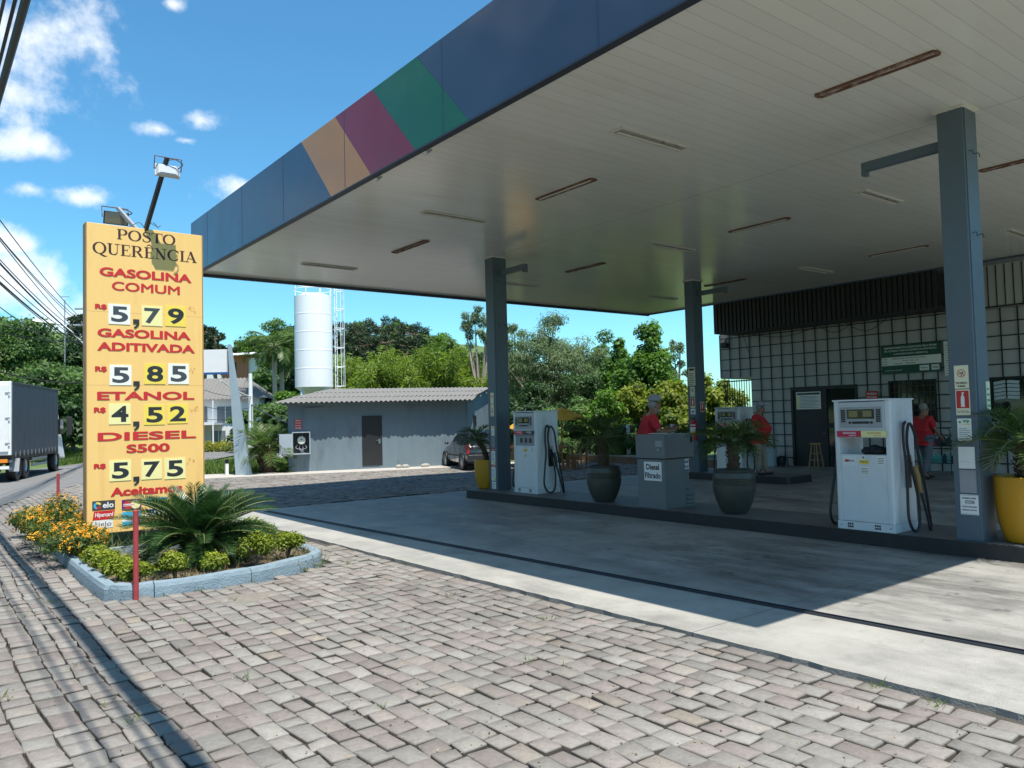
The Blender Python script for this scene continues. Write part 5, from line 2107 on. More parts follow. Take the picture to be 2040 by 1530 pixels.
g = MB()
g.box(sx0 - 2.7, sx1 - 2.7, 0.0, 0.22, sz0 - 0.1, sz1 - 0.1)
g.build('board', m_board, sign, bevel=0.004)
g = MB()
ed = mat('sign_edge', (0.4, 0.24, 0.1), 0.6, var=0.15)
g.box(sx0 - 2.7 - 0.012, sx0 - 2.7 - 0.001, -0.006, 0.226, sz0 - 0.1, sz1 - 0.1)
g.box(sx1 - 2.7 + 0.001, sx1 - 2.7 + 0.012, -0.006, 0.226, sz0 - 0.1, sz1 - 0.1)
g.build('edge_strip', ed, sign)
for x in (sx0 - 2.7 + 0.001, sx1 - 2.7 - 0.121):
    g = MB()
    g.box(x, x + 0.12, 0.02, 0.2, 0.0, sz0 - 0.102)
    g.build('post', m_board, sign)
for zf in (0.475, 0.713):                                     # joints between the sheets of the board
    g = MB()
    g.box(sx0 - 2.7, sx1 - 2.7, -0.0006, 0.0, (sz1 - sz0) * zf + sz0 - 0.101, (sz1 - sz0) * zf + sz0 - 0.0985)
    g.build('sheet_joint', ed, sign)


def sign_text(s, LB, LT, RB, m_, bold=0.04, name='lettering', y=-0.0035):
    lb, lt, r_ = S(*LB), S(*LT), S(*RB)
    g = MB()
    w_, h_ = r_.x - lb.x, lt.z - lb.z
    if 'M' in s or bold > 0:                                 # letters fold over themselves when swollen: overprint instead
        for k, (dx, dz) in enumerate(((0, 0), (0.012, 0), (0.006, 0.006), (0.006, 0))):
            text(g, s, (lb.x + dx, y - 0.0003 * k, (lb.z + r_.z) / 2 + dz), (1, 0, 0), (0, 0, 1), w_ - 0.012, h_ - 0.006, 0.0 if 'M' in s else 0.018)
    else:
        text(g, s, (lb.x, y, (lb.z + r_.z) / 2), (1, 0, 0), (0, 0, 1), w_, h_, bold)
    # give the letters a little thickness
    return g.build(name, m_, sign)


# --- the station's name in a heavy roman face: each glyph drawn as strokes (x, y in cap heights)


def ribbon(g, pts, ws, o, k, y, kx=1.0):
    """stroke of varying width; widths are measured across the stroke"""
    L, Rr = [], []
    for i, p in enumerate(pts):
        a, b = pts[max(i - 1, 0)], pts[min(i + 1, len(pts) - 1)]
        d = Vector((b[0] - a[0], b[1] - a[1]))
        d.normalize()
        n_ = Vector((-d.y, d.x)) * ws[i] / 2
        L.append((p[0] + n_.x, p[1] + n_.y))
        Rr.append((p[0] - n_.x, p[1] - n_.y))
    for i in range(len(pts) - 1):
        g.poly([(o[0] + q[0] * k * kx, y, o[1] + q[1] * k) for q in (L[i], Rr[i], Rr[i + 1], L[i + 1])])


TH, TN, SF = 0.17, 0.055, 0.05


def arc(cx, cy, rx, ry, a0_, a1_, n_, wmax=TH, wmin=TN):
    pts, ws = [], []
    for i in range(n_ + 1):
        a = R(a0_ + (a1_ - a0_) * i / n_)
        pts.append((cx + rx * math.cos(a), cy + ry * math.sin(a)))
        ws.append(wmin + (wmax - wmin) * abs(math.cos(a)) ** 1.3)
    return pts, ws


def glyph(ch):
    """list of (points, widths), advance"""
    st = lambda x: ([(x, 0.0), (x, 1.0)], [TH, TH])
    hn = lambda x, y: ([(x - 0.17, y), (x + 0.17, y)], [SF, SF])
    e = 0.025
    if ch == 'I':
        return [st(0.2), hn(0.2, e), hn(0.2, 1 - e)], 0.4
    if ch == 'P':
        return [st(0.2), hn(0.2, e), ([(0.03, 1 - e), (0.45, 1 - e)], [SF, SF]), ([(0.2, 0.46), (0.45, 0.46)], [SF, SF]), arc(0.43, 0.72, 0.24, 0.255, -90, 90, 12)], 0.78
    if ch == 'R':
        return [st(0.2), hn(0.2, e), ([(0.03, 1 - e), (0.45, 1 - e)], [SF, SF]), ([(0.2, 0.5), (0.45, 0.5)], [SF, SF]), arc(0.43, 0.74, 0.22, 0.235, -90, 90, 12), ([(0.42, 0.5), (0.62, 0.25), (0.72, 0.04), (0.86, 0.03)], [0.1, TH, TH * 0.8, 0.05])], 0.9
    if ch in 'OQ':
        r = [arc(0.47, 0.5, 0.38, 0.49, 0, 360, 32)]
        if ch == 'Q':
            r.append(([(0.42, 0.04), (0.6, -0.08), (0.8, -0.2), (0.98, -0.18)], [0.05, 0.14, 0.12, 0.03]))
        return r, 0.96
    if ch == 'C':
        return [arc(0.47, 0.5, 0.38, 0.49, 42, 318, 26), ([(0.8, 0.98), (0.8, 0.68)], [0.03, 0.05])], 0.9
    if ch == 'S':
        pts = [(0.56, 0.74), (0.52, 0.9), (0.36, 0.975), (0.2, 0.93), (0.13, 0.8), (0.18, 0.66), (0.34, 0.55), (0.5, 0.44), (0.58, 0.28), (0.52, 0.1), (0.34, 0.025), (0.17, 0.08), (0.09, 0.28)]
        ws = [0.04, 0.06, 0.06, 0.08, 0.11, 0.15, 0.18, 0.17, 0.13, 0.09, 0.06, 0.06, 0.04]
        sm = smooth_line([(a, b) for a, b in pts], 4)
        wi = [ws[min(len(ws) - 1, i // 4)] * (1 - (i % 4) / 4) + ws[min(len(ws) - 1, i // 4 + 1)] * (i % 4) / 4 for i in range(len(sm))]
        return [([(p.x, p.y) for p in sm], wi), ([(0.56, 0.98), (0.57, 0.7)], [0.03, 0.05]), ([(0.09, 0.02), (0.08, 0.3)], [0.03, 0.05])], 0.68
    if ch == 'T':
        return [st(0.4), hn(0.4, e), ([(0.02, 1 - e), (0.78, 1 - e)], [SF, SF]), ([(0.03, 1.0), (0.03, 0.72)], [0.06, 0.03]), ([(0.77, 1.0), (0.77, 0.72)], [0.06, 0.03])], 0.8
    if ch == 'E':
        return [st(0.2), ([(0.03, e), (0.68, e)], [SF, SF]), ([(0.03, 1 - e), (0.64, 1 - e)], [SF, SF]), ([(0.2, 0.52), (0.5, 0.52)], [SF, SF]), ([(0.66, 0.0), (0.68, 0.27)], [0.06, 0.03]), ([(0.63, 1.0), (0.64, 0.74)], [0.06, 0.03]), ([(0.5, 0.4), (0.5, 0.64)], [0.03, 0.03])], 0.74
    if ch == 'Ê':
        s_, a = glyph('E')
        return s_ + [([(0.2, 1.1), (0.37, 1.25), (0.54, 1.1)], [0.05, 0.1, 0.05])], a
    if ch == 'U':
        b, w = arc(0.45, 0.3, 0.25, 0.28, 180, 360, 14, TH, TN)
        w = [TH + (TN - TH) * i / 14 if i > 7 else w[i] for i in range(15)]
        return [([(0.2, 1.0), (0.2, 0.3)], [TH, TH]), (b, w), ([(0.7, 0.3), (0.7, 1.0)], [TN, TN]), hn(0.2, 1 - e), hn(0.7, 1 - e)], 0.9
    if ch == 'N':
        return [([(0.2, 0), (0.2, 1)], [TN, TN]), ([(0.16, 1.0), (0.74, 0.0)], [TH, TH]), ([(0.74, 0), (0.74, 1)], [TN, TN]), hn(0.2, e), hn(0.72, 1 - e), ([(0.0, 1 - e), (0.24, 1 - e)], [SF, SF])], 0.94
    if ch == 'A':
        return [([(0.13, 0), (0.44, 1)], [TN, TN]), ([(0.42, 1.0), (0.75, 0.0)], [TH, TH]), ([(0.24, 0.33), (0.64, 0.33)], [SF, SF]), hn(0.13, e), hn(0.74, e)], 0.9
    return [], 0.4


def roman(s, LB, LT, RB, m_):
    lb, lt, r_ = S(*LB), S(*LT), S(*RB)
    k = lt.z - lb.z
    adv = sum(glyph(c)[1] for c in s)
    kx = (r_.x - lb.x) / (adv * k)
    g = MB()
    x = lb.x
    z = (lb.z + r_.z) / 2
    lay = 0
    for c in s:
        st, a = glyph(c)
        for pts, ws in st:
            lay += 1
            ribbon(g, pts, ws, (x, z), k, -0.002 - 0.00012 * (lay % 9), kx)
        x += a * k * kx
    return g.build('lettering', m_, sign)


roman('POSTO', (232, 477), (232, 456.5), (350, 488), m_brown)
roman('QUERÊNCIA', (184, 506), (184, 483.5), (392, 521.5), m_brown)
for s_, a, b, c in (('GASOLINA', (198, 550.5), (198, 532.5), (381.7, 562.7)), ('COMUM', (222.7, 579), (222.7, 561), (358.3, 586.7)), ('GASOLINA', (194, 671.5), (194, 654), (380, 677.3)), ('ADITIVADA', (193.3, 699), (193.3, 681.7), (388.3, 703)),
                    ('ETANOL', (193.3, 796.7), (193.3, 779.3), (387.3, 797)), ('DIESEL', (194.3, 877.8), (194.3, 860.5), (390.7, 874)), ('S500', (251.7, 902), (251.7, 884.5), (338.3, 900)), ('Aceitamos', (220, 988), (220, 970), (363.5, 981))):
    sign_text(s_, a, b, c, m_redsign, 0.0 if 'M' in s_ else 0.025)
for a, b, c in (((189, 616.5), (189, 605), (213, 617.5)), ((189, 741.5), (189, 729.5), (213, 741.5)), ((186.7, 823.5), (186.7, 811.5), (211, 823)), ((186.7, 935.5), (186.7, 924), (211, 934.5))):
    sign_text('R$', a, b, c, m_redsign, 0.012)


def plate(ch, x0, y0, x1, y1, pm, dm):
    a, b = S(x0, y1), S(x1, y0)
    tl = S(x0, y0)
    b.z = tl.z
    g = MB()
    g.box(a.x, b.x, -0.006, 0.0, a.z, b.z)
    p = g.build('price_plate', pm, sign)
    g = MB()
    w, h = b.x - a.x, b.z - a.z
    text(g, ch, (a.x + 0.12 * w, -0.0072, a.z + 0.11 * h), (1, 0, 0), (0, 0, 1), 0.78 * w, 0.78 * h, 0.03)
    g.build('digit', dm, p)


for args in (('5', 216, 604.7, 259.3, 645, m_plw, m_slate), ('7', 282.3, 608.3, 323.3, 648.3, m_yel2, m_slate), ('9', 329.3, 608.7, 370, 649.3, m_yel1, m_dark),
             ('5', 218.3, 726.7, 261.7, 767.3, m_plw, m_slate), ('8', 287.3, 724, 329, 765, m_yel1, m_dark), ('5', 335, 724, 376, 765, m_plw, m_slate),
             ('4', 216.7, 804.3, 260, 845.7, m_yel2, m_dark), ('5', 286.7, 806.7, 328.3, 846.7, m_yel1, m_dark), ('2', 333.3, 805, 374, 844, m_yel1, m_dark),
             ('5', 217.7, 917.7, 261, 959.3, m_yel2, m_dark), ('7', 281.7, 916, 322.3, 955.7, m_yel2, m_dark), ('5', 327.7, 913.3, 369, 955, m_yel2, m_dark)):
    plate(*args)
for x0, y0, x1, y1 in ((264, 636.5, 277.5, 654), (264.3, 759.5, 278.3, 777.5), (264, 839.5, 277.7, 857.3), (264.3, 949, 277.7, 966.7)):
    a, b = S(x0, y1), S(x1, y0)
    w, h = b.x - a.x, b.z - a.z
    g = MB()
    P = [(0.08, 1.0), (0.98, 1.0), (1.0, 0.55), (0.85, 0.25), (0.45, 0.0), (0.18, 0.02), (0.2, 0.14), (0.5, 0.3), (0.58, 0.5), (0.08, 0.5)]
    g.poly([(a.x + u * w, -0.0078, a.z + v * h) for u, v in P])
    g.build('comma', m_dark, sign)


# payment card stickers along the foot of the board
def card(x0, y0, x1, y1, m_, nm='card_sticker', skew=0.0):
    a, b = S(x0, y1), S(x1, y0)
    tl = S(x0, y0)
    w, h = b.x - a.x, tl.z - a.z
    g = MB()
    g.prism([(a.x, a.z), (a.x + w - skew * h, a.z), (a.x + w, a.z + h), (a.x + skew * h, a.z + h)], 'y', -0.003, 0.0)
    return g.build(nm, m_, sign), a, w, h


def disc(g, c, r, y, a0_=0, a1_=360, rin=0.0, n_=20):
    for i in range(n_):
        t0, t1 = R(a0_ + (a1_ - a0_) * i / n_), R(a0_ + (a1_ - a0_) * (i + 1) / n_)
        q = [(c[0] + r * math.cos(t), y, c[1] + r * math.sin(t)) for t in (t0, t1)]
        k = [(c[0] + rin * math.cos(t), y, c[1] + rin * math.sin(t)) for t in (t1, t0)]
        g.poly(q + (k if rin > 0 else [k[0]]))


p, a, w, h = card(183.7, 999, 229, 1018, m_ink)
g = MB()
c = (a.x + 0.23 * w, a.z + 0.5 * h)
for mi, (t0, t1) in enumerate(((20, 110), (110, 250), (250, 340))):
    g.cur = mi
    disc(g, c, 0.38 * h, -0.0042, t0, t1, 0.17 * h, 10)
g.cur = 3
text(g, 'elo', (a.x + 0.46 * w, -0.0042, a.z + 0.22 * h), (1, 0, 0), (0, 0, 1), 0.48 * w, 0.6 * h, 0.03)
g.build('card_mark', [m_yel1, m_cyan, m_red, m_white], p)
p, a, w, h = card(242.7, 996, 281.7, 1017.3, m_purple)
g = MB()
g.cur = 0
disc(g, (a.x + 0.33 * w, a.z + 0.5 * h), 0.42 * h, -0.004)
g.cur = 1
disc(g, (a.x + 0.7 * w, a.z + 0.5 * h), 0.42 * h, -0.0045)
g.cur = 2
g.poly([(a.x + 0.08 * w, -0.005, a.z + 0.38 * h), (a.x + 0.62 * w, -0.005, a.z + 0.38 * h), (a.x + 0.62 * w, -0.005, a.z + 0.6 * h), (a.x + 0.08 * w, -0.005, a.z + 0.6 * h)])
g.cur = 0
text(g, 'MasterCard', (a.x + 0.1 * w, -0.0056, a.z + 0.42 * h), (1, 0, 0), (0, 0, 1), 0.5 * w, 0.14 * h, 0.02)
g.build('card_mark', [m_red, m_yel2, m_white], p)
p, a, w, h = card(184.3, 1019.5, 228.7, 1037.3, m_redsign, skew=0.15)
g = MB()
text(g, 'Hipercard', (a.x + 0.1 * w, -0.0042, a.z + 0.2 * h), (1, 0, 0), (0, 0, 1), 0.8 * w, 0.62 * h, 0.025, 0.1)
g.build('card_mark', m_white, p)
p, a, w, h = card(185, 1038, 225, 1054, m_white)
g = MB()
text(g, 'cielo', (a.x + 0.08 * w, -0.0042, a.z + 0.25 * h), (1, 0, 0), (0, 0, 1), 0.84 * w, 0.55 * h, 0.0)
g.build('card_mark', m_slate, p)
p, a, w, h = card(243.3, 1020.5, 281.7, 1034, m_cyan)
p, a, w, h = card(243.3, 1036, 281.7, 1049, m_white)
g = MB()
g.poly([(a.x, -0.0036, a.z), (a.x + w, -0.0036, a.z), (a.x + w, -0.0036, a.z + 0.6 * h), (a.x, -0.0036, a.z + 0.75 * h)])
g.build('card_mark', m_cyan, p)
p, a, w, h = card(290, 993, 332, 1007, m_cyan)
p, a, w, h = card(345, 989, 372, 1004, m_white)
p, a, w, h = card(290, 1015, 332, 1029, m_white)
g = MB()
g.poly([(a.x, -0.0036, a.z + 0.7 * h), (a.x + w, -0.0036, a.z + 0.7 * h), (a.x + w, -0.0036, a.z + h), (a.x, -0.0036, a.z + h)])
g.build('card_mark', m_blue, p)
# patches of old glue where a third digit has been peeled off
rg_ = random.Random(21)
for px, py in ((382, 618), (381, 738), (387, 815), (381, 919)):
    c = S(px, py)
    g = MB()
    for k in range(9):
        u, v, r_ = rg_.uniform(-0.055, 0.055), rg_.uniform(-0.04, 0.04), rg_.uniform(0.006, 0.02)
        g.poly([(c.x + u + r_ * rg_.uniform(0.6, 1.2) * math.cos(t), -0.0008 - k * 0.0001, c.z + v + r_ * rg_.uniform(0.6, 1.2) * math.sin(t)) for t in [R(45 * i) for i in range(8)]])
    g.build('glue_patch', mat('glue', (0.72, 0.36, 0.12), 0.6, var=0.2), sign)

# ------------------------------------------------------------------ floodlights on the sign


def flood(name_label, base, tip, c, tilt, glass_dirty):
    """base, tip: ends of the square arm; c: centre of the lamp housing hanging at the tip"""
    t = thing('floodlight', name_label, 'floodlight', base)
    b0 = Vector(base)
    g = MB()
    g.bar((0, 0, 0), Vector(tip) - b0, 0.05, 0.05)
    g.build('arm', m_armbrown if not glass_dirty else m_galv, t)
    q = Vector(c) - b0
    fwd = Vector((0, math.cos(tilt), -math.sin(tilt)))         # where the glass looks
    upv = Vector((0, math.sin(tilt), math.cos(tilt)))
    sd_ = Vector((1, 0, 0))
    g = MB()
    W, H = 0.16, 0.09
    ring = lambda s, d: [q + sd_ * (x * W * s) + upv * (z * H * s) + fwd * d for x, z in ((-1, -1), (1, -1), (1, 1), (-1, 1))]
    g.loft([ring(0.62, -0.035), ring(0.8, -0.025), ring(0.98, 0.015), ring(1.06, 0.02), ring(1.06, 0.036)])
    g.build('housing', m_lampgrey if not glass_dirty else m_plastic, t, bevel=0.004)
    g = MB()
    g.poly(ring(0.95, 0.0372))
    g.build('glass', m_lampglass, t)
    g = MB()
    tp = Vector(tip) - b0
    for s in (-1, 1):
        e_ = q + sd_ * (s * (W + 0.02))
        g.tube([e_, e_ + Vector((0, 0, tp.z - q.z)) + Vector((0, (tp.y - q.y), 0)), tp], 0.008, 6)
    g.build('bracket', m_rust, t)
    g = MB()
    e_ = q + sd_ * 0.12 - fwd * 0.09
    g.tube(smooth_line3([tp + Vector((0, 0, -0.04)), tp + Vector((0.1, -0.03, -0.02)), tp + Vector((0.19, -0.03, -0.06)), e_ + Vector((0.06, 0, 0.06)), e_], 5), 0.007, 5)
    g.build('cable', m_rubber, t, smooth=True)
    return t


m_armbrown = mat('arm_brown', (0.05, 0.04, 0.038), 0.6, var=0.3)
m_lampgrey = mat('lamp_grey', (0.5, 0.53, 0.56), 0.5, var=0.1)
m_lampglass = mat('lamp_glass', (0.2, 0.22, 0.2), 0.12, var=0.1)
flood('grey floodlight on a tall leaning arm in front of the price sign top', (2.69, SY + 0.03, 4.62), (2.87, 11.52, 5.6), (2.885, 11.56, 5.43), R(12), False)
flood('black floodlight on a short arm behind the price sign top', (2.66, SY + 0.19, 4.62), (2.47, 12.75, 5.1), (2.43, 12.7, 4.93), math.pi - R(18), True)
t = thing('wiring', 'loose black wire ends on top of the price sign', 'wire', (2.7, SY + 0.08, 4.655))
for pts in ([(0, 0, 0), (0.06, -0.02, 0.1), (0.16, -0.04, 0.06), (0.2, -0.05, 0.08)], [(0.02, 0.02, 0), (0.0, 0, 0.06), (0.1, -0.02, 0.12), (0.18, 0, 0.05)], [(-0.3, 0.02, 0), (-0.2, 0, 0.03), (-0.08, 0.0, 0.1), (0, 0, 0.02)]):
    g = MB()
    g.tube(smooth_line3([Vector(p) for p in pts], 5), 0.005, 5)
    g.build('wire', m_rubber, t)

# ------------------------------------------------------------------ planting bed
rgk = random.Random(2)
sm = smooth_line(kp + [kp[0]], 4)[:-1]
nk = len(sm)
cen = Vector((2.95, 12.1, 0))
kerb = thing('planter_kerb', 'low blue grey painted kerb round the planting bed', 'kerb', (2.95, 12.1, 0))
runs = []
g = None
for i in range(nk):
    j = (i + 1) % nk
    if i % 8 == 0:
        g = MB()
        dz, dw = rgk.uniform(-0.006, 0.007), rgk.uniform(-0.003, 0.003)
        runs.append(g)

    def sec(k, push=0.0):
        p = sm[k]
        d = (sm[(k + 1) % nk] - sm[k - 1]).normalized()
        n_ = Vector((-d.y, d.x, 0))
        q = p - cen
        q.z = 0
        jit = 0.004 * math.sin(k * 5.3)
        return [tuple(q + n_ * a + d * push + Vector((0, 0, b))) for a, b in ((0.0 + dw, -0.03), (0.012 + jit + dw, 0.1 + dz), (0.03 + dw, 0.142 + dz), (0.12, 0.15 + dz + jit), (0.15, 0.13 + dz), (0.16, -0.03))]
    last = (i % 8 == 7) or i == nk - 1
    a, b = sec(i, 0.003 if i % 8 == 0 else 0), sec(j, -0.006 if last else 0)
    n6 = len(a)
    g.add(a + b, [(k, (k + 1) % n6, n6 + (k + 1) % n6, n6 + k) for k in range(n6)] + ([tuple(range(n6))[::-1]] if i % 8 == 0 else []) + ([tuple(range(n6, 2 * n6))] if last else []))
for g in runs:
    g.build('kerb_stone', m_kerb, kerb)
g = MB()
g.box(2.0 - 2.95, 3.6 - 2.95, 11.5 - 12.1, 11.6 - 12.1, 0.05, 0.19)
g.build('kerb_stone', m_kerb, kerb)
g = MB()
rr_ = random.Random(6)
GX = [1.64 + 2.66 * i / 26 for i in range(27)]
GY = [8.86 + 6.6 * i / 60 for i in range(61)]


def inside(x, y):
    c_ = False
    for i in range(nk):
        a, b = sm[i], sm[(i + 1) % nk]
        if (a.y > y) != (b.y > y) and x < (b.x - a.x) * (y - a.y) / (b.y - a.y) + a.x:
            c_ = not c_
    return c_


vs = [(x, y, 0.085 + 0.03 * math.sin(x * 5 + y) * math.cos(y * 3.1) + rr_.uniform(-0.012, 0.012)) for y in GY for x in GX]
fs = []
for j in range(60):
    for i in range(26):
        if all(inside(2.95 + (GX[i + a] - 2.95) * 1.02, 12.1 + (GY[j + b] - 12.1) * 1.01) for a in (0, 1) for b in (0, 1)):
            fs.append((j * 27 + i, j * 27 + i + 1, (j + 1) * 27 + i + 1, (j + 1) * 27 + i))
g.add(vs, fs)
kind(g.build('bed_soil', m_soil, smooth=True))


def blades(name, pts, lmat, hmin, hmax, seed, width=0.07, spread=0.5, parent=None):
    rg = np.random.default_rng(seed)
    n_ = len(pts)
    P = np.array(pts, float)
    d = np.concatenate([rg.normal(size=(n_, 2)) * spread, np.ones((n_, 1))], 1)
    nr = rg.normal(size=(n_, 3))
    return leaf_mesh(name, P, nr, rg.uniform(hmin, hmax, n_), lmat, parent, rg.random(n_), aspect=width, dirs=d, fold=0.05, seed=seed)


rgn = np.random.default_rng(12)
pts = []
while len(pts) < 5200:
    x, y = rgn.uniform(1.75, 4.2), rgn.uniform(8.95, 15.2)
    if inside(x, y) and rgn.random() < (0.25 + 0.75 * (math.sin(x * 3.3 + y * 1.7) * math.sin(y * 2.3 - x) > -0.15)):
        pts.append((x, y, 0.07))
kind(blades('bed_grass', pts, L_dry, 0.05, 0.2, 3, 0.06, 0.7), 'stuff')
pts = []
for k in range(60):                                          # weeds in the joints along the kerb and between the stones
    if k < 34:
        q = sm[rgn.integers(0, nk)]
        c_ = np.array([q.x, q.y]) + (np.array([q.x, q.y]) - np.array([2.95, 12.1])) * 0.012
    else:
        c_ = np.array([rgn.uniform(0.4, 4.8), rgn.uniform(2.5, 12)])
        if in_planter(*c_):
            continue
    for j in range(rgn.integers(5, 22)):
        o_ = rgn.normal(size=2) * 0.025
        pts.append((c_[0] + o_[0], c_[1] + o_[1], -0.005))
for x, y in ((4.93, 2.6), (4.9, 2.2)):
    for j in range(26):
        o_ = rgn.normal(size=2) * 0.04
        pts.append((x + o_[0], y + o_[1], 0.0))
kind(blades('joint_weeds', pts, L_grass, 0.03, 0.085, 5, 0.09, 0.8), 'stuff')
# dry leaves and litter caught between the stones
n_ = 1300
P = np.stack([rgn.uniform(0.2, 4.8, n_), rgn.uniform(1.8, 12, n_), np.full(n_, 0.006)], 1)
P = P[[not in_planter(x, y) for x, y, z in P]]
kind(leaf_mesh('leaf_litter', P, np.tile([0, 0, 1.0], (len(P), 1)) + rgn.normal(size=(len(P), 3)) * 0.4, rgn.uniform(0.006, 0.026, len(P)), leaf_mat('leaf_litter', (0.1, 0.06, 0.03), (0.36, 0.28, 0.16), 0.1), None, rgn.random(len(P)), 0.6, None, 0.1, 7), 'stuff')


def shrub(x, y, w, h, label, seed, n_=2200, leaf=0.035, lm=None, z=0.08, group=None, name='clipped_shrub'):
    t = thing(name, label, 'shrub', (x, y, z), 0, group)
    rg = np.random.default_rng(seed)
    rd = random.Random(seed)
    cl = []
    for k in range(11):
        a, e = rd.uniform(0, 6.28), rd.uniform(-0.2, 1.3)
        r_ = rd.uniform(0.45, 0.95)
        c = (math.cos(a) * math.cos(e) * w * 0.32 * r_, math.sin(a) * math.cos(e) * w * 0.32 * r_, h * 0.55 + math.sin(e) * h * 0.27 * r_)
        cl.append((c, (w * 0.24, w * 0.24, h * 0.22)))
    P, N, T = clump_points(rg, cl, n_ // 11, 0.5)
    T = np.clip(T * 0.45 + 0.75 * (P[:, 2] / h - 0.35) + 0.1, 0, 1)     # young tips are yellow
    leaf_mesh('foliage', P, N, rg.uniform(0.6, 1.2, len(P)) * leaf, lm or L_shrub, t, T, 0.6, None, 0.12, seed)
    g = MB()
    for k in range(5):
        c = cl[k][0]
        g.tube([(rd.gauss(0, 0.012), rd.gauss(0, 0.012), 0), (c[0] * 0.4, c[1] * 0.4, h * 0.3), (c[0] * 0.9, c[1] * 0.9, c[2])], [0.012, 0.009, 0.004], 5)
    g.build('stems', m_bark, t)
    return t


GS = 'clipped yellow green shrubs in the planting bed'
for x, y, w, h, lab in ((2.36, 9.22, 0.36, 0.33, 'clipped yellow green shrub just right of the red post'), (2.74, 9.06, 0.33, 0.29, 'clipped yellow green shrub in front of the cycad'), (3.3, 9.3, 0.46, 0.46, 'tall yellow green shrub right of the cycad behind the kerb'),
                        (3.82, 9.62, 0.46, 0.36, 'low yellow green shrub at the right tip of the bed'), (1.95, 9.16, 0.36, 0.3, 'yellow green shrub at the front left corner, left of the red post'), (1.86, 9.62, 0.4, 0.31, 'yellow green shrub second from the front in the left row'),
                        (1.85, 10.15, 0.4, 0.29, 'yellow green shrub third from the front in the left row'), (1.84, 10.8, 0.42, 0.28, 'yellow green shrub at the foot of the sign post, left row'), (3.72, 10.25, 0.46, 0.4, 'yellow green shrub behind the one at the right tip of the bed'),
                        (3.85, 10.9, 0.5, 0.42, 'sparse shrub on the right side of the bed beyond the cycad'), (3.5, 11.4, 0.6, 0.4, 'darker sparse shrub right of the sign foot')):
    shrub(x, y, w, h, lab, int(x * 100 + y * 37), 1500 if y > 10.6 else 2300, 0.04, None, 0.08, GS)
# lantana covered in orange flowers at the road end of the bed
t = thing('lantana_bush', 'spreading lantana bush covered in small orange flowers left of the sign', 'flowering bush', (1.75, 13.2, 0.1))
rg = np.random.default_rng(77)
cl = []
rd = random.Random(9)
for k in range(46):
    x, y = rd.uniform(-0.42, 0.25), rd.uniform(-1.75, 2.2)
    hh = 0.26 + 0.22 * math.sin(math.pi * (y + 1.9) / 4.1) * rd.uniform(0.7, 1.1) + (0.12 if y > -0.3 and x > 0 else 0)
    cl.append(((x, y, hh * 0.75), (0.17, 0.24, hh * 0.42)))
P, N, T = clump_points(rg, cl, 260, 0.5)
leaf_mesh('foliage', P, N, rg.uniform(0.03, 0.06, len(P)), L_lant, t, T, 0.6, None, 0.1, 5)
FP, FN, FT = [], [], []
P2, N2, T2 = clump_points(rg, cl, 22, 0.98)
for p_, n__ in zip(P2, N2):
    if n__[2] < -0.1:
        continue
    for j in range(9):
        FP.append(p_ + rg.normal(size=3) * 0.013 + np.array([0, 0, 0.02]))
        FN.append(n__ + np.array([0, 0, 0.6]) + rg.normal(size=3) * 0.4)
        FT.append(rg.random())
leaf_mesh('flowers', np.array(FP), np.array(FN), rg.uniform(0.014, 0.024, len(FP)), L_flower, t, FT, 0.9, None, 0.05, 6)
# the cycad
t = thing('cycad', 'large cycad with stiff dark green arching fronds in front of the price sign', 'cycad', (2.86, 10.1, 0.08))
palm_parts(t, 0.3, 0.17, 80, 0.97, 0.2, L_cycad, 31, e_hi=78, e_lo=-14, droop=40, n_leaf=95, vee=0.4, width=0.055, stem_m=m_stem, tint0=0.42, jit=0.06)
t = thing('weeds', 'tuft of grey green weeds in the dark gap under the price sign', 'weeds', (2.35, 12.3, 0.08))
pts = [(random.Random(k).uniform(-0.3, 1.0), random.Random(k + 900).uniform(-0.5, 0.6), 0) for k in range(420)]
blades('blades', pts, L_euca, 0.12, 0.42, 8, 0.07, 0.55, t)

# red posts at the ends of the bed


def bollard(x, y, h, label):
    t = thing('bollard', label, 'bollard', (x, y, -0.03))
    g = MB()
    r = 0.027
    g.lathe([(r, 0), (r, h), (r * 0.8, h + 0.006)], 14, cap=True)
    g.build('pipe', m_bollard, t, smooth=True)
    g = MB()
    g.lathe([(0.09, 0.0), (0.085, 0.028), (0.04, 0.036)], 14, cap=False)
    g.build('footing', m_bed, t)


bollard(1.86, 8.78, 0.96, 'red painted pipe post standing at the front corner of the bed kerb')
bollard(2.3, 17.4, 0.95, 'red pipe post beyond the lantana at the road side')

# ------------------------------------------------------------------ shed
SA, SB = Vector((10.75, 26.95, 0)), Vector((17.0, 24.75, 0))
su = (SB - SA).normalized()
sv = Vector((-su.y, su.x, 0))
ang = math.atan2(su.y, su.x)
SL = (SB - SA).length
shed = thing('shed', 'long low blue grey shed with corrugated roof and a black door', 'shed', SA, ang)
DEP, HF, HB = 5.0, 2.5, 3.08
SHEAR = 0.48                                                 # the side walls run off at a slant


def slant(g):
    g.v = [(x + SHEAR * y if y > 0 else x, y, z) for x, y, z in g.v]
    return g


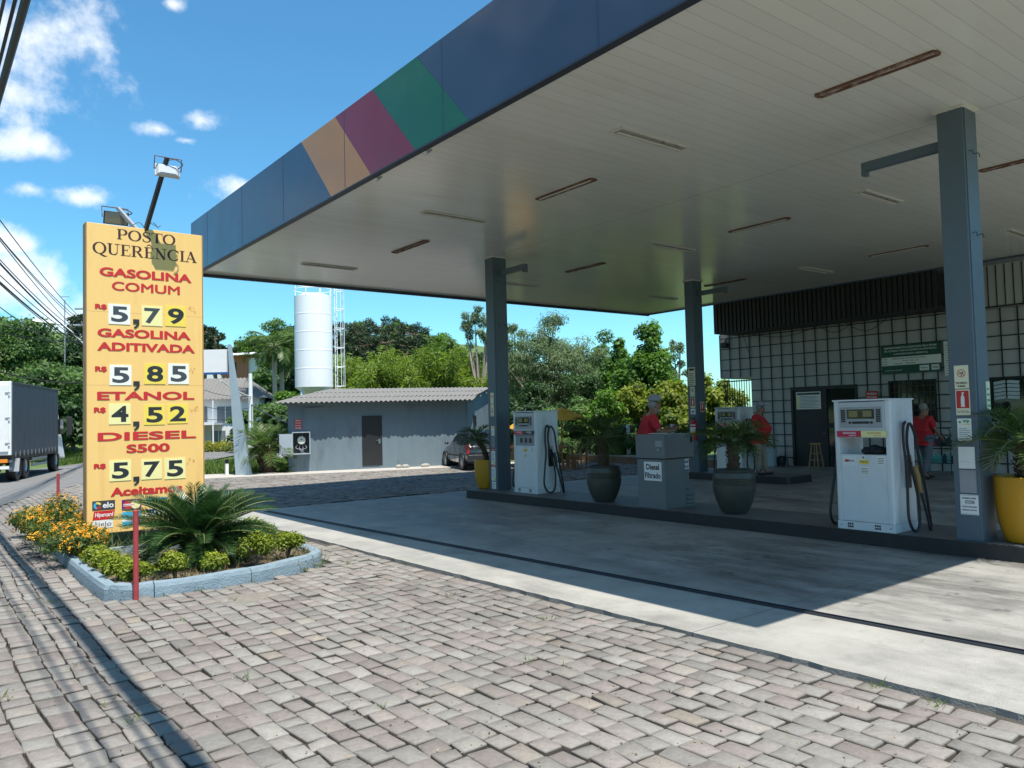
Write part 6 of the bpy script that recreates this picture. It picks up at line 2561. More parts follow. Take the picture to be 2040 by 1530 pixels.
g = MB()
g.box(0, SL, 0, 0.15, 0, HF)
g.build('front_wall', m_shed, shed)
for x in (0.0, SL - 0.15):
    g = MB()
    g.prism([(0.15, 0), (DEP, 0), (DEP, HB), (0.15, HF + 0.02)], 'x', x, x + 0.15)
    slant(g).build('side_wall', m_shed, shed)
g = MB()
g.box(0.15, SL - 0.15, DEP - 0.15, DEP, 0, HB)
slant(g).build('back_wall', m_shed, shed)
g = MB()                                                    # render seams, base course
for x in (0.55, 4.4 + 0.1, 5.6):
    g.box(x, x + 0.012, -0.004, 0, 0.3 if x > 1 else 0.3, HF - 0.15)
g.box(0.05, 2.45, -0.012, 0, 0.0, 0.16)
g.box(3.25, SL, -0.012, 0, 0.0, 0.12)
g.build('wall_trim', m_shed, shed)
# corrugated roof sheets
sl = (HB - HF) / DEP
nwv = int((SL + 0.8) / 0.177)
g = MB()
prof = []
for k in range(nwv * 6 + 1):
    x = -0.45 + k * 0.177 / 6
    prof.append((x, 0.026 * math.cos(2 * math.pi * k / 6)))
for r0, r1, dz in ((-0.48, 1.5, 0.0), (1.35, 3.4, 0.016), (3.25, DEP + 0.3, 0.032)):
    rgd = random.Random(int(r0 * 10) + 50)
    off = [rgd.uniform(-0.006, 0.006) for _ in range(nwv + 1)]
    A_ = [(x, r0 + off[k // 6] * 3, HF + 0.06 + sl * r0 + z + dz + 0.008) for k, (x, z) in enumerate(prof)]
    B_ = [(x, r1, HF + 0.06 + sl * r1 + z + dz) for x, z in prof]
    lo = [(x, y, z - 0.009) for x, y, z in A_]
    lob = [(x, y, z - 0.009) for x, y, z in B_]
    n_ = len(A_)
    g.add(A_ + B_ + lo + lob, [(k, k + 1, n_ + k + 1, n_ + k) for k in range(n_ - 1)] + [(2 * n_ + k + 1, 2 * n_ + k, 3 * n_ + k, 3 * n_ + k + 1) for k in range(n_ - 1)] + [(k + 1, k, 2 * n_ + k, 2 * n_ + k + 1) for k in range(n_ - 1)])
slant(g).build('roof', m_roofgrey, shed, smooth=True)
g = MB()
g.bar((-0.2, -0.3, HF - 0.06), (SL + 0.2, -0.3, HF - 0.06), 0.05, 0.06)
for k in range(7):
    x = 0.2 + k * (SL - 0.4) / 6
    g.bar((x, 0.0, HF + 0.0), (x, -0.4, HF - 0.055), 0.05, 0.06)
for y in (0.8, 2.2, 3.6):
    g.bar((SL, y, HF + sl * y - 0.02), (SL + 0.2, y, HF + sl * y - 0.02), 0.05, 0.07)
slant(g).build('rafters', m_shed, shed)
g = MB()
DX = 2.62
g.box(DX, DX + 0.74, -0.02, -0.002, 0.14, 1.98)
dr = g.build('door', m_black, shed)
g = MB()
g.box(DX + 0.6, DX + 0.68, -0.032, -0.02, 0.95, 1.12)
g.bar((DX + 0.64, -0.05, 1.07), (DX + 0.52, -0.05, 1.07), 0.018)
g.build('door_handle', m_steel, dr)
g = MB()
g.tube([(0.5, -0.02, 1.05), (0.5, -0.02, 2.2), (0.55, -0.02, 2.3), (1.2, -0.02, 2.33)], 0.014, 6)
g.tube([(0.12, -0.03, 0.1), (0.12, -0.03, 0.72)], 0.025, 8)
g.build('conduit', m_shed, shed)
t = thing('meter_box', 'grey electricity meter box with open door on the left end of the shed wall', 'meter box', SA + su * 0.12 + Vector((0, 0, 0.66)), ang)
mb = mat('meter_box_grey', (0.36, 0.42, 0.47), 0.5, var=0.08)
g = MB()
g.box(0, 0.03, -0.26, -0.002, 0, 0.8)
g.box(0.6, 0.63, -0.26, -0.002, 0, 0.8)
g.box(0.03, 0.6, -0.26, -0.002, 0, 0.03)
g.box(0.03, 0.6, -0.26, -0.002, 0.77, 0.8)
g.cur = 1
g.box(0.03, 0.6, -0.02, -0.002, 0.03, 0.77)
g.build('case', [mb, m_black], t)
g = MB()
g.lathe([(0.14, 0), (0.15, 0.03), (0.14, 0.1), (0.1, 0.115)], 20, (0.33, 0, 0.5), 'y')
m_meter = g.build('meter', mat('meter_glass', (0.6, 0.62, 0.58), 0.15), t, smooth=True)
m_meter.location = (0, -0.14, 0)
g = MB()
g.box(0.26, 0.4, -0.146, -0.1435, 0.5, 0.56)
g.cur = 1
g.box(0.29, 0.37, -0.148, -0.1462, 0.515, 0.545)
g.build('dial', [m_plw, m_ink], t)
g = MB()
for k in range(4):
    g.tube(smooth_line3([Vector((0.2 + k * 0.08, -0.06, 0.36)), Vector((0.14 + k * 0.12, -0.1, 0.22)), Vector((0.4 - k * 0.04, -0.1, 0.14)), Vector((0.3 + k * 0.05, -0.06, 0.04))], 5), 0.012, 6)
g.build('wires', m_inkgrey, t)
g = MB()
g.box(-0.44, 0.0, -0.27, -0.25, 0.02, 0.74)
for k in range(5):
    g.bar((-0.39 + k * 0.075, -0.275, 0.08), (-0.39 + k * 0.075, -0.275, 0.68), 0.03, 0.01, (0, 1, 0))
g.build('door', mb, t)
t = thing('warning_sign', 'small dark red warning sign above the meter box on the shed', 'sign', SA + su * 0.22 + Vector((0, 0, 1.56)), ang)
g = MB()
for k in range(4):
    g.box(0, 0.26, -0.008, -0.002, k * 0.09, k * 0.09 + 0.08)
g.build('plate', m_red, t)
g = MB()
for k, s_ in enumerate(('PERIGO', 'ALTA TENSAO', 'NAO', 'ENTRE')):
    text(g, s_, (0.03, -0.0095, (3 - k) * 0.09 + 0.02), (1, 0, 0), (0, 0, 1), 0.2, 0.04, 0.02)
g.build('lettering', m_plw, t)
t = thing('window_vent', 'small dark framed vent in the side of the shed behind the car', 'vent', SA + su * (SL + 0.003 + 1.3 * SHEAR) + sv * 1.3 + Vector((0, 0, 1.45)), ang - math.atan(SHEAR))
g = MB()
for z in (0, 0.2, 0.4):
    g.box(0, 0.04, 0, 0.55, z, z + 0.06)
g.box(0, 0.04, 0, 0.05, 0.06, 0.4)
g.box(0, 0.04, 0.5, 0.55, 0.06, 0.4)
g.build('frame', m_black, t)
for k, u in enumerate((3.9, 4.15, 4.9)):
    rr_ = random.Random(k)
    g = MB()
    g.ball((0, 0, 0.05), 0.13 + 0.04 * k, 0.1, 0.08, 8, 5)
    o = g.build('rubble', m_conc)
    o.location = SA + su * u - sv * 0.35 + Vector((0, 0, 0.03))
    tag(o, ['pale rubble lump at the foot of the shed wall right of the door', 'second pale rubble lump beside the first at the shed wall', 'larger rubble lump with weeds at the shed wall'][k], 'rubble')

# ------------------------------------------------------------------ dark hatchback parked by the shed
hd = YAW - R(20)
fwd_ = Vector((math.sin(hd), math.cos(hd), 0))
p_rl = Vector((rt0.x * -1.72 + VX * 27.2, rt0.y * -1.72 + VY * 27.2, 0))
rgt = Vector((fwd_.y, -fwd_.x, 0))
cpos = p_rl + rgt * 0.8 + fwd_ * 1.2
cpos = cpos - rgt * 0.12
car = thing('parked_car', 'dark grey hatchback parked beside the shed, seen from behind', 'car', (cpos.x, cpos.y, 0.0), -hd)
car.scale = (0.93, 0.93, 0.93)
# local: +Y forward, X right; length 3.8
HW = 0.82


def body_ring(y, zlo, zb, w, wt=None):
    """lower body section: sill to belt line"""
    w2 = wt or w * 0.95
    return [(-w * 0.9, y, zlo), (-w, y, zlo + 0.12), (-w, y, (zlo + zb) / 2 + 0.05), (-w2, y, zb), (w2, y, zb), (w, y, (zlo + zb) / 2 + 0.05), (w, y, zlo + 0.12), (w * 0.9, y, zlo)]


g = MB()
g.loft([body_ring(-1.86, 0.42, 0.80, 0.70), body_ring(-1.8, 0.3, 0.90, 0.77), body_ring(-1.5, 0.24, 0.94, 0.81), body_ring(-0.5, 0.22, 0.92, 0.82), body_ring(0.6, 0.22, 0.88, 0.82), body_ring(1.2, 0.24, 0.83, 0.80), body_ring(1.7, 0.28, 0.7, 0.74), body_ring(1.88, 0.36, 0.58, 0.62)])
g.build('body', m_carpaint, car, smooth=True, bevel=0.02)
cab = [(-1.76, 0.915, 0.70), (-1.5, 1.2, 0.62), (-1.28, 1.40, 0.57), (-0.8, 1.45, 0.56), (-0.1, 1.43, 0.56), (0.25, 1.33, 0.58), (0.95, 0.87, 0.70)]
g = MB()
g.loft([[(-0.76, y, 0.87), (-w, y, z), (w, y, z), (0.76, y, 0.87)] for y, z, w in cab])
g.build('cabin', m_carpaint, car, smooth=True, bevel=0.02)
g = MB()                                                    # side glass, rear screen, windscreen set proud of the cabin
for s in (-1, 1):
    def P3(y, z, off=0.008):
        zt_ = np.interp(y, [c[0] for c in cab], [c[1] for c in cab])
        wt_ = np.interp(y, [c[0] for c in cab], [c[2] for c in cab])
        f_ = (z - 0.87) / max(zt_ - 0.87, 0.01)
        return (s * (0.76 + (wt_ - 0.76) * f_ + off), y, z)
    for a, b in ((-1.38, -0.98), (-0.93, -0.28), (-0.22, 0.42)):
        top = lambda y: 0.87 + (np.interp(y, [c[0] for c in cab], [c[1] for c in cab]) - 0.87) * 0.84
        g.poly([P3(a, 0.94), P3(b, 0.94), P3(b, top(b)), P3(a, top(a))])
g.poly([(-0.6, -1.745, 0.97), (0.6, -1.745, 0.97), (0.53, -1.49, 1.24), (-0.53, -1.49, 1.24)])
g.poly([(-0.62, 0.92, 0.93), (0.62, 0.92, 0.93), (0.52, 0.33, 1.31), (-0.52, 0.33, 1.31)])
g.build('windows', m_glass, car)
g = MB()
g.box(-0.78, 0.78, -1.95, -1.8, 0.3, 0.58)
g.build('bumper', m_plastic, car, bevel=0.03)
g = MB()
g.box(-0.7, 0.7, 1.75, 1.95, 0.25, 0.5)
g.build('bumper', m_plastic, car, bevel=0.03)
for s in (-1, 1):
    g = MB()
    g.prism([(-1.86, 0.62), (-1.6, 0.62), (-1.62, 0.95), (-1.82, 0.9)], 'x', s * 0.74 - 0.05, s * 0.74 + 0.05)
    g.build('tail_lamp', m_tail, car, bevel=0.01)
    g = MB()
    g.ball((s * 0.9, 0.62, 0.98), 0.09, 0.07, 0.065, 10, 6)
    g.build('wing_mirror', m_carpaint, car, smooth=True)
    g = MB()
    for y in (-0.85, -0.05):
        g.bar((s * 0.835, y, 0.8), (s * 0.835, y + 0.14, 0.8), 0.02, 0.025)
    g.build('door_handle', m_carpaint, car)
    g = MB()
    for y in (-0.25, -0.95, 0.55):
        g.box(s * 0.822 - 0.004, s * 0.822 + 0.004, y - 0.004, y + 0.004, 0.3, 0.9)
    g.box(s * 0.83 - 0.006, s * 0.83 + 0.006, -1.0, 0.8, 0.5, 0.56)
    g.build('door_trim', m_black, car)
    for y in (-1.2, 1.2):
        g = MB()
        g.lathe([(0.2, -0.085), (0.285, -0.085), (0.3, -0.06), (0.3, 0.06), (0.285, 0.085), (0.2, 0.085)], 24, (s * 0.755, y, 0.3), 'x', cap=False)
        w_ = g.build('wheel', m_rubber, car, smooth=True)
        g = MB()
        xx = s * 0.835
        for k in range(6):
            a = k * math.pi / 3
            g.bar((xx, y, 0.3), (xx - s * 0.01, y + 0.19 * math.cos(a), 0.3 + 0.19 * math.sin(a)), 0.05, 0.02, (1, 0, 0))
        g.lathe([(0.185, -0.02), (0.205, 0.0), (0.185, 0.012)], 24, (xx, y, 0.3), 'x', cap=False)
        g.cur = 1
        g.lathe([(0.01, -0.02), (0.19, -0.02)], 20, (xx - s * 0.03, y, 0.3), 'x', cap=False)
        g.build('rim', [m_alloy, m_black], w_)
        g = MB()
        g.lathe([(0.3, -0.02), (0.35, -0.02), (0.35, 0.0), (0.3, 0.0)], 24, (s * 0.826, y, 0.3), 'x', cap=False)
        g.build('wheel_arch', m_black, car)
g = MB()
g.box(-0.25, 0.25, -1.878, -1.866, 0.66, 0.78)
g.build('number_plate', m_inkgrey, car)
g = MB()
g.bar((-0.2, -1.885, 0.83), (0.2, -1.885, 0.83), 0.02, 0.03)
g.build('tailgate_handle', m_steel, car)

# ------------------------------------------------------------------ curtain sided truck on the road
hd2 = math.atan2(2.3, 6.6)
fw2 = Vector((math.sin(hd2), math.cos(hd2), 0))
rg2 = Vector((fw2.y, -fw2.x, 0))
c_r = at(22, 918, 31.5)                                       # lower right rear corner of the box body
base = Vector((c_r.x, c_r.y, 0)) - rg2 * 1.25
truck = thing('truck', 'curtain sided delivery truck with white rear doors driving away along the road', 'truck', base, -hd2)
TL, TW, TB, TTOP = 6.9, 1.25, 0.93, 3.45
g = MB()
g.box(-TW, TW, 0.0, 0.12, TB, TTOP)
rdw = g.build('rear_frame', m_white, truck, bevel=0.015)
for s in (-1, 1):
    g = MB()
    g.box(0.02 if s > 0 else -TW + 0.08, TW - 0.08 if s > 0 else -0.02, -0.04, -0.001, TB + 0.12, TTOP - 0.12)
    d_ = g.build('rear_door', m_white, truck, bevel=0.01)
    g = MB()
    for z in (TB + 0.4, (TB + TTOP) / 2, TTOP - 0.4):
        g.box(s * (TW - 0.1) - 0.07, s * (TW - 0.1) + 0.07, -0.055, -0.041, z - 0.03, z + 0.03)
    g.tube([(s * 0.35, -0.06, TB + 0.15), (s * 0.35, -0.06, TTOP - 0.15)], 0.016, 6)
    g.build('hinges', m_galv, d_)
for s in (-1, 1):
    g = MB()
    n_ = 30
    for k in range(n_):
        y0, y1 = 0.121 + (TL - 0.2) * k / n_, 0.121 + (TL - 0.2) * (k + 1) / n_
        w0, w1 = 0.012 * math.sin(k * 1.9), 0.012 * math.sin((k + 1) * 1.9)
        g.poly([(s * (TW + w0), y0, TB), (s * (TW + w1), y1, TB), (s * (TW - 0.005 + w1 * 0.3), y1, TTOP - 0.1), (s * (TW - 0.005 + w0 * 0.3), y0, TTOP - 0.1)])
    g.build('curtain', m_curtain, truck, smooth=True)
g = MB()
g.box(-TW, TW, 0.121, TL, TTOP - 0.1, TTOP)
g.build('roof', m_plastic, truck, bevel=0.02)
g = MB()
for s in (-1, 1):
    for k in range(13):
        y = 0.5 + k * 0.52
        g.bar((s * (TW + 0.02), y, TB + 0.12), (s * (TW + 0.02), y, TB - 0.06), 0.04, 0.012, (1, 0, 0))
g.build('curtain_straps', m_galv, truck)
g = MB()
g.box(-TW + 0.02, TW - 0.02, 0.121, TL, TB - 0.16, TB - 0.001)
g.box(-0.45, -0.33, 0.0, TL + 2, TB - 0.4, TB - 0.161)
g.box(0.33, 0.45, 0.0, TL + 2, TB - 0.4, TB - 0.161)
g.build('chassis', m_black, truck)
g = MB()
for s in (-1, 1):
    for z in (0.45, 0.68):
        g.bar((s * 1.16, 3.0, z), (s * 1.16, 5.3, z), 0.03, 0.1)
    g.bar((s * 1.16, 3.1, 0.4), (s * 1.16, 3.1, 0.82), 0.04)
    g.bar((s * 1.16, 5.2, 0.4), (s * 1.16, 5.2, 0.82), 0.04)
    g.bar((s * 1.16, 0.1, 0.72), (s * 1.16, 0.62, 0.72), 0.03, 0.09)
    g.bar((s * 1.16, 0.1, 0.46), (s * 1.16, 0.62, 0.46), 0.03, 0.09)
g.build('side_guard', m_galv, truck)
g = MB()
g.box(-1.2, 1.2, -0.02, 0.05, 0.45, 0.57)
for k in range(8):
    g.cur = k % 2 + 1
    g.box(-1.2 + k * 0.3, -1.2 + (k + 1) * 0.3 - 0.004, -0.024, -0.0205, 0.46, 0.56)
g.build('rear_bumper', [m_galv, m_red, m_white], truck)
for s in (-1, 1):
    g = MB()
    g.box(s * 0.95 - 0.2, s * 0.95 + 0.2, -0.03, 0.02, 0.68, 0.8)
    g.build('tail_lamp', m_orange if s > 0 else m_red, truck)
for y in (1.1, 2.2, 6.9):
    for s in (-1, 1):
        g = MB()
        g.lathe([(0.27, -0.14), (0.44, -0.14), (0.47, -0.1), (0.47, 0.1), (0.44, 0.14), (0.27, 0.14)], 26, (s * 1.05, y, 0.47), 'x', cap=False)
        w_ = g.build('wheel', m_rubber, truck, smooth=True)
        g = MB()
        g.lathe([(0.06, 0.07 * s), (0.12, 0.07 * s), (0.14, 0.0), (0.25, 0.02 * s), (0.275, 0.09 * s)], 22, (s * 1.06, y, 0.47), 'x', cap=False)
        g.build('rim', m_alloy, w_, smooth=True)
g = MB()
for s in (-1, 1):
    for y in (1.65,):
        pts = [(s * 1.22, y - 0.62 - 0.55, 0.35), (s * 1.22, y - 0.56 - 0.5, 0.8)]
        g.bar(pts[0], pts[1], 0.3, 0.02, (0, 1, 0))
        g.bar((s * 1.22, y - 1.06, 0.82), (s * 1.22, y + 1.08, 0.98 - 0.05), 0.02, 0.05)
g.build('mudguard', m_galv, truck)
g = MB()
g.loft([[(-1.2, y, z0), (1.2, y, z0), (1.2 - ins, y, z1), (-1.2 + ins, y, z1)] for y, z0, z1, ins in ((TL + 0.15, 0.75, 2.6, 0.2), (TL + 0.6, 0.55, 2.7, 0.22), (TL + 1.2, 0.5, 2.5, 0.22), (TL + 1.5, 0.5, 1.5, 0.16))])
cabt = g.build('cab', m_white, truck, bevel=0.05)
g = MB()
for s in (-1, 1):
    g.box(s * 1.17 - 0.01, s * 1.17 + 0.02, TL + 0.35, TL + 1.2, 1.55, 2.2)
g.build('cab_window', m_glass, cabt)
for s in (-1, 1):
    g = MB()
    g.box(s * 1.42 - 0.1, s * 1.42 + 0.1, TL + 1.2, TL + 1.28, 1.5, 2.3)
    g.bar((s * 1.05, TL + 1.2, 2.2), (s * 1.42, TL + 1.24, 2.2), 0.03)
    g.build('mirror', m_plastic, truck, bevel=0.03)

# ------------------------------------------------------------------ tall white tank behind the shed
tb = at(626, 775, 36.5)
tx_, ty_ = tb.x, tb.y
tz0, tz1, tr = 3.38, 7.53, 0.845
tank = thing('water_tank', 'tall white cylindrical water tank on legs rising behind the shed', 'tank', (tx_, ty_, 0))
g = MB()
prof = [(0.35, tz0 - 0.35), (tr, tz0), (tr, tz0 + 0.03)]
for k in range(5):
    z = tz0 + (tz1 - tz0) * (k + 1) / 5
    prof += [(tr, z - 0.05), (tr, z - 0.016), (tr + 0.003, z - 0.008), (tr + 0.003, z + 0.008), (tr, z + 0.016), (tr, z + 0.05)] if k < 4 else [(tr, z - 0.03), (tr, z)]
prof += [(tr * 0.6, tz1 + 0.12), (0.1, tz1 + 0.16)]
g.lathe(prof, 40)
g.build('shell', m_tank, tank, smooth=True)
for a in (20, 110, 200, 290):
    g = MB()
    c, s = math.cos(R(a)), math.sin(R(a))
    g.bar((c * 0.72, s * 0.72, tz0 + 0.05), (c * 0.95, s * 0.95, -0.05), 0.1)
    g.build('leg', m_tank, tank)
g = MB()
for a in range(0, 360, 45):
    c, s = math.cos(R(a)), math.sin(R(a))
    g.bar((c * tr, s * tr, tz1), (c * tr, s * tr, tz1 + 0.62), 0.03)
for z in (0.32, 0.62):
    g.tube([(tr * math.cos(R(a)), tr * math.sin(R(a)), tz1 + z) for a in range(0, 361, 15)], 0.015, 5, cap=False)
g.build('guard_rail', m_tank, tank)
g = MB()
la = math.atan2(rt0.y, rt0.x)
lx, ly = math.cos(la), math.sin(la)
px_, py_ = -ly, lx
for s in (-0.2, 0.2):
    g.bar((lx * 1.03 + px_ * s, ly * 1.03 + py_ * s, 1.0), (lx * 1.03 + px_ * s, ly * 1.03 + py_ * s, tz1 + 0.6), 0.03)
for k in range(24):
    z = 1.2 + k * 0.3
    g.bar((lx * 1.03 - px_ * 0.2, ly * 1.03 - py_ * 0.2, z), (lx * 1.03 + px_ * 0.2, ly * 1.03 + py_ * 0.2, z), 0.02)
ld = g.build('ladder', m_tank, tank)
g = MB()
for k in range(6):
    z = 3.4 + k * 0.88
    g.tube([(lx * (1.03 + 0.38 * math.sin(R(a))) + px_ * 0.3 * math.cos(R(a)), ly * (1.03 + 0.38 * math.sin(R(a))) + py_ * 0.3 * math.cos(R(a)), z) for a in range(0, 181, 15)], 0.016, 5)
for a in (45, 90, 135):
    q = (lx * (1.03 + 0.38 * math.sin(R(a))) + px_ * 0.3 * math.cos(R(a)), ly * (1.03 + 0.38 * math.sin(R(a))) + py_ * 0.3 * math.cos(R(a)))
    g.bar((*q, 3.4), (*q, 7.8), 0.018)
g.build('ladder_cage', m_tank, ld)

# ------------------------------------------------------------------ leaning blade shaped pylon with a blank panel
b0 = at(487, 949, 28.7)
b0.z = 0
rx_ = Vector((rt0.x, rt0.y, 0))
pyl = thing('blank_pylon_sign', 'leaning grey blue blade post carrying a blank white panel at the yard exit', 'sign', b0, -YAW)
g = MB()
g.prism([(-0.28, -0.06), (0.26, -0.06), (-0.44, 4.6), (-0.52, 4.6)], 'y', -0.09, 0.09)
g.build('blade_post', mat('pylon_paint', (0.3, 0.38, 0.42), 0.5, var=0.05), pyl, bevel=0.01)
g = MB()
g.box(-3.2, -0.56, -0.07, 0.07, 3.62, 4.42)
g.build('panel', m_white, pyl, bevel=0.005)
g = MB()
g.box(-3.22, -0.45, -0.08, 0.08, 3.555, 3.615)
g.build('panel_rail', m_blue, pyl)
g = MB()
g.prism([(-3.55, -0.06), (-4.05, -0.06), (-3.3, 4.6), (-3.22, 4.6)], 'y', -0.09, 0.09)
g.build('blade_post', bpy.data.materials['pylon_paint'], pyl, bevel=0.01)
t = thing('marker_post', 'short white marker post with black top in the grass by the pylon', 'post', at(452, 952, 29.2).xy.to_3d())
g = MB()
g.box(-0.05, 0.05, -0.05, 0.05, -0.05, 0.42)
g.build('stem', m_plw, t)
g = MB()
g.box(-0.055, 0.055, -0.055, 0.055, 0.421, 0.56)
g.build('top', m_black, t)

# ------------------------------------------------------------------ houses behind
def facing(px, dist):
    p = at(px, 860, dist)
    return Vector((p.x, p.y, 0))


h0 = facing(455, 62)
hz = terrain_z(h0.x, h0.y)
house = thing('house', 'white two storey house with grey corrugated roof beyond the road', 'house', (h0.x, h0.y, hz), -YAW + R(8))
g = MB()
g.box(-5.0, 2.2, 0, 6, 0, 3.9)
g.build('wall', m_housewhite, house)
g = MB()
for k in range(61):
    pass
xs = [-5.7 + 8.6 * k / 120 for k in range(121)]
A_ = [(x, -0.7, 3.75 + 0.04 * math.cos(k * math.pi / 2)) for k, x in enumerate(xs)]
B_ = [(min(max(x, -4.2), 0.8), 3.0, 5.5 + 0.04 * math.cos(k * math.pi / 2)) for k, x in enumerate(xs)]
C_ = [(x, 6.7, 3.75) for x in xs]
n_ = len(xs)
g.add(A_ + B_ + C_, [(k, k + 1, n_ + k + 1, n_ + k) for k in range(n_ - 1)] + [(n_ + k, n_ + k + 1, 2 * n_ + k + 1, 2 * n_ + k) for k in range(n_ - 1)])
g.poly([A_[0], B_[0], C_[0]])
g.poly([A_[-1], C_[-1], B_[-1]])
g.build('roof', m_roofgrey, house)
g = MB()
g.box(2.2, 4.6, 1, 6, 0, 3.0)
g.build('side_wing', m_housewhite, house)
g = MB()
A_ = [(2.0, 0.4, 2.95), (5.1, 0.4, 2.85), (4.6, 3.5, 3.9), (2.0, 3.5, 3.9)]
g.poly(A_)
g.poly([(5.1, 0.4, 2.85), (5.1, 6.5, 2.85), (4.6, 3.5, 3.9)])
g.build('roof', m_roofgrey, house)
for x0, x1, z0, z1 in ((-2.6, -1.5, 2.0, 3.2), (-0.8, 0.4, 2.0, 3.2), (-3.9, -3.0, 0.3, 1.6), (0.9, 1.8, 0.4, 1.5), (-1.2, -0.2, 0.2, 1.4)):
    g = MB()
    g.box(x0, x1, -0.03, -0.002, z0, z1)
    w_ = g.build('window', mat('house_window', (0.16, 0.18, 0.2), 0.2), house)
    g = MB()
    g.box(x0 - 0.06, x1 + 0.06, -0.05, -0.031, z0 - 0.07, z0 - 0.01)
    g.box((x0 + x1) / 2 - 0.025, (x0 + x1) / 2 + 0.025, -0.045, -0.031, z0, z1)
    g.build('window_frame', m_housewhite, w_)
g = MB()
g.box(-5.0, -0.4, -2.6, -2.5, 1.95, 2.05)
for k in range(4):
    g.bar((-5.0 + k * 1.5, -2.55, 0), (-5.0 + k * 1.5, -2.55, 3.6), 0.09)
g.box(-5.0, -0.4, -2.6, -0.01, 1.85, 1.95)
g.build('balcony', m_housewhite, house)
g = MB()
g.box(-4.6, -2.4, -4.2, -4.0, 0, 1.7)
g.box(-4.75, -2.2, -4.3, -3.9, 1.7, 1.8)
g.build('gate_wall', m_housewhite, house)

h1 = facing(480, 98)
hz = terrain_z(h1.x, h1.y)
hb = thing('brick_house', 'unfinished red brick house with white roof high on the hillside', 'house', (h1.x, h1.y, hz), -YAW - R(10))
zb = at(480, 735, 98).z - hz
g = MB()
g.box(-2.4, 0.9, 0, 5, -1.0, zb + 1.6)
g.build('wall', m_brick, hb)
g = MB()
g.box(0.9, 1.5, 0.3, 5, -1.0, zb + 1.3)
g.build('side_wall', m_housewhite, hb)
g = MB()
g.loft([[(-4.2, -1, zb + 1.5), (2.6, -1, zb + 1.62), (2.6, 6, zb + 2.4), (-4.2, 6, zb + 2.3)], [(-4.2, -1, zb + 1.62), (2.6, -1, zb + 1.72), (2.6, 6, zb + 2.6), (-4.2, 6, zb + 2.5)]])
g.build('roof', m_white, hb)
g = MB()
g.box(-1.4, -0.5, -0.03, -0.002, zb - 0.3, zb + 0.8)
g.build('window', m_black, hb)
h2 = facing(417, 110)
hz = terrain_z(h2.x, h2.y)
hc = thing('hill_house', 'small hillside house with a brown roof right of the price sign', 'house', (h2.x, h2.y, hz), -YAW)
zb = at(417, 715, 110).z - hz
g = MB()
g.box(-3, 1.6, 0, 4, -1, zb + 1.0)
g.build('wall', m_housewhite, hc)
g = MB()
g.prism([(-3.4, zb + 1.0), (2.0, zb + 1.0), (-0.7, zb + 2.2)], 'y', -0.4, 4.4)
g.build('roof', m_brick, hc)
h3 = facing(543, 74)
hz = terrain_z(h3.x, h3.y)
hd_ = thing('garden_building', 'low mauve grey outbuilding behind the bushes left of the shed roof', 'building', (h3.x, h3.y, hz), -YAW)
g = MB()
g.box(-1.1, 2.6, 0, 4, 0, 3.9)
g.build('wall', mat('mauve_wall', (0.3, 0.28, 0.34), 0.8, var=0.1), hd_)
g = MB()
g.box(-1.3, 2.8, -0.2, 4.2, 3.9, 4.05)
g.build('roof', m_roofgrey, hd_)
g = MB()
g.box(0.6, 0.85, -0.05, -0.002, 1.4, 3.9)
g.build('pilaster', m_white, hd_)
# white wall along the lane behind the date palm
wq = facing(545, 41)
t = thing('garden_wall', 'low white garden wall behind the small date palm', 'wall', (wq.x, wq.y, 0), -YAW + R(6))
g = MB()
g.box(-1.9, 5.5, 0, 0.16, -0.1, 1.15)
g.build('wall', m_housewhite, t)
g = MB()
g.box(-2.0, 5.6, -0.04, 0.2, 1.15, 1.22)
g.build('coping', m_housewhite, t)
t = thing('guard_rail', 'thin grey pedestrian railing beside the lane left of the date palm', 'railing', (*facing(500, 44).xy, 0), -YAW + R(10))
g = MB()
for k in range(8):
    g.bar((-0.9 + k * 0.26, 0, 0), (-0.9 + k * 0.26, 0, 1.0), 0.03)
for z in (0.5, 1.0):
    g.bar((-1.0, 0.03, z), (1.1, 0.03, z), 0.04)
g.build('rails', m_galv, t)

# ------------------------------------------------------------------ poles, street lamp and cables
up_ = facing(500, 46)
pole1 = thing('utility_pole', 'white concrete utility pole between the pylon and the shed', 'utility pole', (up_.x, up_.y, 0), -YAW)
g = MB()
g.lathe([(0.15, -0.1), (0.1, 4.62)], 14)
g.build('pole', m_white, pole1)
g = MB()
for z in (2.2, 2.9, 3.3):
    g.bar((-0.14, 0, z), (0.14, 0, z), 0.05, 0.05)
g.build('cable_clamps', m_galv, pole1)
sp = facing(186, 43.5)
pole2 = thing('street_lamp_pole', 'tall pole carrying the street lamp arm and cables behind the price sign', 'utility pole', (sp.x, sp.y, 0), -YAW)
g = MB()
g.lathe([(0.17, -0.1), (0.11, 8.2)], 14)
g.build('pole', m_conc, pole2)
g = MB()
for z in (6.9, 7.7):
    g.bar((-0.9, 0, z), (0.9, 0, z), 0.09, 0.09)
g.build('crossarm', m_galv, pole2)
g = MB()
q = [at(px, py, 43.5) - Vector((sp.x, sp.y, 0)) for px, py in ((184, 700), (160, 678), (140, 659), (126, 648), (112, 644))]
rotm = Matrix.Rotation(YAW, 3, 'Z')
g.tube([rotm @ v for v in q], 0.04, 8)
la_ = g.build('lamp_arm', m_white, pole2, smooth=True)
g = MB()
a, b = rotm @ (at(112, 644, 43.5) - Vector((sp.x, sp.y, 0))), rotm @ (at(66, 638, 43.5) - Vector((sp.x, sp.y, 0)))
g.loft([[tuple(a + (b - a) * f_ + Vector((0, dy * w_, dz * w_))) for dy, dz in ((-1, -0.3), (1, -0.3), (0.7, 0.6), (-0.7, 0.6))] for f_, w_ in ((0, 0.05), (0.3, 0.14), (0.8, 0.16), (1, 0.06))])
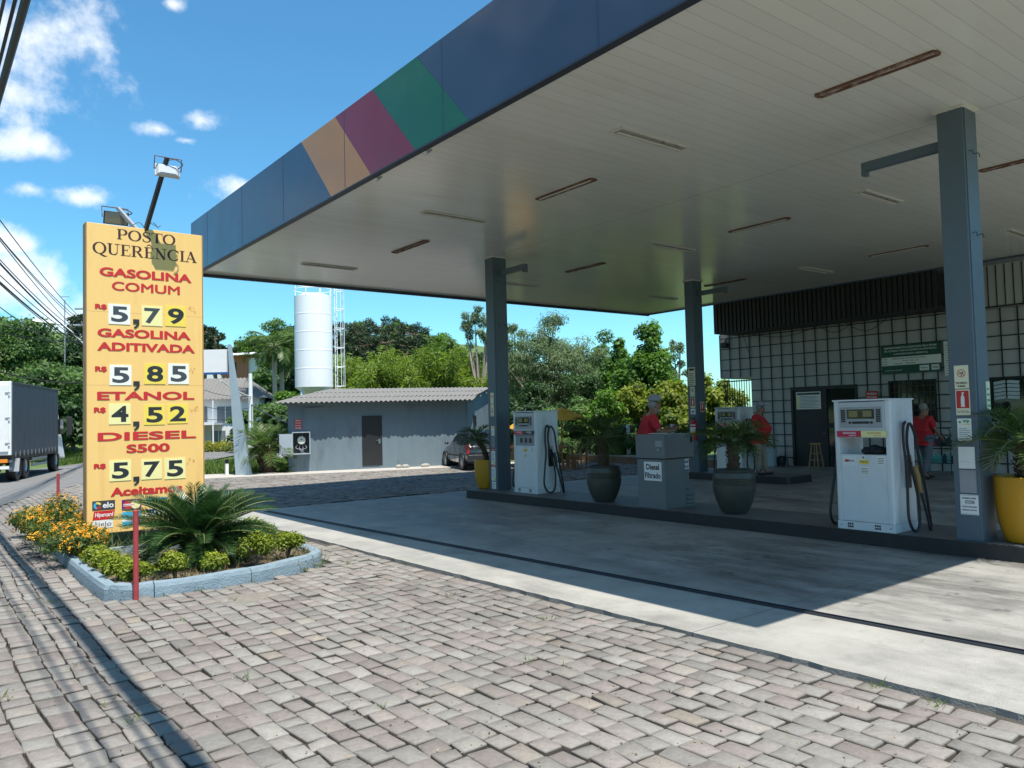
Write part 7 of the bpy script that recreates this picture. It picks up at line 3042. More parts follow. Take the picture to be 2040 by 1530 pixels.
g.build('lamp_head', m_white, la_)
g = MB()
pm = facing(129, 60)
t = thing('mast', 'thin dark mast among the cables above the trees', 'mast', (pm.x, pm.y, terrain_z(pm.x, pm.y)), -YAW)
g.lathe([(0.05, 0), (0.04, at(129, 598, 60).z - terrain_z(pm.x, pm.y))], 8)
g.build('tube', m_galv, t)
g = MB()
g.bar((-0.3, 0, 10.2), (0.3, 0, 10.2), 0.04)
g.build('crossbar', m_galv, t)


def cable(a, b, sag, r, label, group=None, mt=None):
    a, b = Vector(a), Vector(b)
    g = MB()
    n_ = 26
    g.tube([a + (b - a) * (k / n_) - Vector((0, 0, sag * 4 * (k / n_) * (1 - k / n_))) for k in range(n_ + 1)], r, 6)
    return tag(g.build('overhead_cable', mt or m_rubber), label, 'cable', group)


# the heavy bundle passing over the yard edge: it throws the dark line across the stones
GB = 'overhead cables in the bundle at the top left'
for k, (dx, dz, r_, lab) in enumerate(((0, 0, 0.045, 'thickest black cable of the bundle at the top left corner of the sky'), (-0.14, 0.1, 0.018, 'thin black cable just left of the thickest one at the top left'),
                                       (-0.32, 0.2, 0.014, 'second thin cable left of the thickest one at the top left'), (-0.4, 0.42, 0.009, 'outermost thin cable at the extreme top left'), (-0.06, 0.09, 0.02, 'thin cable running tight along the thickest one at the top left'))):
    cable((0.95 + dx, -16, 6.75 + dz), (0.95 + dx * 1.3, 26, 6.75 + dz), 0.42, r_, lab, GB)
# spans from the lamp pole out to the left
GC = 'overhead cables fanning left from the lamp pole'
rgc = random.Random(3)
tgt = [(0, 378), (0, 412), (0, 432), (0, 455), (0, 478), (0, 492), (0, 508), (0, 522), (0, 552), (0, 420)]
src_ = [(186, 655), (180, 650), (170, 672), (184, 676), (176, 684), (186, 690), (182, 694), (178, 700), (186, 712), (190, 668)]
nm_ = ['uppermost', 'second highest', 'third highest', 'fourth highest', 'fifth highest', 'sixth highest', 'seventh highest', 'eighth highest', 'lowest', 'third steepest']
for k, ((x1, y1), (x0, y0)) in enumerate(zip(tgt, src_)):
    a = at(x0, y0, 43.5)
    m_ = at(x1, y1 + rgc.uniform(-3, 3), 19 + k * 0.5)
    b = a + (m_ - a) * 1.75
    cable(a, b, 0.5 + rgc.uniform(0, 0.3), 0.024 if k in (4, 6) else 0.012, nm_[k] + ' black cable of the fan running left from the lamp pole', GC)
for (x0, y0, d0), (x1, y1, d1), lab in (((-10, 645, 36), (190, 662, 43), 'thin level cable crossing the trees near their tops on the left'), ((-10, 660, 36), (190, 676, 43), 'second thin level cable crossing the trees on the left'), ((-10, 738, 40), (190, 762, 43), 'low cable crossing the dark trees above the truck'),
                                         ((395, 772, 52), (500, 790, 46), 'thin cable from the white utility pole towards the house roof'), ((395, 806, 50), (500, 812, 46), 'middle thin cable crossing in front of the white house'), ((500, 806, 46), (640, 860, 34), 'dark cable from the white utility pole down to the shed'), ((395, 832, 50), (500, 826, 46), 'lowest thin cable in front of the white house')):
    cable(at(x0, y0, d0), at(x1, y1, d1), 0.2, 0.016 if 'dark' not in lab else 0.03, lab)
cable(at(440, 758, 40), at(500, 790, 46), 0.1, 0.03, 'white service pipe running from the pylon panel to the utility pole', None, m_white)

# ------------------------------------------------------------------ back fence, parasols, tables
FX = 21.25
t = thing('back_fence', 'dark green wire fence with pale concrete posts behind the parasols', 'fence', (FX, 22, 0))
for k in range(8):
    y = -1.7 - 0 + (k - 2) * 2.15
    g = MB()
    g.box(-0.05, 0.05, y - 0.05, y + 0.05, -0.1, 1.42)
    g.build('post', mat('fence_post', (0.52, 0.55, 0.57), 0.8, var=0.1) if k == 0 else bpy.data.materials['fence_post'], t)
g = MB()
for j in range(15):
    z = 0.12 + j * 0.09
    g.bar((0.055, -6.0, z), (0.055, 9.0, z), 0.006)
for j in range(150):
    y = -6 + j * 0.1
    g.bar((0.055, y, 0.12), (0.055, y, 1.38), 0.006)
for z in (0.12, 1.38):
    g.bar((0.07, -6, z), (0.07, 9, z), 0.025)
g.build('wire_mesh', m_fence, t)
t = thing('low_wall', 'low brown and pale kerb wall along the foot of the back fence', 'wall', (FX - 0.35, 22, 0))
g = MB()
g.box(-0.12, 0.12, -6, 9, -0.1, 0.24)
g.build('wall', mat('low_wall_brown', (0.2, 0.13, 0.09), 0.9, var=0.25, vscale=5), t)
g = MB()
g.box(-0.14, 0.14, -6, 9, 0.24, 0.29)
g.build('coping', m_conc, t)


def parasol(px, dist, label, zt=2.0, r=0.95):
    p = facing(px, dist)
    t = thing('parasol', label, 'parasol', (p.x, p.y, 0), -YAW, 'yellow parasols')
    g = MB()
    g.tube([(0, 0, 0), (0, 0, zt - 0.02)], 0.022, 8)
    g.build('pole', m_wood, t)
    g = MB()
    n_ = 8
    rings = []
    for rr_, z in ((0.04, zt), (r * 0.36, zt - 0.1), (r * 0.7, zt - 0.24), (r, zt - 0.4)):
        rings.append([(rr_ * math.cos(2 * math.pi * k / n_), rr_ * math.sin(2 * math.pi * k / n_), z - (0.0 if k % 1 == 0 else 0)) for k in range(n_)])
    vs_ = [p_ for q_ in rings for p_ in q_]
    fs_ = [(i * n_ + k, i * n_ + (k + 1) % n_, (i + 1) * n_ + (k + 1) % n_, (i + 1) * n_ + k) for i in range(3) for k in range(n_)]
    g.add(vs_, fs_)
    g.add(rings[0] + [], [tuple(range(n_))])
    cpy = g.build('canopy_cloth', L_cloth, t)
    sd_ = cpy.modifiers.new('s', 'SOLIDIFY')
    sd_.thickness = 0.006
    g = MB()
    rr_ = r * 0.42
    g.add([(0.05 * math.cos(2 * math.pi * k / n_), 0.05 * math.sin(2 * math.pi * k / n_), zt + 0.035) for k in range(n_)] + [(rr_ * math.cos(2 * math.pi * k / n_), rr_ * math.sin(2 * math.pi * k / n_), zt - 0.085) for k in range(n_)], [(k, (k + 1) % n_, n_ + (k + 1) % n_, n_ + k) for k in range(n_)] + [tuple(range(n_))])
    g.build('vent_cap', L_cloth, t)
    g = MB()
    for k in range(n_):
        a = 2 * math.pi * k / n_
        g.bar((0.02 * math.cos(a), 0.02 * math.sin(a), zt - 0.03), (r * 0.98 * math.cos(a), r * 0.98 * math.sin(a), zt - 0.42), 0.014)
    g.build('ribs', m_wood, t)


L_cloth = m_umbrella
parasol(1119, 27.2, 'yellow parasol with vent cap over the wooden table right of the far pump', 2.05, 0.98)
parasol(1052, 28.6, 'yellow parasol mostly hidden behind the far pump, only its bright left edge showing', 1.78, 0.8)


def table(px, dist, label, rot):
    p = facing(px, dist)
    t = thing('wooden_table', label, 'table', (p.x, p.y, 0), rot, 'wooden tables under the parasols')
    g = MB()
    for k in range(7):
        g.box(-0.4 + k * 0.1155, -0.4 + k * 0.1155 + 0.105, -0.4, 0.4, 0.74, 0.765)
    g.box(-0.38, 0.38, -0.34, -0.28, 0.7, 0.739)
    g.box(-0.38, 0.38, 0.28, 0.34, 0.7, 0.739)
    g.build('tabletop', m_wood, t)
    for s in (-1, 1):
        for u in (-1, 1):
            g = MB()
            g.bar((s * 0.33, u * 0.31, 0), (s * 0.33, u * 0.31, 0.735), 0.07)
            g.build('leg', m_wood, t)


def chair(px, dist, label, rot):
    p = facing(px, dist)
    t = thing('wooden_chair', label, 'chair', (p.x, p.y, 0), rot, 'wooden chairs under the parasols')
    g = MB()
    for k in range(5):
        g.box(-0.2, 0.2, -0.2 + k * 0.085, -0.2 + k * 0.085 + 0.07, 0.43, 0.45)
    g.build('seat', m_wood, t)
    g = MB()
    for z in (0.58, 0.7, 0.8):
        g.box(-0.19, 0.19, 0.19, 0.21, z, z + 0.07)
    g.build('backrest', m_wood, t)
    for s in (-1, 1):
        g = MB()
        g.bar((s * 0.2, 0.2, 0), (s * 0.2, 0.22, 0.9), 0.04)
        g.build('leg', m_wood, t)
        g = MB()
        g.bar((s * 0.2, -0.2, 0), (s * 0.2, -0.18, 0.43), 0.04)
        g.build('leg', m_wood, t)
        g = MB()
        g.bar((s * 0.2, -0.19, 0.2), (s * 0.2, 0.19, 0.2), 0.025)
        g.build('rail', m_wood, t)


table(1116, 26.6, 'wooden slatted table under the parasol right of the far pump', -YAW + R(10))
chair(1141, 26.2, 'wooden chair pulled up to the table, nearer one on its right side', -YAW + R(-80))
chair(1155, 27.0, 'wooden chair at the right of the table, standing nearest the palm pot', -YAW + R(-100))
chair(1108, 25.9, 'wooden chair with its back towards the far pump', -YAW + R(170))
table(1022, 28.0, 'wooden table half hidden between the column and the far pump', -YAW)
chair(1020, 26.9, 'wooden chair half hidden between the column and the far pump', -YAW + R(180))

# ------------------------------------------------------------------ trees and shrubs behind


def ground_at(px, dist):
    p = at(px, 860, dist)
    return Vector((p.x, p.y, terrain_z(p.x, p.y)))


def tree(name, label, px, dist, py_top, w_px, lm, seed, n_leaf=8000, leaf=0.2, n_cl=26, low=0.25, group=None, bark=None, aspect=0.55, droop=0.0, shell=0.45, trunk=0.13, cl_r=0.17, spire=0.0, py_base=None):
    b = ground_at(px, dist)
    h = at(px, py_top, dist).z - b.z
    W = w_px / FPX * dist
    t = thing(name, label, 'tree', b, 0, group)
    rg = np.random.default_rng(seed)
    rd = random.Random(seed)
    cl = []
    c0 = h * (low + (1 - low) / 2)
    hh = h * (1 - low) / 2
    while len(cl) < n_cl:
        x, y, z = rd.uniform(-1, 1), rd.uniform(-1, 1), rd.uniform(-1, 1)
        q = (x * x + y * y) * (1 + spire * max(0, z)) ** 2 + z * z
        if q > 1 or q < 0.12:
            continue
        k = rd.uniform(0.7, 1.25)
        cl.append(((x * W * 0.42, y * W * 0.36, c0 + z * hh * 0.86), (W * cl_r * k, W * cl_r * k, min(hh, W) * cl_r * 0.9 * k)))
    per = n_leaf // n_cl
    P, N, T = clump_points(rg, cl, per, shell)
    dirs = None
    if droop:
        dirs = rg.normal(size=(len(P), 3)) * 0.5 + np.array([0, 0, -droop])
    leaf_mesh('crown', P, N, rg.uniform(0.6, 1.3, len(P)) * leaf, lm, t, T, aspect, dirs, 0.12, seed)
    g = MB()
    tr_ = trunk * (h / 8) ** 0.5 + 0.03
    fork = h * rd.uniform(low * 0.7, low * 1.0 + 0.08)
    lean = (rd.gauss(0, W * 0.02), rd.gauss(0, W * 0.02))
    g.tube([(0, 0, -0.3), (lean[0] * 0.4, lean[1] * 0.4, fork * 0.5), (lean[0], lean[1], fork)], [tr_ * 1.25, tr_, tr_ * 0.85], 9)
    for c, r_ in cl[:max(7, n_cl // 2)]:
        m_ = Vector(c) * 0.45 + Vector((lean[0], lean[1], fork)) * 0.55
        m_.z = fork + (c[2] - fork) * 0.45
        m_.x += rd.gauss(0, W * 0.03)
        g.tube([(lean[0], lean[1], fork - 0.1), tuple(m_), c], [tr_ * 0.55, tr_ * 0.36, tr_ * 0.1], 6)
    g.build('trunk', bark or m_bark, t, smooth=True)
    return t


TG = 'broad leaved trees on the left hillside'
for i, (px, d, top, w, lm, lab) in enumerate(((20, 60, 606, 190, L_tree, 'tallest dense green tree at the left edge above the truck'), (118, 64, 652, 110, L_dark, 'dark tree behind the street lamp head left of the sign'), (-70, 58, 640, 190, L_tree, 'green tree cut off by the left edge of the picture'),
                                              (55, 54, 700, 170, L_tree, 'lower leafy tree right above the truck roof'), (150, 57, 715, 120, L_tree, 'leafy tree touching the left edge of the sign'), (120, 50, 792, 95, L_dark, 'dark bushy tree directly behind the truck cab'), (250, 62, 700, 150, L_tree, 'green tree hidden behind the price sign'), (350, 66, 720, 130, L_dark, 'dark tree hidden behind the right half of the price sign'))):
    tree('broadleaf_tree', lab, px, d, top, w, lm, 100 + i, 11000, 0.27, 34, 0.12, TG, aspect=0.6)
for i, (px, d, top, w, lm, lab) in enumerate(((470, 116, 672, 75, L_tree, 'rounded tree on the hill left of the tall palms'), (512, 112, 640, 85, L_vine, 'bright green tree on the hill above the brick house'), (566, 104, 626, 95, L_tree, 'big tree on the skyline left of the water tank'), (610, 110, 632, 90, L_dark, 'dark tree on the skyline behind the water tank'),
                                              (440, 118, 700, 70, L_dark, 'dark low tree beside the small brown roofed house'), (600, 66, 700, 90, L_dark, 'dark tree just left of the tank behind the palms'), (800, 112, 628, 80, L_vine, 'bright tree on the skyline right of the tank'), (850, 104, 640, 100, L_tree, 'broad tree on the skyline above the bamboo'), (720, 118, 640, 90, L_tree, 'tree on the skyline just right of the tank ladder'), (905, 84, 672, 90, L_tree, 'leafy tree on the hill above the right end of the shed'), (955, 80, 690, 90, L_vine, 'bright hill tree just left of the far column'), (1005, 78, 700, 90, L_tree, 'hill tree seen right of the far column'), (880, 96, 655, 80, L_vine, 'bright tree on the skyline above the middle of the shed'), (1060, 72, 715, 110, L_dark, 'dark hill tree behind the large eucalyptus'), (1150, 70, 720, 120, L_tree, 'hill tree behind the smaller eucalyptus'), (528, 88, 706, 64, L_tree, 'rounded tree between the brick house and the tall palms'))):
    tree('broadleaf_tree', lab, px, d, top, w, lm, 140 + i, 6500, 0.36, 26, 0.2, 'broad leaved trees on the far hill', aspect=0.6)
for i, (px, d, top, w, lm, lab) in enumerate(((505, 66, 733, 110, L_dark, 'dark bushy tree right of the brick house below the palms'), (562, 58, 762, 110, L_vine, 'light green bushy tree above the left end of the shed roof'), (535, 50, 800, 100, L_tree, 'dense bush right of the utility pole'), (485, 52, 812, 70, L_tree, 'rounded bush behind the leaning pylon blade'), (572, 46, 812, 70, L_dark, 'dark bush at the left corner of the shed'), (465, 72, 748, 80, L_tree, 'green bush behind the house roof'))):
    tree('bushy_tree', lab, px, d, top, w, lm, 170 + i, 6500, 0.22, 24, 0.05, 'bushy trees round the white house', aspect=0.6)


def araucaria(px, dist, top, w_px, label, seed):
    b = ground_at(px, dist)
    h = at(px, top, dist).z - b.z
    W = w_px / FPX * dist
    t = thing('araucaria', label, 'tree', b, 0, 'dark araucaria pines on the hill')
    rg = np.random.default_rng(seed)
    rd = random.Random(seed)
    cl = []
    g = MB()
    g.tube([(0, 0, -0.5), (0, 0, h * 0.95)], [0.3, 0.14], 8)
    for tier in range(4):
        zz = h * (0.98 - 0.1 * tier)
        rr_ = W * (0.28 + 0.2 * math.sin(math.pi * (tier + 0.7) / 4))
        for k in range(6 + tier):
            a = k * 2 * math.pi / (6 + tier) + rd.uniform(-0.3, 0.3)
            q = rr_ * rd.uniform(0.7, 1.1)
            c = (q * math.cos(a), q * math.sin(a), zz - 0.06 * W * tier + rd.gauss(0, 0.02 * h))
            cl.append((c, (W * 0.13, W * 0.13, W * 0.1)))
            g.tube([(0, 0, zz - 0.12 * W), (c[0] * 0.6, c[1] * 0.6, c[2] - 0.1 * W), c], [0.08, 0.06, 0.03], 5)
    P, N, T = clump_points(rg, cl, 150, 0.3)
    leaf_mesh('crown', P, N, rg.uniform(0.7, 1.3, len(P)) * 0.4, L_arau, t, T, 0.28, None, 0.1, seed)
    g.build('trunk', m_bark, t)


for i, (px, d, top, w, lab) in enumerate(((430, 88, 668, 36, 'small araucaria pine on the skyline right of the sign'), (409, 90, 652, 42, 'araucaria pine half hidden by the right edge of the sign'), (168, 78, 632, 60, 'araucaria pine beside the left edge of the sign'),
                                          (690, 118, 650, 70, 'first araucaria right of the tank ladder'), (728, 112, 655, 75, 'second araucaria right of the tank ladder'), (765, 116, 640, 80, 'third araucaria right of the tank, tall and dark'), (800, 108, 652, 80, 'fourth araucaria right of the tank'), (830, 104, 655, 75, 'fifth araucaria right of the tank above the bamboo'), (775, 98, 672, 70, 'lower araucaria in front of the dark group'), (815, 96, 680, 66, 'lowest araucaria at the right of the dark group'), (735, 100, 678, 70, 'low araucaria at the left of the dark group'))):
    araucaria(px, d, top, w, lab, 300 + i)


def bamboo(px, dist, top, w_px, label, seed, n_c=22, n_leaf=9000):
    b = ground_at(px, dist)
    h = at(px, top, dist).z - b.z
    W = w_px / FPX * dist
    t = thing('bamboo_clump', label, 'bamboo', b, 0, 'bamboo clumps behind the shed')
    rg = np.random.default_rng(seed)
    rd = random.Random(seed)
    g = MB()
    P, D, T = [], [], []
    per = n_leaf // n_c
    for k in range(n_c):
        a = rd.uniform(0, 6.28)
        r0 = rd.uniform(0, W * 0.2)
        x0, y0 = r0 * math.cos(a), r0 * math.sin(a)
        L = h * rd.uniform(0.6, 1.08)
        out = W * rd.uniform(0.1, 0.5)
        pts = []
        for j in range(9):
            s = j / 8
            pts.append((x0 + math.cos(a) * out * s ** 2.2, y0 + math.sin(a) * out * s ** 2.2, L * (s - 0.16 * s ** 4)))
        g.tube(pts, [0.045 * (1 - 0.8 * j / 8) for j in range(9)], 5, cap=False)
        tn = rd.gauss(0.5, 0.2)
        pa = np.array(pts)
        s = rg.random(per) ** 0.7 * 0.85 + 0.15
        f = s * 8
        i0 = np.minimum(7, f.astype(int))
        q = pa[i0] + (pa[i0 + 1] - pa[i0]) * (f - i0)[:, None]
        # leaves sit in drooping sprays off the side twigs
        sp = rg.integers(0, 26, per)
        ang = sp * 2.4
        rad = (0.25 + 0.75 * rg.random(per)) * W * 0.15
        q = q + np.stack([np.cos(ang) * rad, np.sin(ang) * rad, -0.3 * rad + rg.normal(size=per) * 0.12], 1)
        P.append(q)
        D.append(np.stack([np.cos(ang), np.sin(ang), np.full(per, -0.8)], 1) + rg.normal(size=(per, 3)) * 0.5)
        T.append(np.clip(tn + rg.normal(size=per) * 0.16 + (s - 0.5) * 0.5, 0, 1))
    P, D, T = np.concatenate(P), np.concatenate(D), np.concatenate(T)
    N = rg.normal(size=P.shape) + np.array([0, 0, 0.9])
    leaf_mesh('foliage', P, N, rg.uniform(0.6, 1.2, len(P)) * 0.34, L_bamboo, t, T, 0.26, D, 0.04, seed)
    g.build('culms', mat('bamboo_culm', (0.2, 0.2, 0.05), 0.5, var=0.2) if 'bamboo_culm' not in bpy.data.materials else bpy.data.materials['bamboo_culm'], t)


for i, (px, d, top, w, lab) in enumerate(((690, 46, 690, 110, 'bamboo clump right beside the tank ladder'), (738, 50, 680, 110, 'second bamboo clump from the tank'), (790, 47, 688, 110, 'bamboo clump over the middle of the shed roof'), (832, 51, 655, 100, 'tallest yellowish bamboo clump'), (878, 47, 668, 110, 'bamboo clump over the right half of the shed roof'), (925, 50, 680, 100, 'bamboo clump beside the tall thin tree'), (960, 46, 730, 90, 'low bamboo clump at the right end of the shed roof'), (660, 50, 735, 80, 'low bamboo clump behind the tank legs'))):
    bamboo(px, d, top, w, lab, 400 + i)

# tall thin eucalyptus and the trees between the columns
tree('eucalyptus', 'tall thin eucalyptus with bare pale trunk left of the far column', 955, 47, 585, 75, L_euca, 501, 3600, 0.2, 24, 0.45, 'eucalyptus trees', m_pale_bark, 0.25, 1.0, 0.3, 0.16, 0.14)
tree('eucalyptus', 'large grey green eucalyptus with weeping leaves between the columns', 1088, 42, 608, 200, L_euca, 502, 21000, 0.19, 70, 0.14, 'eucalyptus trees', m_pale_bark, 0.26, 1.0, 0.35, 0.17, 0.12)
tree('eucalyptus', 'thin eucalyptus just right of the far column', 1025, 45, 622, 75, L_euca, 503, 4200, 0.19, 24, 0.35, 'eucalyptus trees', m_pale_bark, 0.26, 1.0, 0.35, 0.13, 0.14)
tree('eucalyptus', 'smaller grey green eucalyptus on the right of the large one', 1165, 44, 648, 140, L_euca, 504, 10000, 0.19, 40, 0.1, 'eucalyptus trees', m_pale_bark, 0.26, 0.9, 0.35, 0.13, 0.14)
tree('vine_covered_tree', 'bright green vine covered tree with two peaks left of the far island column', 1232, 40, 640, 75, L_vine, 505, 8000, 0.17, 30, 0.15, 'vine covered trees', None, 0.7, 0.5, 0.5, 0.13, 0.2, 1.2)
tree('vine_covered_tree', 'tallest bright green vine covered tree, nearest the far island column', 1300, 38, 622, 105, L_vine, 506, 11000, 0.17, 36, 0.15, 'vine covered trees', None, 0.7, 0.5, 0.5, 0.13, 0.18, 0.9)
tree('vine_covered_tree', 'low vine covered tree filling the gap below the two peaks', 1262, 39, 690, 110, L_vine, 516, 8000, 0.17, 30, 0.1, 'vine covered trees', None, 0.7, 0.5, 0.5, 0.13, 0.18)
tree('slender_tree', 'slender open tree behind the far island column', 1352, 44, 668, 70, L_euca, 507, 2600, 0.18, 22, 0.4, None, None, 0.4, 0.3, 0.3, 0.1, 0.13)
tree('broadleaf_tree', 'mid green tree filling the gap left of the vine covered trees', 1203, 46, 652, 95, L_tree, 560, 8000, 0.19, 30, 0.08, None, None, 0.55, 0.3, 0.45, 0.1, 0.17)
YG = 'yellow green bushes behind the back fence'
for i, (px, d, top, w, lab) in enumerate(((1275, 33, 740, 110, 'yellow green bush behind the man at the filter cabinet'), (1330, 31, 728, 110, 'bright yellow green bush left of the far island column'), (1400, 33, 736, 90, 'yellow green bush between the far island column and the shop'), (1450, 34, 745, 90, 'yellow green bush behind the barred gate of the shop'), (1345, 30, 800, 120, 'dense lower bush behind the fire extinguisher'))):
    tree('leafy_bush', lab, px, d, top, w, L_yellow, 520 + i, 8500, 0.15, 34, 0.02, YG, None, 0.65, 0.2, 0.5, 0.06, 0.17)
for i, (px, d, top, w, lm, lab) in enumerate(((1140, 32, 775, 120, L_tree, 'feathery green bush behind the yellow parasol'), (1070, 35, 750, 110, L_dark, 'dark bush behind the far pump'), (1205, 31, 775, 110, L_vine, 'green bush behind the palm pot'), (1015, 38, 770, 80, L_dark, 'dark bush between the far column and the far pump'), (1095, 30, 850, 120, L_tree, 'low bush right behind the back fence and parasol'), (1235, 30, 840, 110, L_tree, 'low bush behind the fence left of the filter cabinet'), (1160, 40, 720, 120, L_dark, 'deep shaded tree under the large eucalyptus'))):
    tree('leafy_bush', lab, px, d, top, w, lm, 540 + i, 7500, 0.16, 30, 0.02, 'green bushes behind the back fence', None, 0.5, 0.4, 0.45, 0.06, 0.17)

# hedge, small palms and grass beyond the yard
t = thing('hedge', 'clipped bright yellow green hedge in front of the white house', 'hedge', ground_at(448, 55), -YAW)
rg = np.random.default_rng(61)
cl = [((-1.1 + 0.24 * k + rg.normal() * 0.05, rg.normal() * 0.12, 0.35 + rg.normal() * 0.05), (0.26, 0.3, 0.4)) for k in range(10)]
P, N, T = clump_points(rg, cl, 420, 0.6)
leaf_mesh('foliage', P, N, rg.uniform(0.06, 0.12, len(P)), L_hedge, t, np.clip(T + 0.35 * (P[:, 2] - 0.3), 0, 1), 0.6, None, 0.1, 3)
g = MB()
for k in range(10):
    g.tube([(-1.1 + 0.24 * k, 0, -0.05), (-1.1 + 0.24 * k, 0, 0.4)], 0.03, 5)
g.build('stems', m_bark, t)
b = ground_at(531, 29.5)
t = thing('date_palm', 'small date palm with thick brown trunk by the left end of the shed', 'palm', (b.x, b.y, 0))
palm_parts(t, 0.85, 0.27, 40, 1.5, 0.42, L_palm, 71, e_hi=80, e_lo=-18, droop=65, n_leaf=40, vee=0.35, width=0.06, tint0=0.55)
for i, (px, d, top) in enumerate(((548, 60, 690), (563, 62, 700))):
    b = ground_at(px, d)
    h = at(px, top, d).z - b.z
    t = thing('tall_palm', ['tall palm with arching fronds on the hill, left one of the pair', 'tall palm with arching fronds on the hill, right one of the pair'][i], 'palm', b, 0, 'pair of tall palms')
    palm_parts(t, h, 0.16, 17, 3.0, 0.85, L_palm, 80 + i, e_hi=70, e_lo=-25, droop=85, n_leaf=34, vee=-0.25, width=0.1, stubs=False, tint0=0.6, bark=m_pale_bark)
for i, (px, d) in enumerate(((506, 31.5), (566, 29.2), (548, 31))):
    b = ground_at(px, d)
    t = thing('fern_bush', ['low ferny bush between the pylon and the date palm', 'low ferny bush between the date palm and the shed', 'low ferny bush behind the date palm'][i], 'bush', (b.x, b.y, -0.05))
    palm_parts(t, 0.1, 0.06, 22, 0.5, 0.16, L_palm, 90 + i, e_hi=80, e_lo=0, droop=60, n_leaf=22, width=0.14, stubs=False, tint0=0.6)
rgn = np.random.default_rng(33)
pts = []
while len(pts) < 9000:
    px, d = rgn.uniform(392, 575), rgn.uniform(29, 40)
    p = at(px, 860, d)
    if road_off(p.x, p.y) < 3.3:
        continue
    ft = (p.x - 5.0) * 0.36
    if p.y < 29.6 - ft * 0.9 and p.x < 12:
        continue
    pts.append((p.x, p.y, terrain_z(p.x, p.y)))
kind(blades('verge_grass', pts, L_grass, 0.12, 0.4, 34, 0.09, 0.45), 'stuff')
pts = []
while len(pts) < 6000:
    px, d = rgn.uniform(120, 175), rgn.uniform(41, 58)
    p = at(px, 860, d)
    if abs(road_off(p.x, p.y)) < 3.5:
        continue
    pts.append((p.x, p.y, terrain_z(p.x, p.y)))
kind(blades('roadside_grass', pts, L_grass, 0.15, 0.45, 35, 0.1, 0.45), 'stuff')

# ------------------------------------------------------------------ people


def skin(name, J, E, root, mt, parent, sub=2):
    """J: joint -> (x, y, z, radius); E: bones"""
    me = bpy.data.meshes.new(name)
    ks = list(J)
    me.from_pydata([J[k][:3] for k in ks], [(ks.index(a), ks.index(b)) for a, b in E], [])
    me.materials.append(mt)
    o = bpy.data.objects.new(name, me)
    COL.objects.link(o)
    o.parent = parent
    o.modifiers.new('skin', 'SKIN')
    sv_ = me.skin_vertices[0].data
    for i, k in enumerate(ks):
        r_ = J[k][3]
        sv_[i].radius = r_ if isinstance(r_, tuple) else (r_, r_)
        sv_[i].use_root = (k == root)
    md = o.modifiers.new('sub', 'SUBSURF')
    md.levels = sub
    md.render_levels = sub
    for p in me.polygons:
        p.use_smooth = True
    o.modifiers['skin'].use_smooth_shade = True
    return o


def hand(J, E, wrist, side, d, palm_n, curl, key):
    """five fingers from a palm; d: pointing direction, palm_n: palm normal"""
    w = Vector(J[wrist][:3])
    d = Vector(d).normalized()
    n_ = Vector(palm_n).normalized()
    a = d.cross(n_).normalized() * side
    pk = key + 'palm'
    c = w + d * 0.06
    J[pk] = (*c, 0.03)
    E.append((wrist, pk))
    for i, (off, L) in enumerate(((-0.03, 0.07), (-0.01, 0.082), (0.011, 0.078), (0.031, 0.06))):
        b0 = w + d * 0.1 + a * off
        b1 = b0 + (d * math.cos(curl) + n_ * math.sin(curl)) * L * 0.55
        b2 = b1 + (d * math.cos(curl * 2.2) + n_ * math.sin(curl * 2.2)) * L * 0.5
        for q, v, r_ in (('a', b0, 0.0105), ('b', b1, 0.0095), ('c', b2, 0.0075)):
            J[f'{key}f{i}{q}'] = (*v, r_)
        E += [(pk, f'{key}f{i}a'), (f'{key}f{i}a', f'{key}f{i}b'), (f'{key}f{i}b', f'{key}f{i}c')]
    t0 = w + d * 0.035 - a * 0.035 + n_ * 0.008
    t1 = t0 + (d * 0.7 - a * 0.7 + n_ * 0.3).normalized() * 0.035
    t2 = t1 + (d * 0.95 - a * 0.2 + n_ * 0.35).normalized() * 0.03
    for q, v, r_ in (('a', t0, 0.013), ('b', t1, 0.0115), ('c', t2, 0.009)):
        J[f'{key}t{q}'] = (*v, r_)
    E += [(pk, f'{key}ta'), (f'{key}ta', f'{key}tb'), (f'{key}tb', f'{key}tc')]


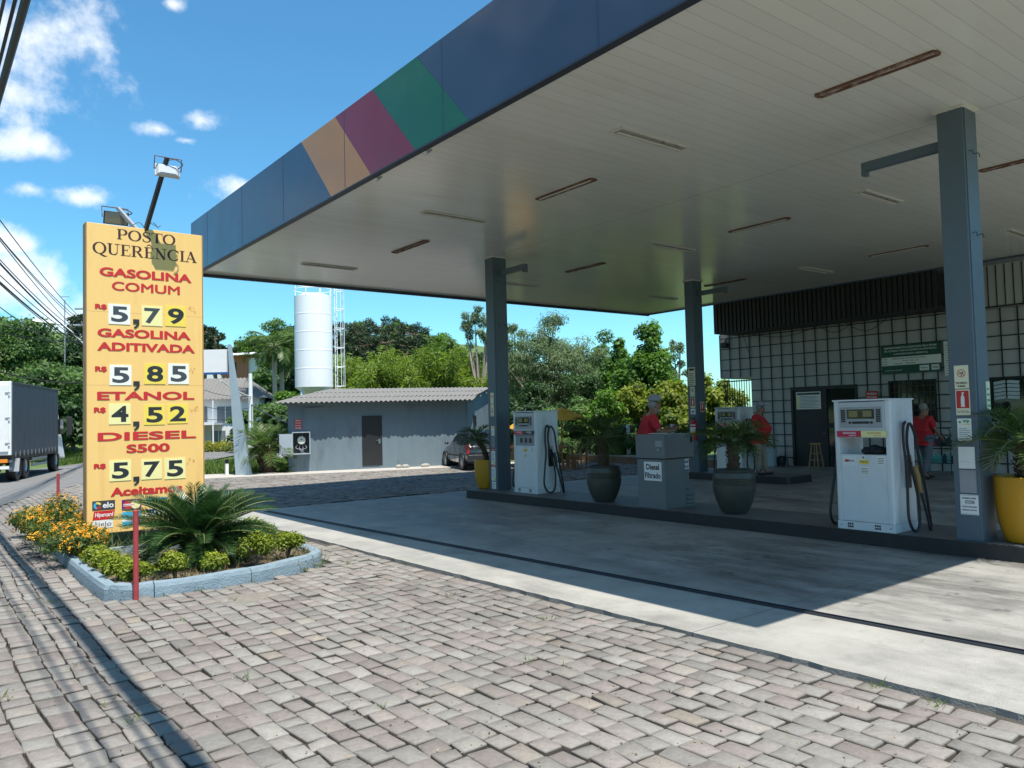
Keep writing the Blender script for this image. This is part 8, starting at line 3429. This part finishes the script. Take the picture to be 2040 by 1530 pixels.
def person(label, loc, rotz, P, belly=0.0, cap=True, beard=False, trousers=None, scale=1.0, hair_m=None):
    """P: joint positions (facing +Y, right hand side +X); clothing grown on the same joints"""
    t = thing('person', label, 'person', loc, rotz)
    t.scale = (scale, scale, scale)
    J, E = {}, []

    def j(k, r_):
        J[k] = (*P[k], r_)
    j('pelvis', 0.125)
    j('waist', 0.12 + belly * 0.6)
    j('chest', 0.13)
    j('neck', 0.058)
    j('head', 0.082)
    crown = Vector(P['head']) + Vector((0, -0.012, 0.075))
    J['crown'] = (*crown, 0.088)
    nose = Vector(P['head']) + Vector((0, 0.1, 0.005))
    J['nose'] = (*nose, 0.017)
    jaw = Vector(P['head']) + Vector((0, 0.05, -0.07))
    J['chin'] = (*jaw, 0.042)
    E += [('pelvis', 'waist'), ('waist', 'chest'), ('chest', 'neck'), ('neck', 'head'), ('head', 'crown'), ('head', 'nose'), ('head', 'chin')]
    for s, sd_ in (('l', -1), ('r', 1)):
        for k, r_ in (('sh', 0.068), ('el', 0.044), ('wr', 0.029), ('hip', 0.1), ('kn', 0.06), ('an', 0.042), ('toe', 0.035)):
            j(s + k, r_)
        E += [('chest', s + 'sh'), (s + 'sh', s + 'el'), (s + 'el', s + 'wr'), ('pelvis', s + 'hip'), (s + 'hip', s + 'kn'), (s + 'kn', s + 'an'), (s + 'an', s + 'toe')]
        hv = Vector(P[s + 'wr']) - Vector(P[s + 'el'])
        hd_ = Vector(P.get(s + 'hd', tuple(hv)))
        hand(J, E, s + 'wr', sd_ * -1, hd_, P.get(s + 'pn', (0, 0, -1)), P.get(s + 'curl', 0.35), s)
    body = skin('body', J, E, 'pelvis', m_skin, t)
    # shirt over torso and sleeves
    S_, SE = {}, []
    for k, r_ in (('pelvis', 0.168 + belly * 0.3), ('waist', 0.15 + belly), ('chest', 0.152 + belly * 0.25)):
        S_[k] = (*P[k], r_)
    S_['waist'] = (P['waist'][0], P['waist'][1] + belly * 0.55, P['waist'][2], 0.15 + belly)
    S_['hem'] = (*(Vector(P['pelvis']) + Vector((0, 0, -0.09))), 0.178 + belly * 0.2)
    SE.append(('pelvis', 'hem'))
    nb = Vector(P['neck']) * 0.55 + Vector(P['chest']) * 0.45
    S_['collar'] = (*nb, 0.075)
    SE += [('pelvis', 'waist'), ('waist', 'chest'), ('chest', 'collar')]
    for s in 'lr':
        e_ = Vector(P[s + 'sh']) + (Vector(P[s + 'el']) - Vector(P[s + 'sh'])) * 0.82
        S_[s + 'sh'] = (*P[s + 'sh'], 0.088)
        S_[s + 'sl'] = (*e_, 0.076)
        SE += [('chest', s + 'sh'), (s + 'sh', s + 'sl')]
    skin('polo_shirt', S_, SE, 'pelvis', m_polo, t)
    # collar and badge
    g = MB()
    d = (Vector(P['neck']) - Vector(P['chest'])).normalized()
    c0, c1 = Vector(P['chest']) + (Vector(P['neck']) - Vector(P['chest'])) * 0.72, Vector(P['chest']) + (Vector(P['neck']) - Vector(P['chest'])) * 0.95
    g.tube([tuple(c0), tuple(c1)], [0.085, 0.068], 12, cap=False)
    g.build('collar', m_polo, t, smooth=True)
    # trousers
    T_, TE = {}, []
    T_['pelvis'] = (*(Vector(P['pelvis']) + Vector((0, 0, -0.03))), 0.15)
    for s in 'lr':
        T_[s + 'hip'] = (*P[s + 'hip'], 0.118)
        T_[s + 'kn'] = (*P[s + 'kn'], 0.083)
        a_ = Vector(P[s + 'an'])
        T_[s + 'an'] = (a_.x, a_.y, a_.z + 0.01, 0.075)
        TE += [('pelvis', s + 'hip'), (s + 'hip', s + 'kn'), (s + 'kn', s + 'an')]
    skin('trousers', T_, TE, 'pelvis', trousers or m_khaki, t)
    for s in 'lr':
        a_, b_ = Vector(P[s + 'an']), Vector(P[s + 'toe'])
        K = {'h': (a_.x, a_.y - 0.035, 0.05, 0.048), 'm': (*(a_ * 0.5 + b_ * 0.5 - Vector((0, 0, (a_.z + b_.z) * 0.5 - 0.045))), 0.047), 't': (b_.x, b_.y + 0.04 * (1 if b_.y >= a_.y else -1), 0.04, 0.038), 'k': (a_.x, a_.y, 0.09, 0.046)}
        skin('shoe', K, [('h', 'm'), ('m', 't'), ('h', 'k')], 'h', m_shoe, t, 1)
    h0_ = Vector(P['head'])
    for s in (-1, 1):
        g = MB()
        g.ball(tuple(h0_ + Vector((s * 0.031, 0.079, 0.03))), 0.012, 0.009, 0.009, 8, 6)
        g.build('eye', m_ink, t, smooth=True)
        g = MB()
        g.ball(tuple(h0_ + Vector((s * 0.087, -0.01, 0.01))), 0.014, 0.024, 0.034, 8, 6)
        g.build('ear', m_skin, t, smooth=True)
    g = MB()
    g.ball(tuple(h0_ + Vector((0, 0.076, -0.052))), 0.026, 0.012, 0.008, 8, 6)
    g.build('mouth', mat('lips', (0.26, 0.1, 0.08), 0.5), t, smooth=True)
    g = MB()
    if cap:
        g.ball(tuple(crown + Vector((0, -0.04, -0.05))), 0.09, 0.078, 0.085, 14, 9)
    else:
        g.ball(tuple(crown + Vector((0, -0.03, -0.012))), 0.096, 0.095, 0.098, 14, 9)
    g.build('hair', hair_m or m_hair, t, smooth=True)
    if beard:
        g = MB()
        g.ball(tuple(jaw + Vector((0, -0.012, -0.008))), 0.055, 0.05, 0.044, 12, 8)
        g.ball(tuple(h0_ + Vector((0, 0.078, -0.036))), 0.03, 0.012, 0.009, 10, 6)
        g.build('beard', m_hair, t, smooth=True)
    if cap:
        g = MB()
        c = crown + Vector((0, 0, 0.022))
        prof = [(0.112, 0.0), (0.113, 0.03), (0.1, 0.07), (0.07, 0.098), (0.02, 0.112)]
        g.lathe(prof, 20, tuple(c), cap=True)
        k = []
        for i in range(9):
            a = R(20 + 140 * i / 8)
            k.append((c.x + 0.1 * math.cos(a), c.y + 0.02 + 0.17 * math.sin(a), c.z - 0.012 + 0.012 * math.sin(a)))
        for i in range(9):
            a = R(160 - 140 * i / 8)
            k.append((c.x + 0.1 * math.cos(a), c.y + 0.06 * math.sin(a), c.z + 0.012))
        g.poly(k)
        g.poly([(x, y, z + 0.006) for x, y, z in k][::-1])
        cp = g.build('cap', m_cap, t, smooth=True)
    return t


std = {'pelvis': (0, 0, 0.98), 'waist': (0, 0, 1.14), 'chest': (0, -0.01, 1.38), 'neck': (0, 0.0, 1.54), 'head': (0, 0.04, 1.66),
       'lsh': (-0.19, -0.01, 1.44), 'rsh': (0.19, -0.01, 1.44), 'lel': (-0.26, -0.03, 1.17), 'rel': (0.26, -0.03, 1.17), 'lwr': (-0.26, 0.08, 0.93), 'rwr': (0.26, 0.08, 0.93),
       'lhip': (-0.1, 0, 0.92), 'rhip': (0.1, 0, 0.92), 'lkn': (-0.11, 0.02, 0.5), 'rkn': (0.11, 0.02, 0.5), 'lan': (-0.12, -0.02, 0.09), 'ran': (0.12, -0.02, 0.09), 'ltoe': (-0.14, 0.14, 0.04), 'rtoe': (0.14, 0.14, 0.04)}
# the man reading at the cabinet: forearms forward and up, head bowed
p1 = dict(std)
p1.update(chest=(0, 0.02, 1.38), neck=(0, 0.07, 1.53), head=(0, 0.125, 1.63), lel=(-0.25, 0.12, 1.17), rel=(0.25, 0.1, 1.18), lwr=(-0.12, 0.35, 1.21), rwr=(0.1, 0.34, 1.2), lsh=(-0.19, 0.02, 1.42), rsh=(0.19, 0.01, 1.43),
          lhd=(0.35, 0.9, 0.3), rhd=(-0.25, 0.95, 0.2), lpn=(0.6, 0.2, 0.6), rpn=(-0.6, 0.2, 0.6), lcurl=0.5, rcurl=0.5)
# he looks along the island towards the camera end and a little to the right
face1 = math.atan2(-rt0.x, rt0.y) + R(8)
person('man in grey cap, white beard and red polo reading at the filter cabinet', (10.66, 9.66, 0.19), face1, p1, 0.04, True, True, m_khaki, 1.07)
# the man leaning on the pump of the far island
p2 = dict(std)
p2.update(pelvis=(0, 0.02, 0.98), waist=(0, 0.07, 1.15), chest=(0, 0.0, 1.38), neck=(0, 0.03, 1.52), head=(0, 0.09, 1.62), lsh=(-0.2, -0.02, 1.43), rsh=(0.2, -0.02, 1.43), lel=(-0.3, -0.1, 1.22), rel=(0.3, -0.08, 1.18), lwr=(-0.42, 0.05, 1.25), rwr=(0.27, 0.1, 0.98),
          lan=(-0.12, 0.12, 0.09), ltoe=(-0.14, 0.28, 0.04), lkn=(-0.11, 0.1, 0.5), ran=(0.1, -0.02, 0.09))
face2 = math.atan2(-rt0.x, rt0.y) + R(-28)
person('stout man in cap, red polo and khaki trousers leaning by the far island pump', (16.98, 11.72, 0.19), face2, p2, 0.11, True, False, m_khaki, 1.02)
# the man walking along the shop wall behind the near pump
p3 = dict(std)
p3.update(lkn=(-0.1, 0.14, 0.5), lan=(-0.11, 0.2, 0.1), ltoe=(-0.12, 0.36, 0.05), rkn=(0.1, -0.04, 0.5), ran=(0.11, -0.2, 0.12), rtoe=(0.12, -0.06, 0.05), lel=(-0.26, -0.12, 1.18), lwr=(-0.24, -0.1, 0.93), rel=(0.25, 0.06, 1.17), rwr=(0.22, 0.26, 1.0))
person('grey haired man in red polo and grey trousers walking in front of the shop window', (20.0, 9.0, 0.012), face2 + R(50), p3, 0.03, False, False, m_greytr, 1.04)
g = MB()
g.box(-0.11, 0.11, -0.15, 0.15, 0, 0.006)
o = g.build('paper_pad', m_plw)
o.location = (10.45, 9.25, 1.448)
o.rotation_euler = (0, 0, R(30))
tag(o, 'small white paper pad lying on top of the filter cabinet', 'pad')

# trees across the road, seen only as reflections in the glass and paint
src_t = tree('roadside_tree', 'green tree across the road behind the camera', 0, 60, 600, 260, L_tree, 900, 5000, 0.4, 30, 0.1, 'trees across the road', aspect=0.6)
hh_ = random.Random(44)
for k in range(13):
    o = src_t if k == 0 else copy_tree(src_t)
    o.location = (-17 + hh_.uniform(-3, 3), -30 + k * 6.2 + hh_.uniform(-1, 1), -0.07)
    o.rotation_euler = (0, 0, hh_.uniform(0, 6))
    o.scale = (1, 1, hh_.uniform(0.75, 1.05))
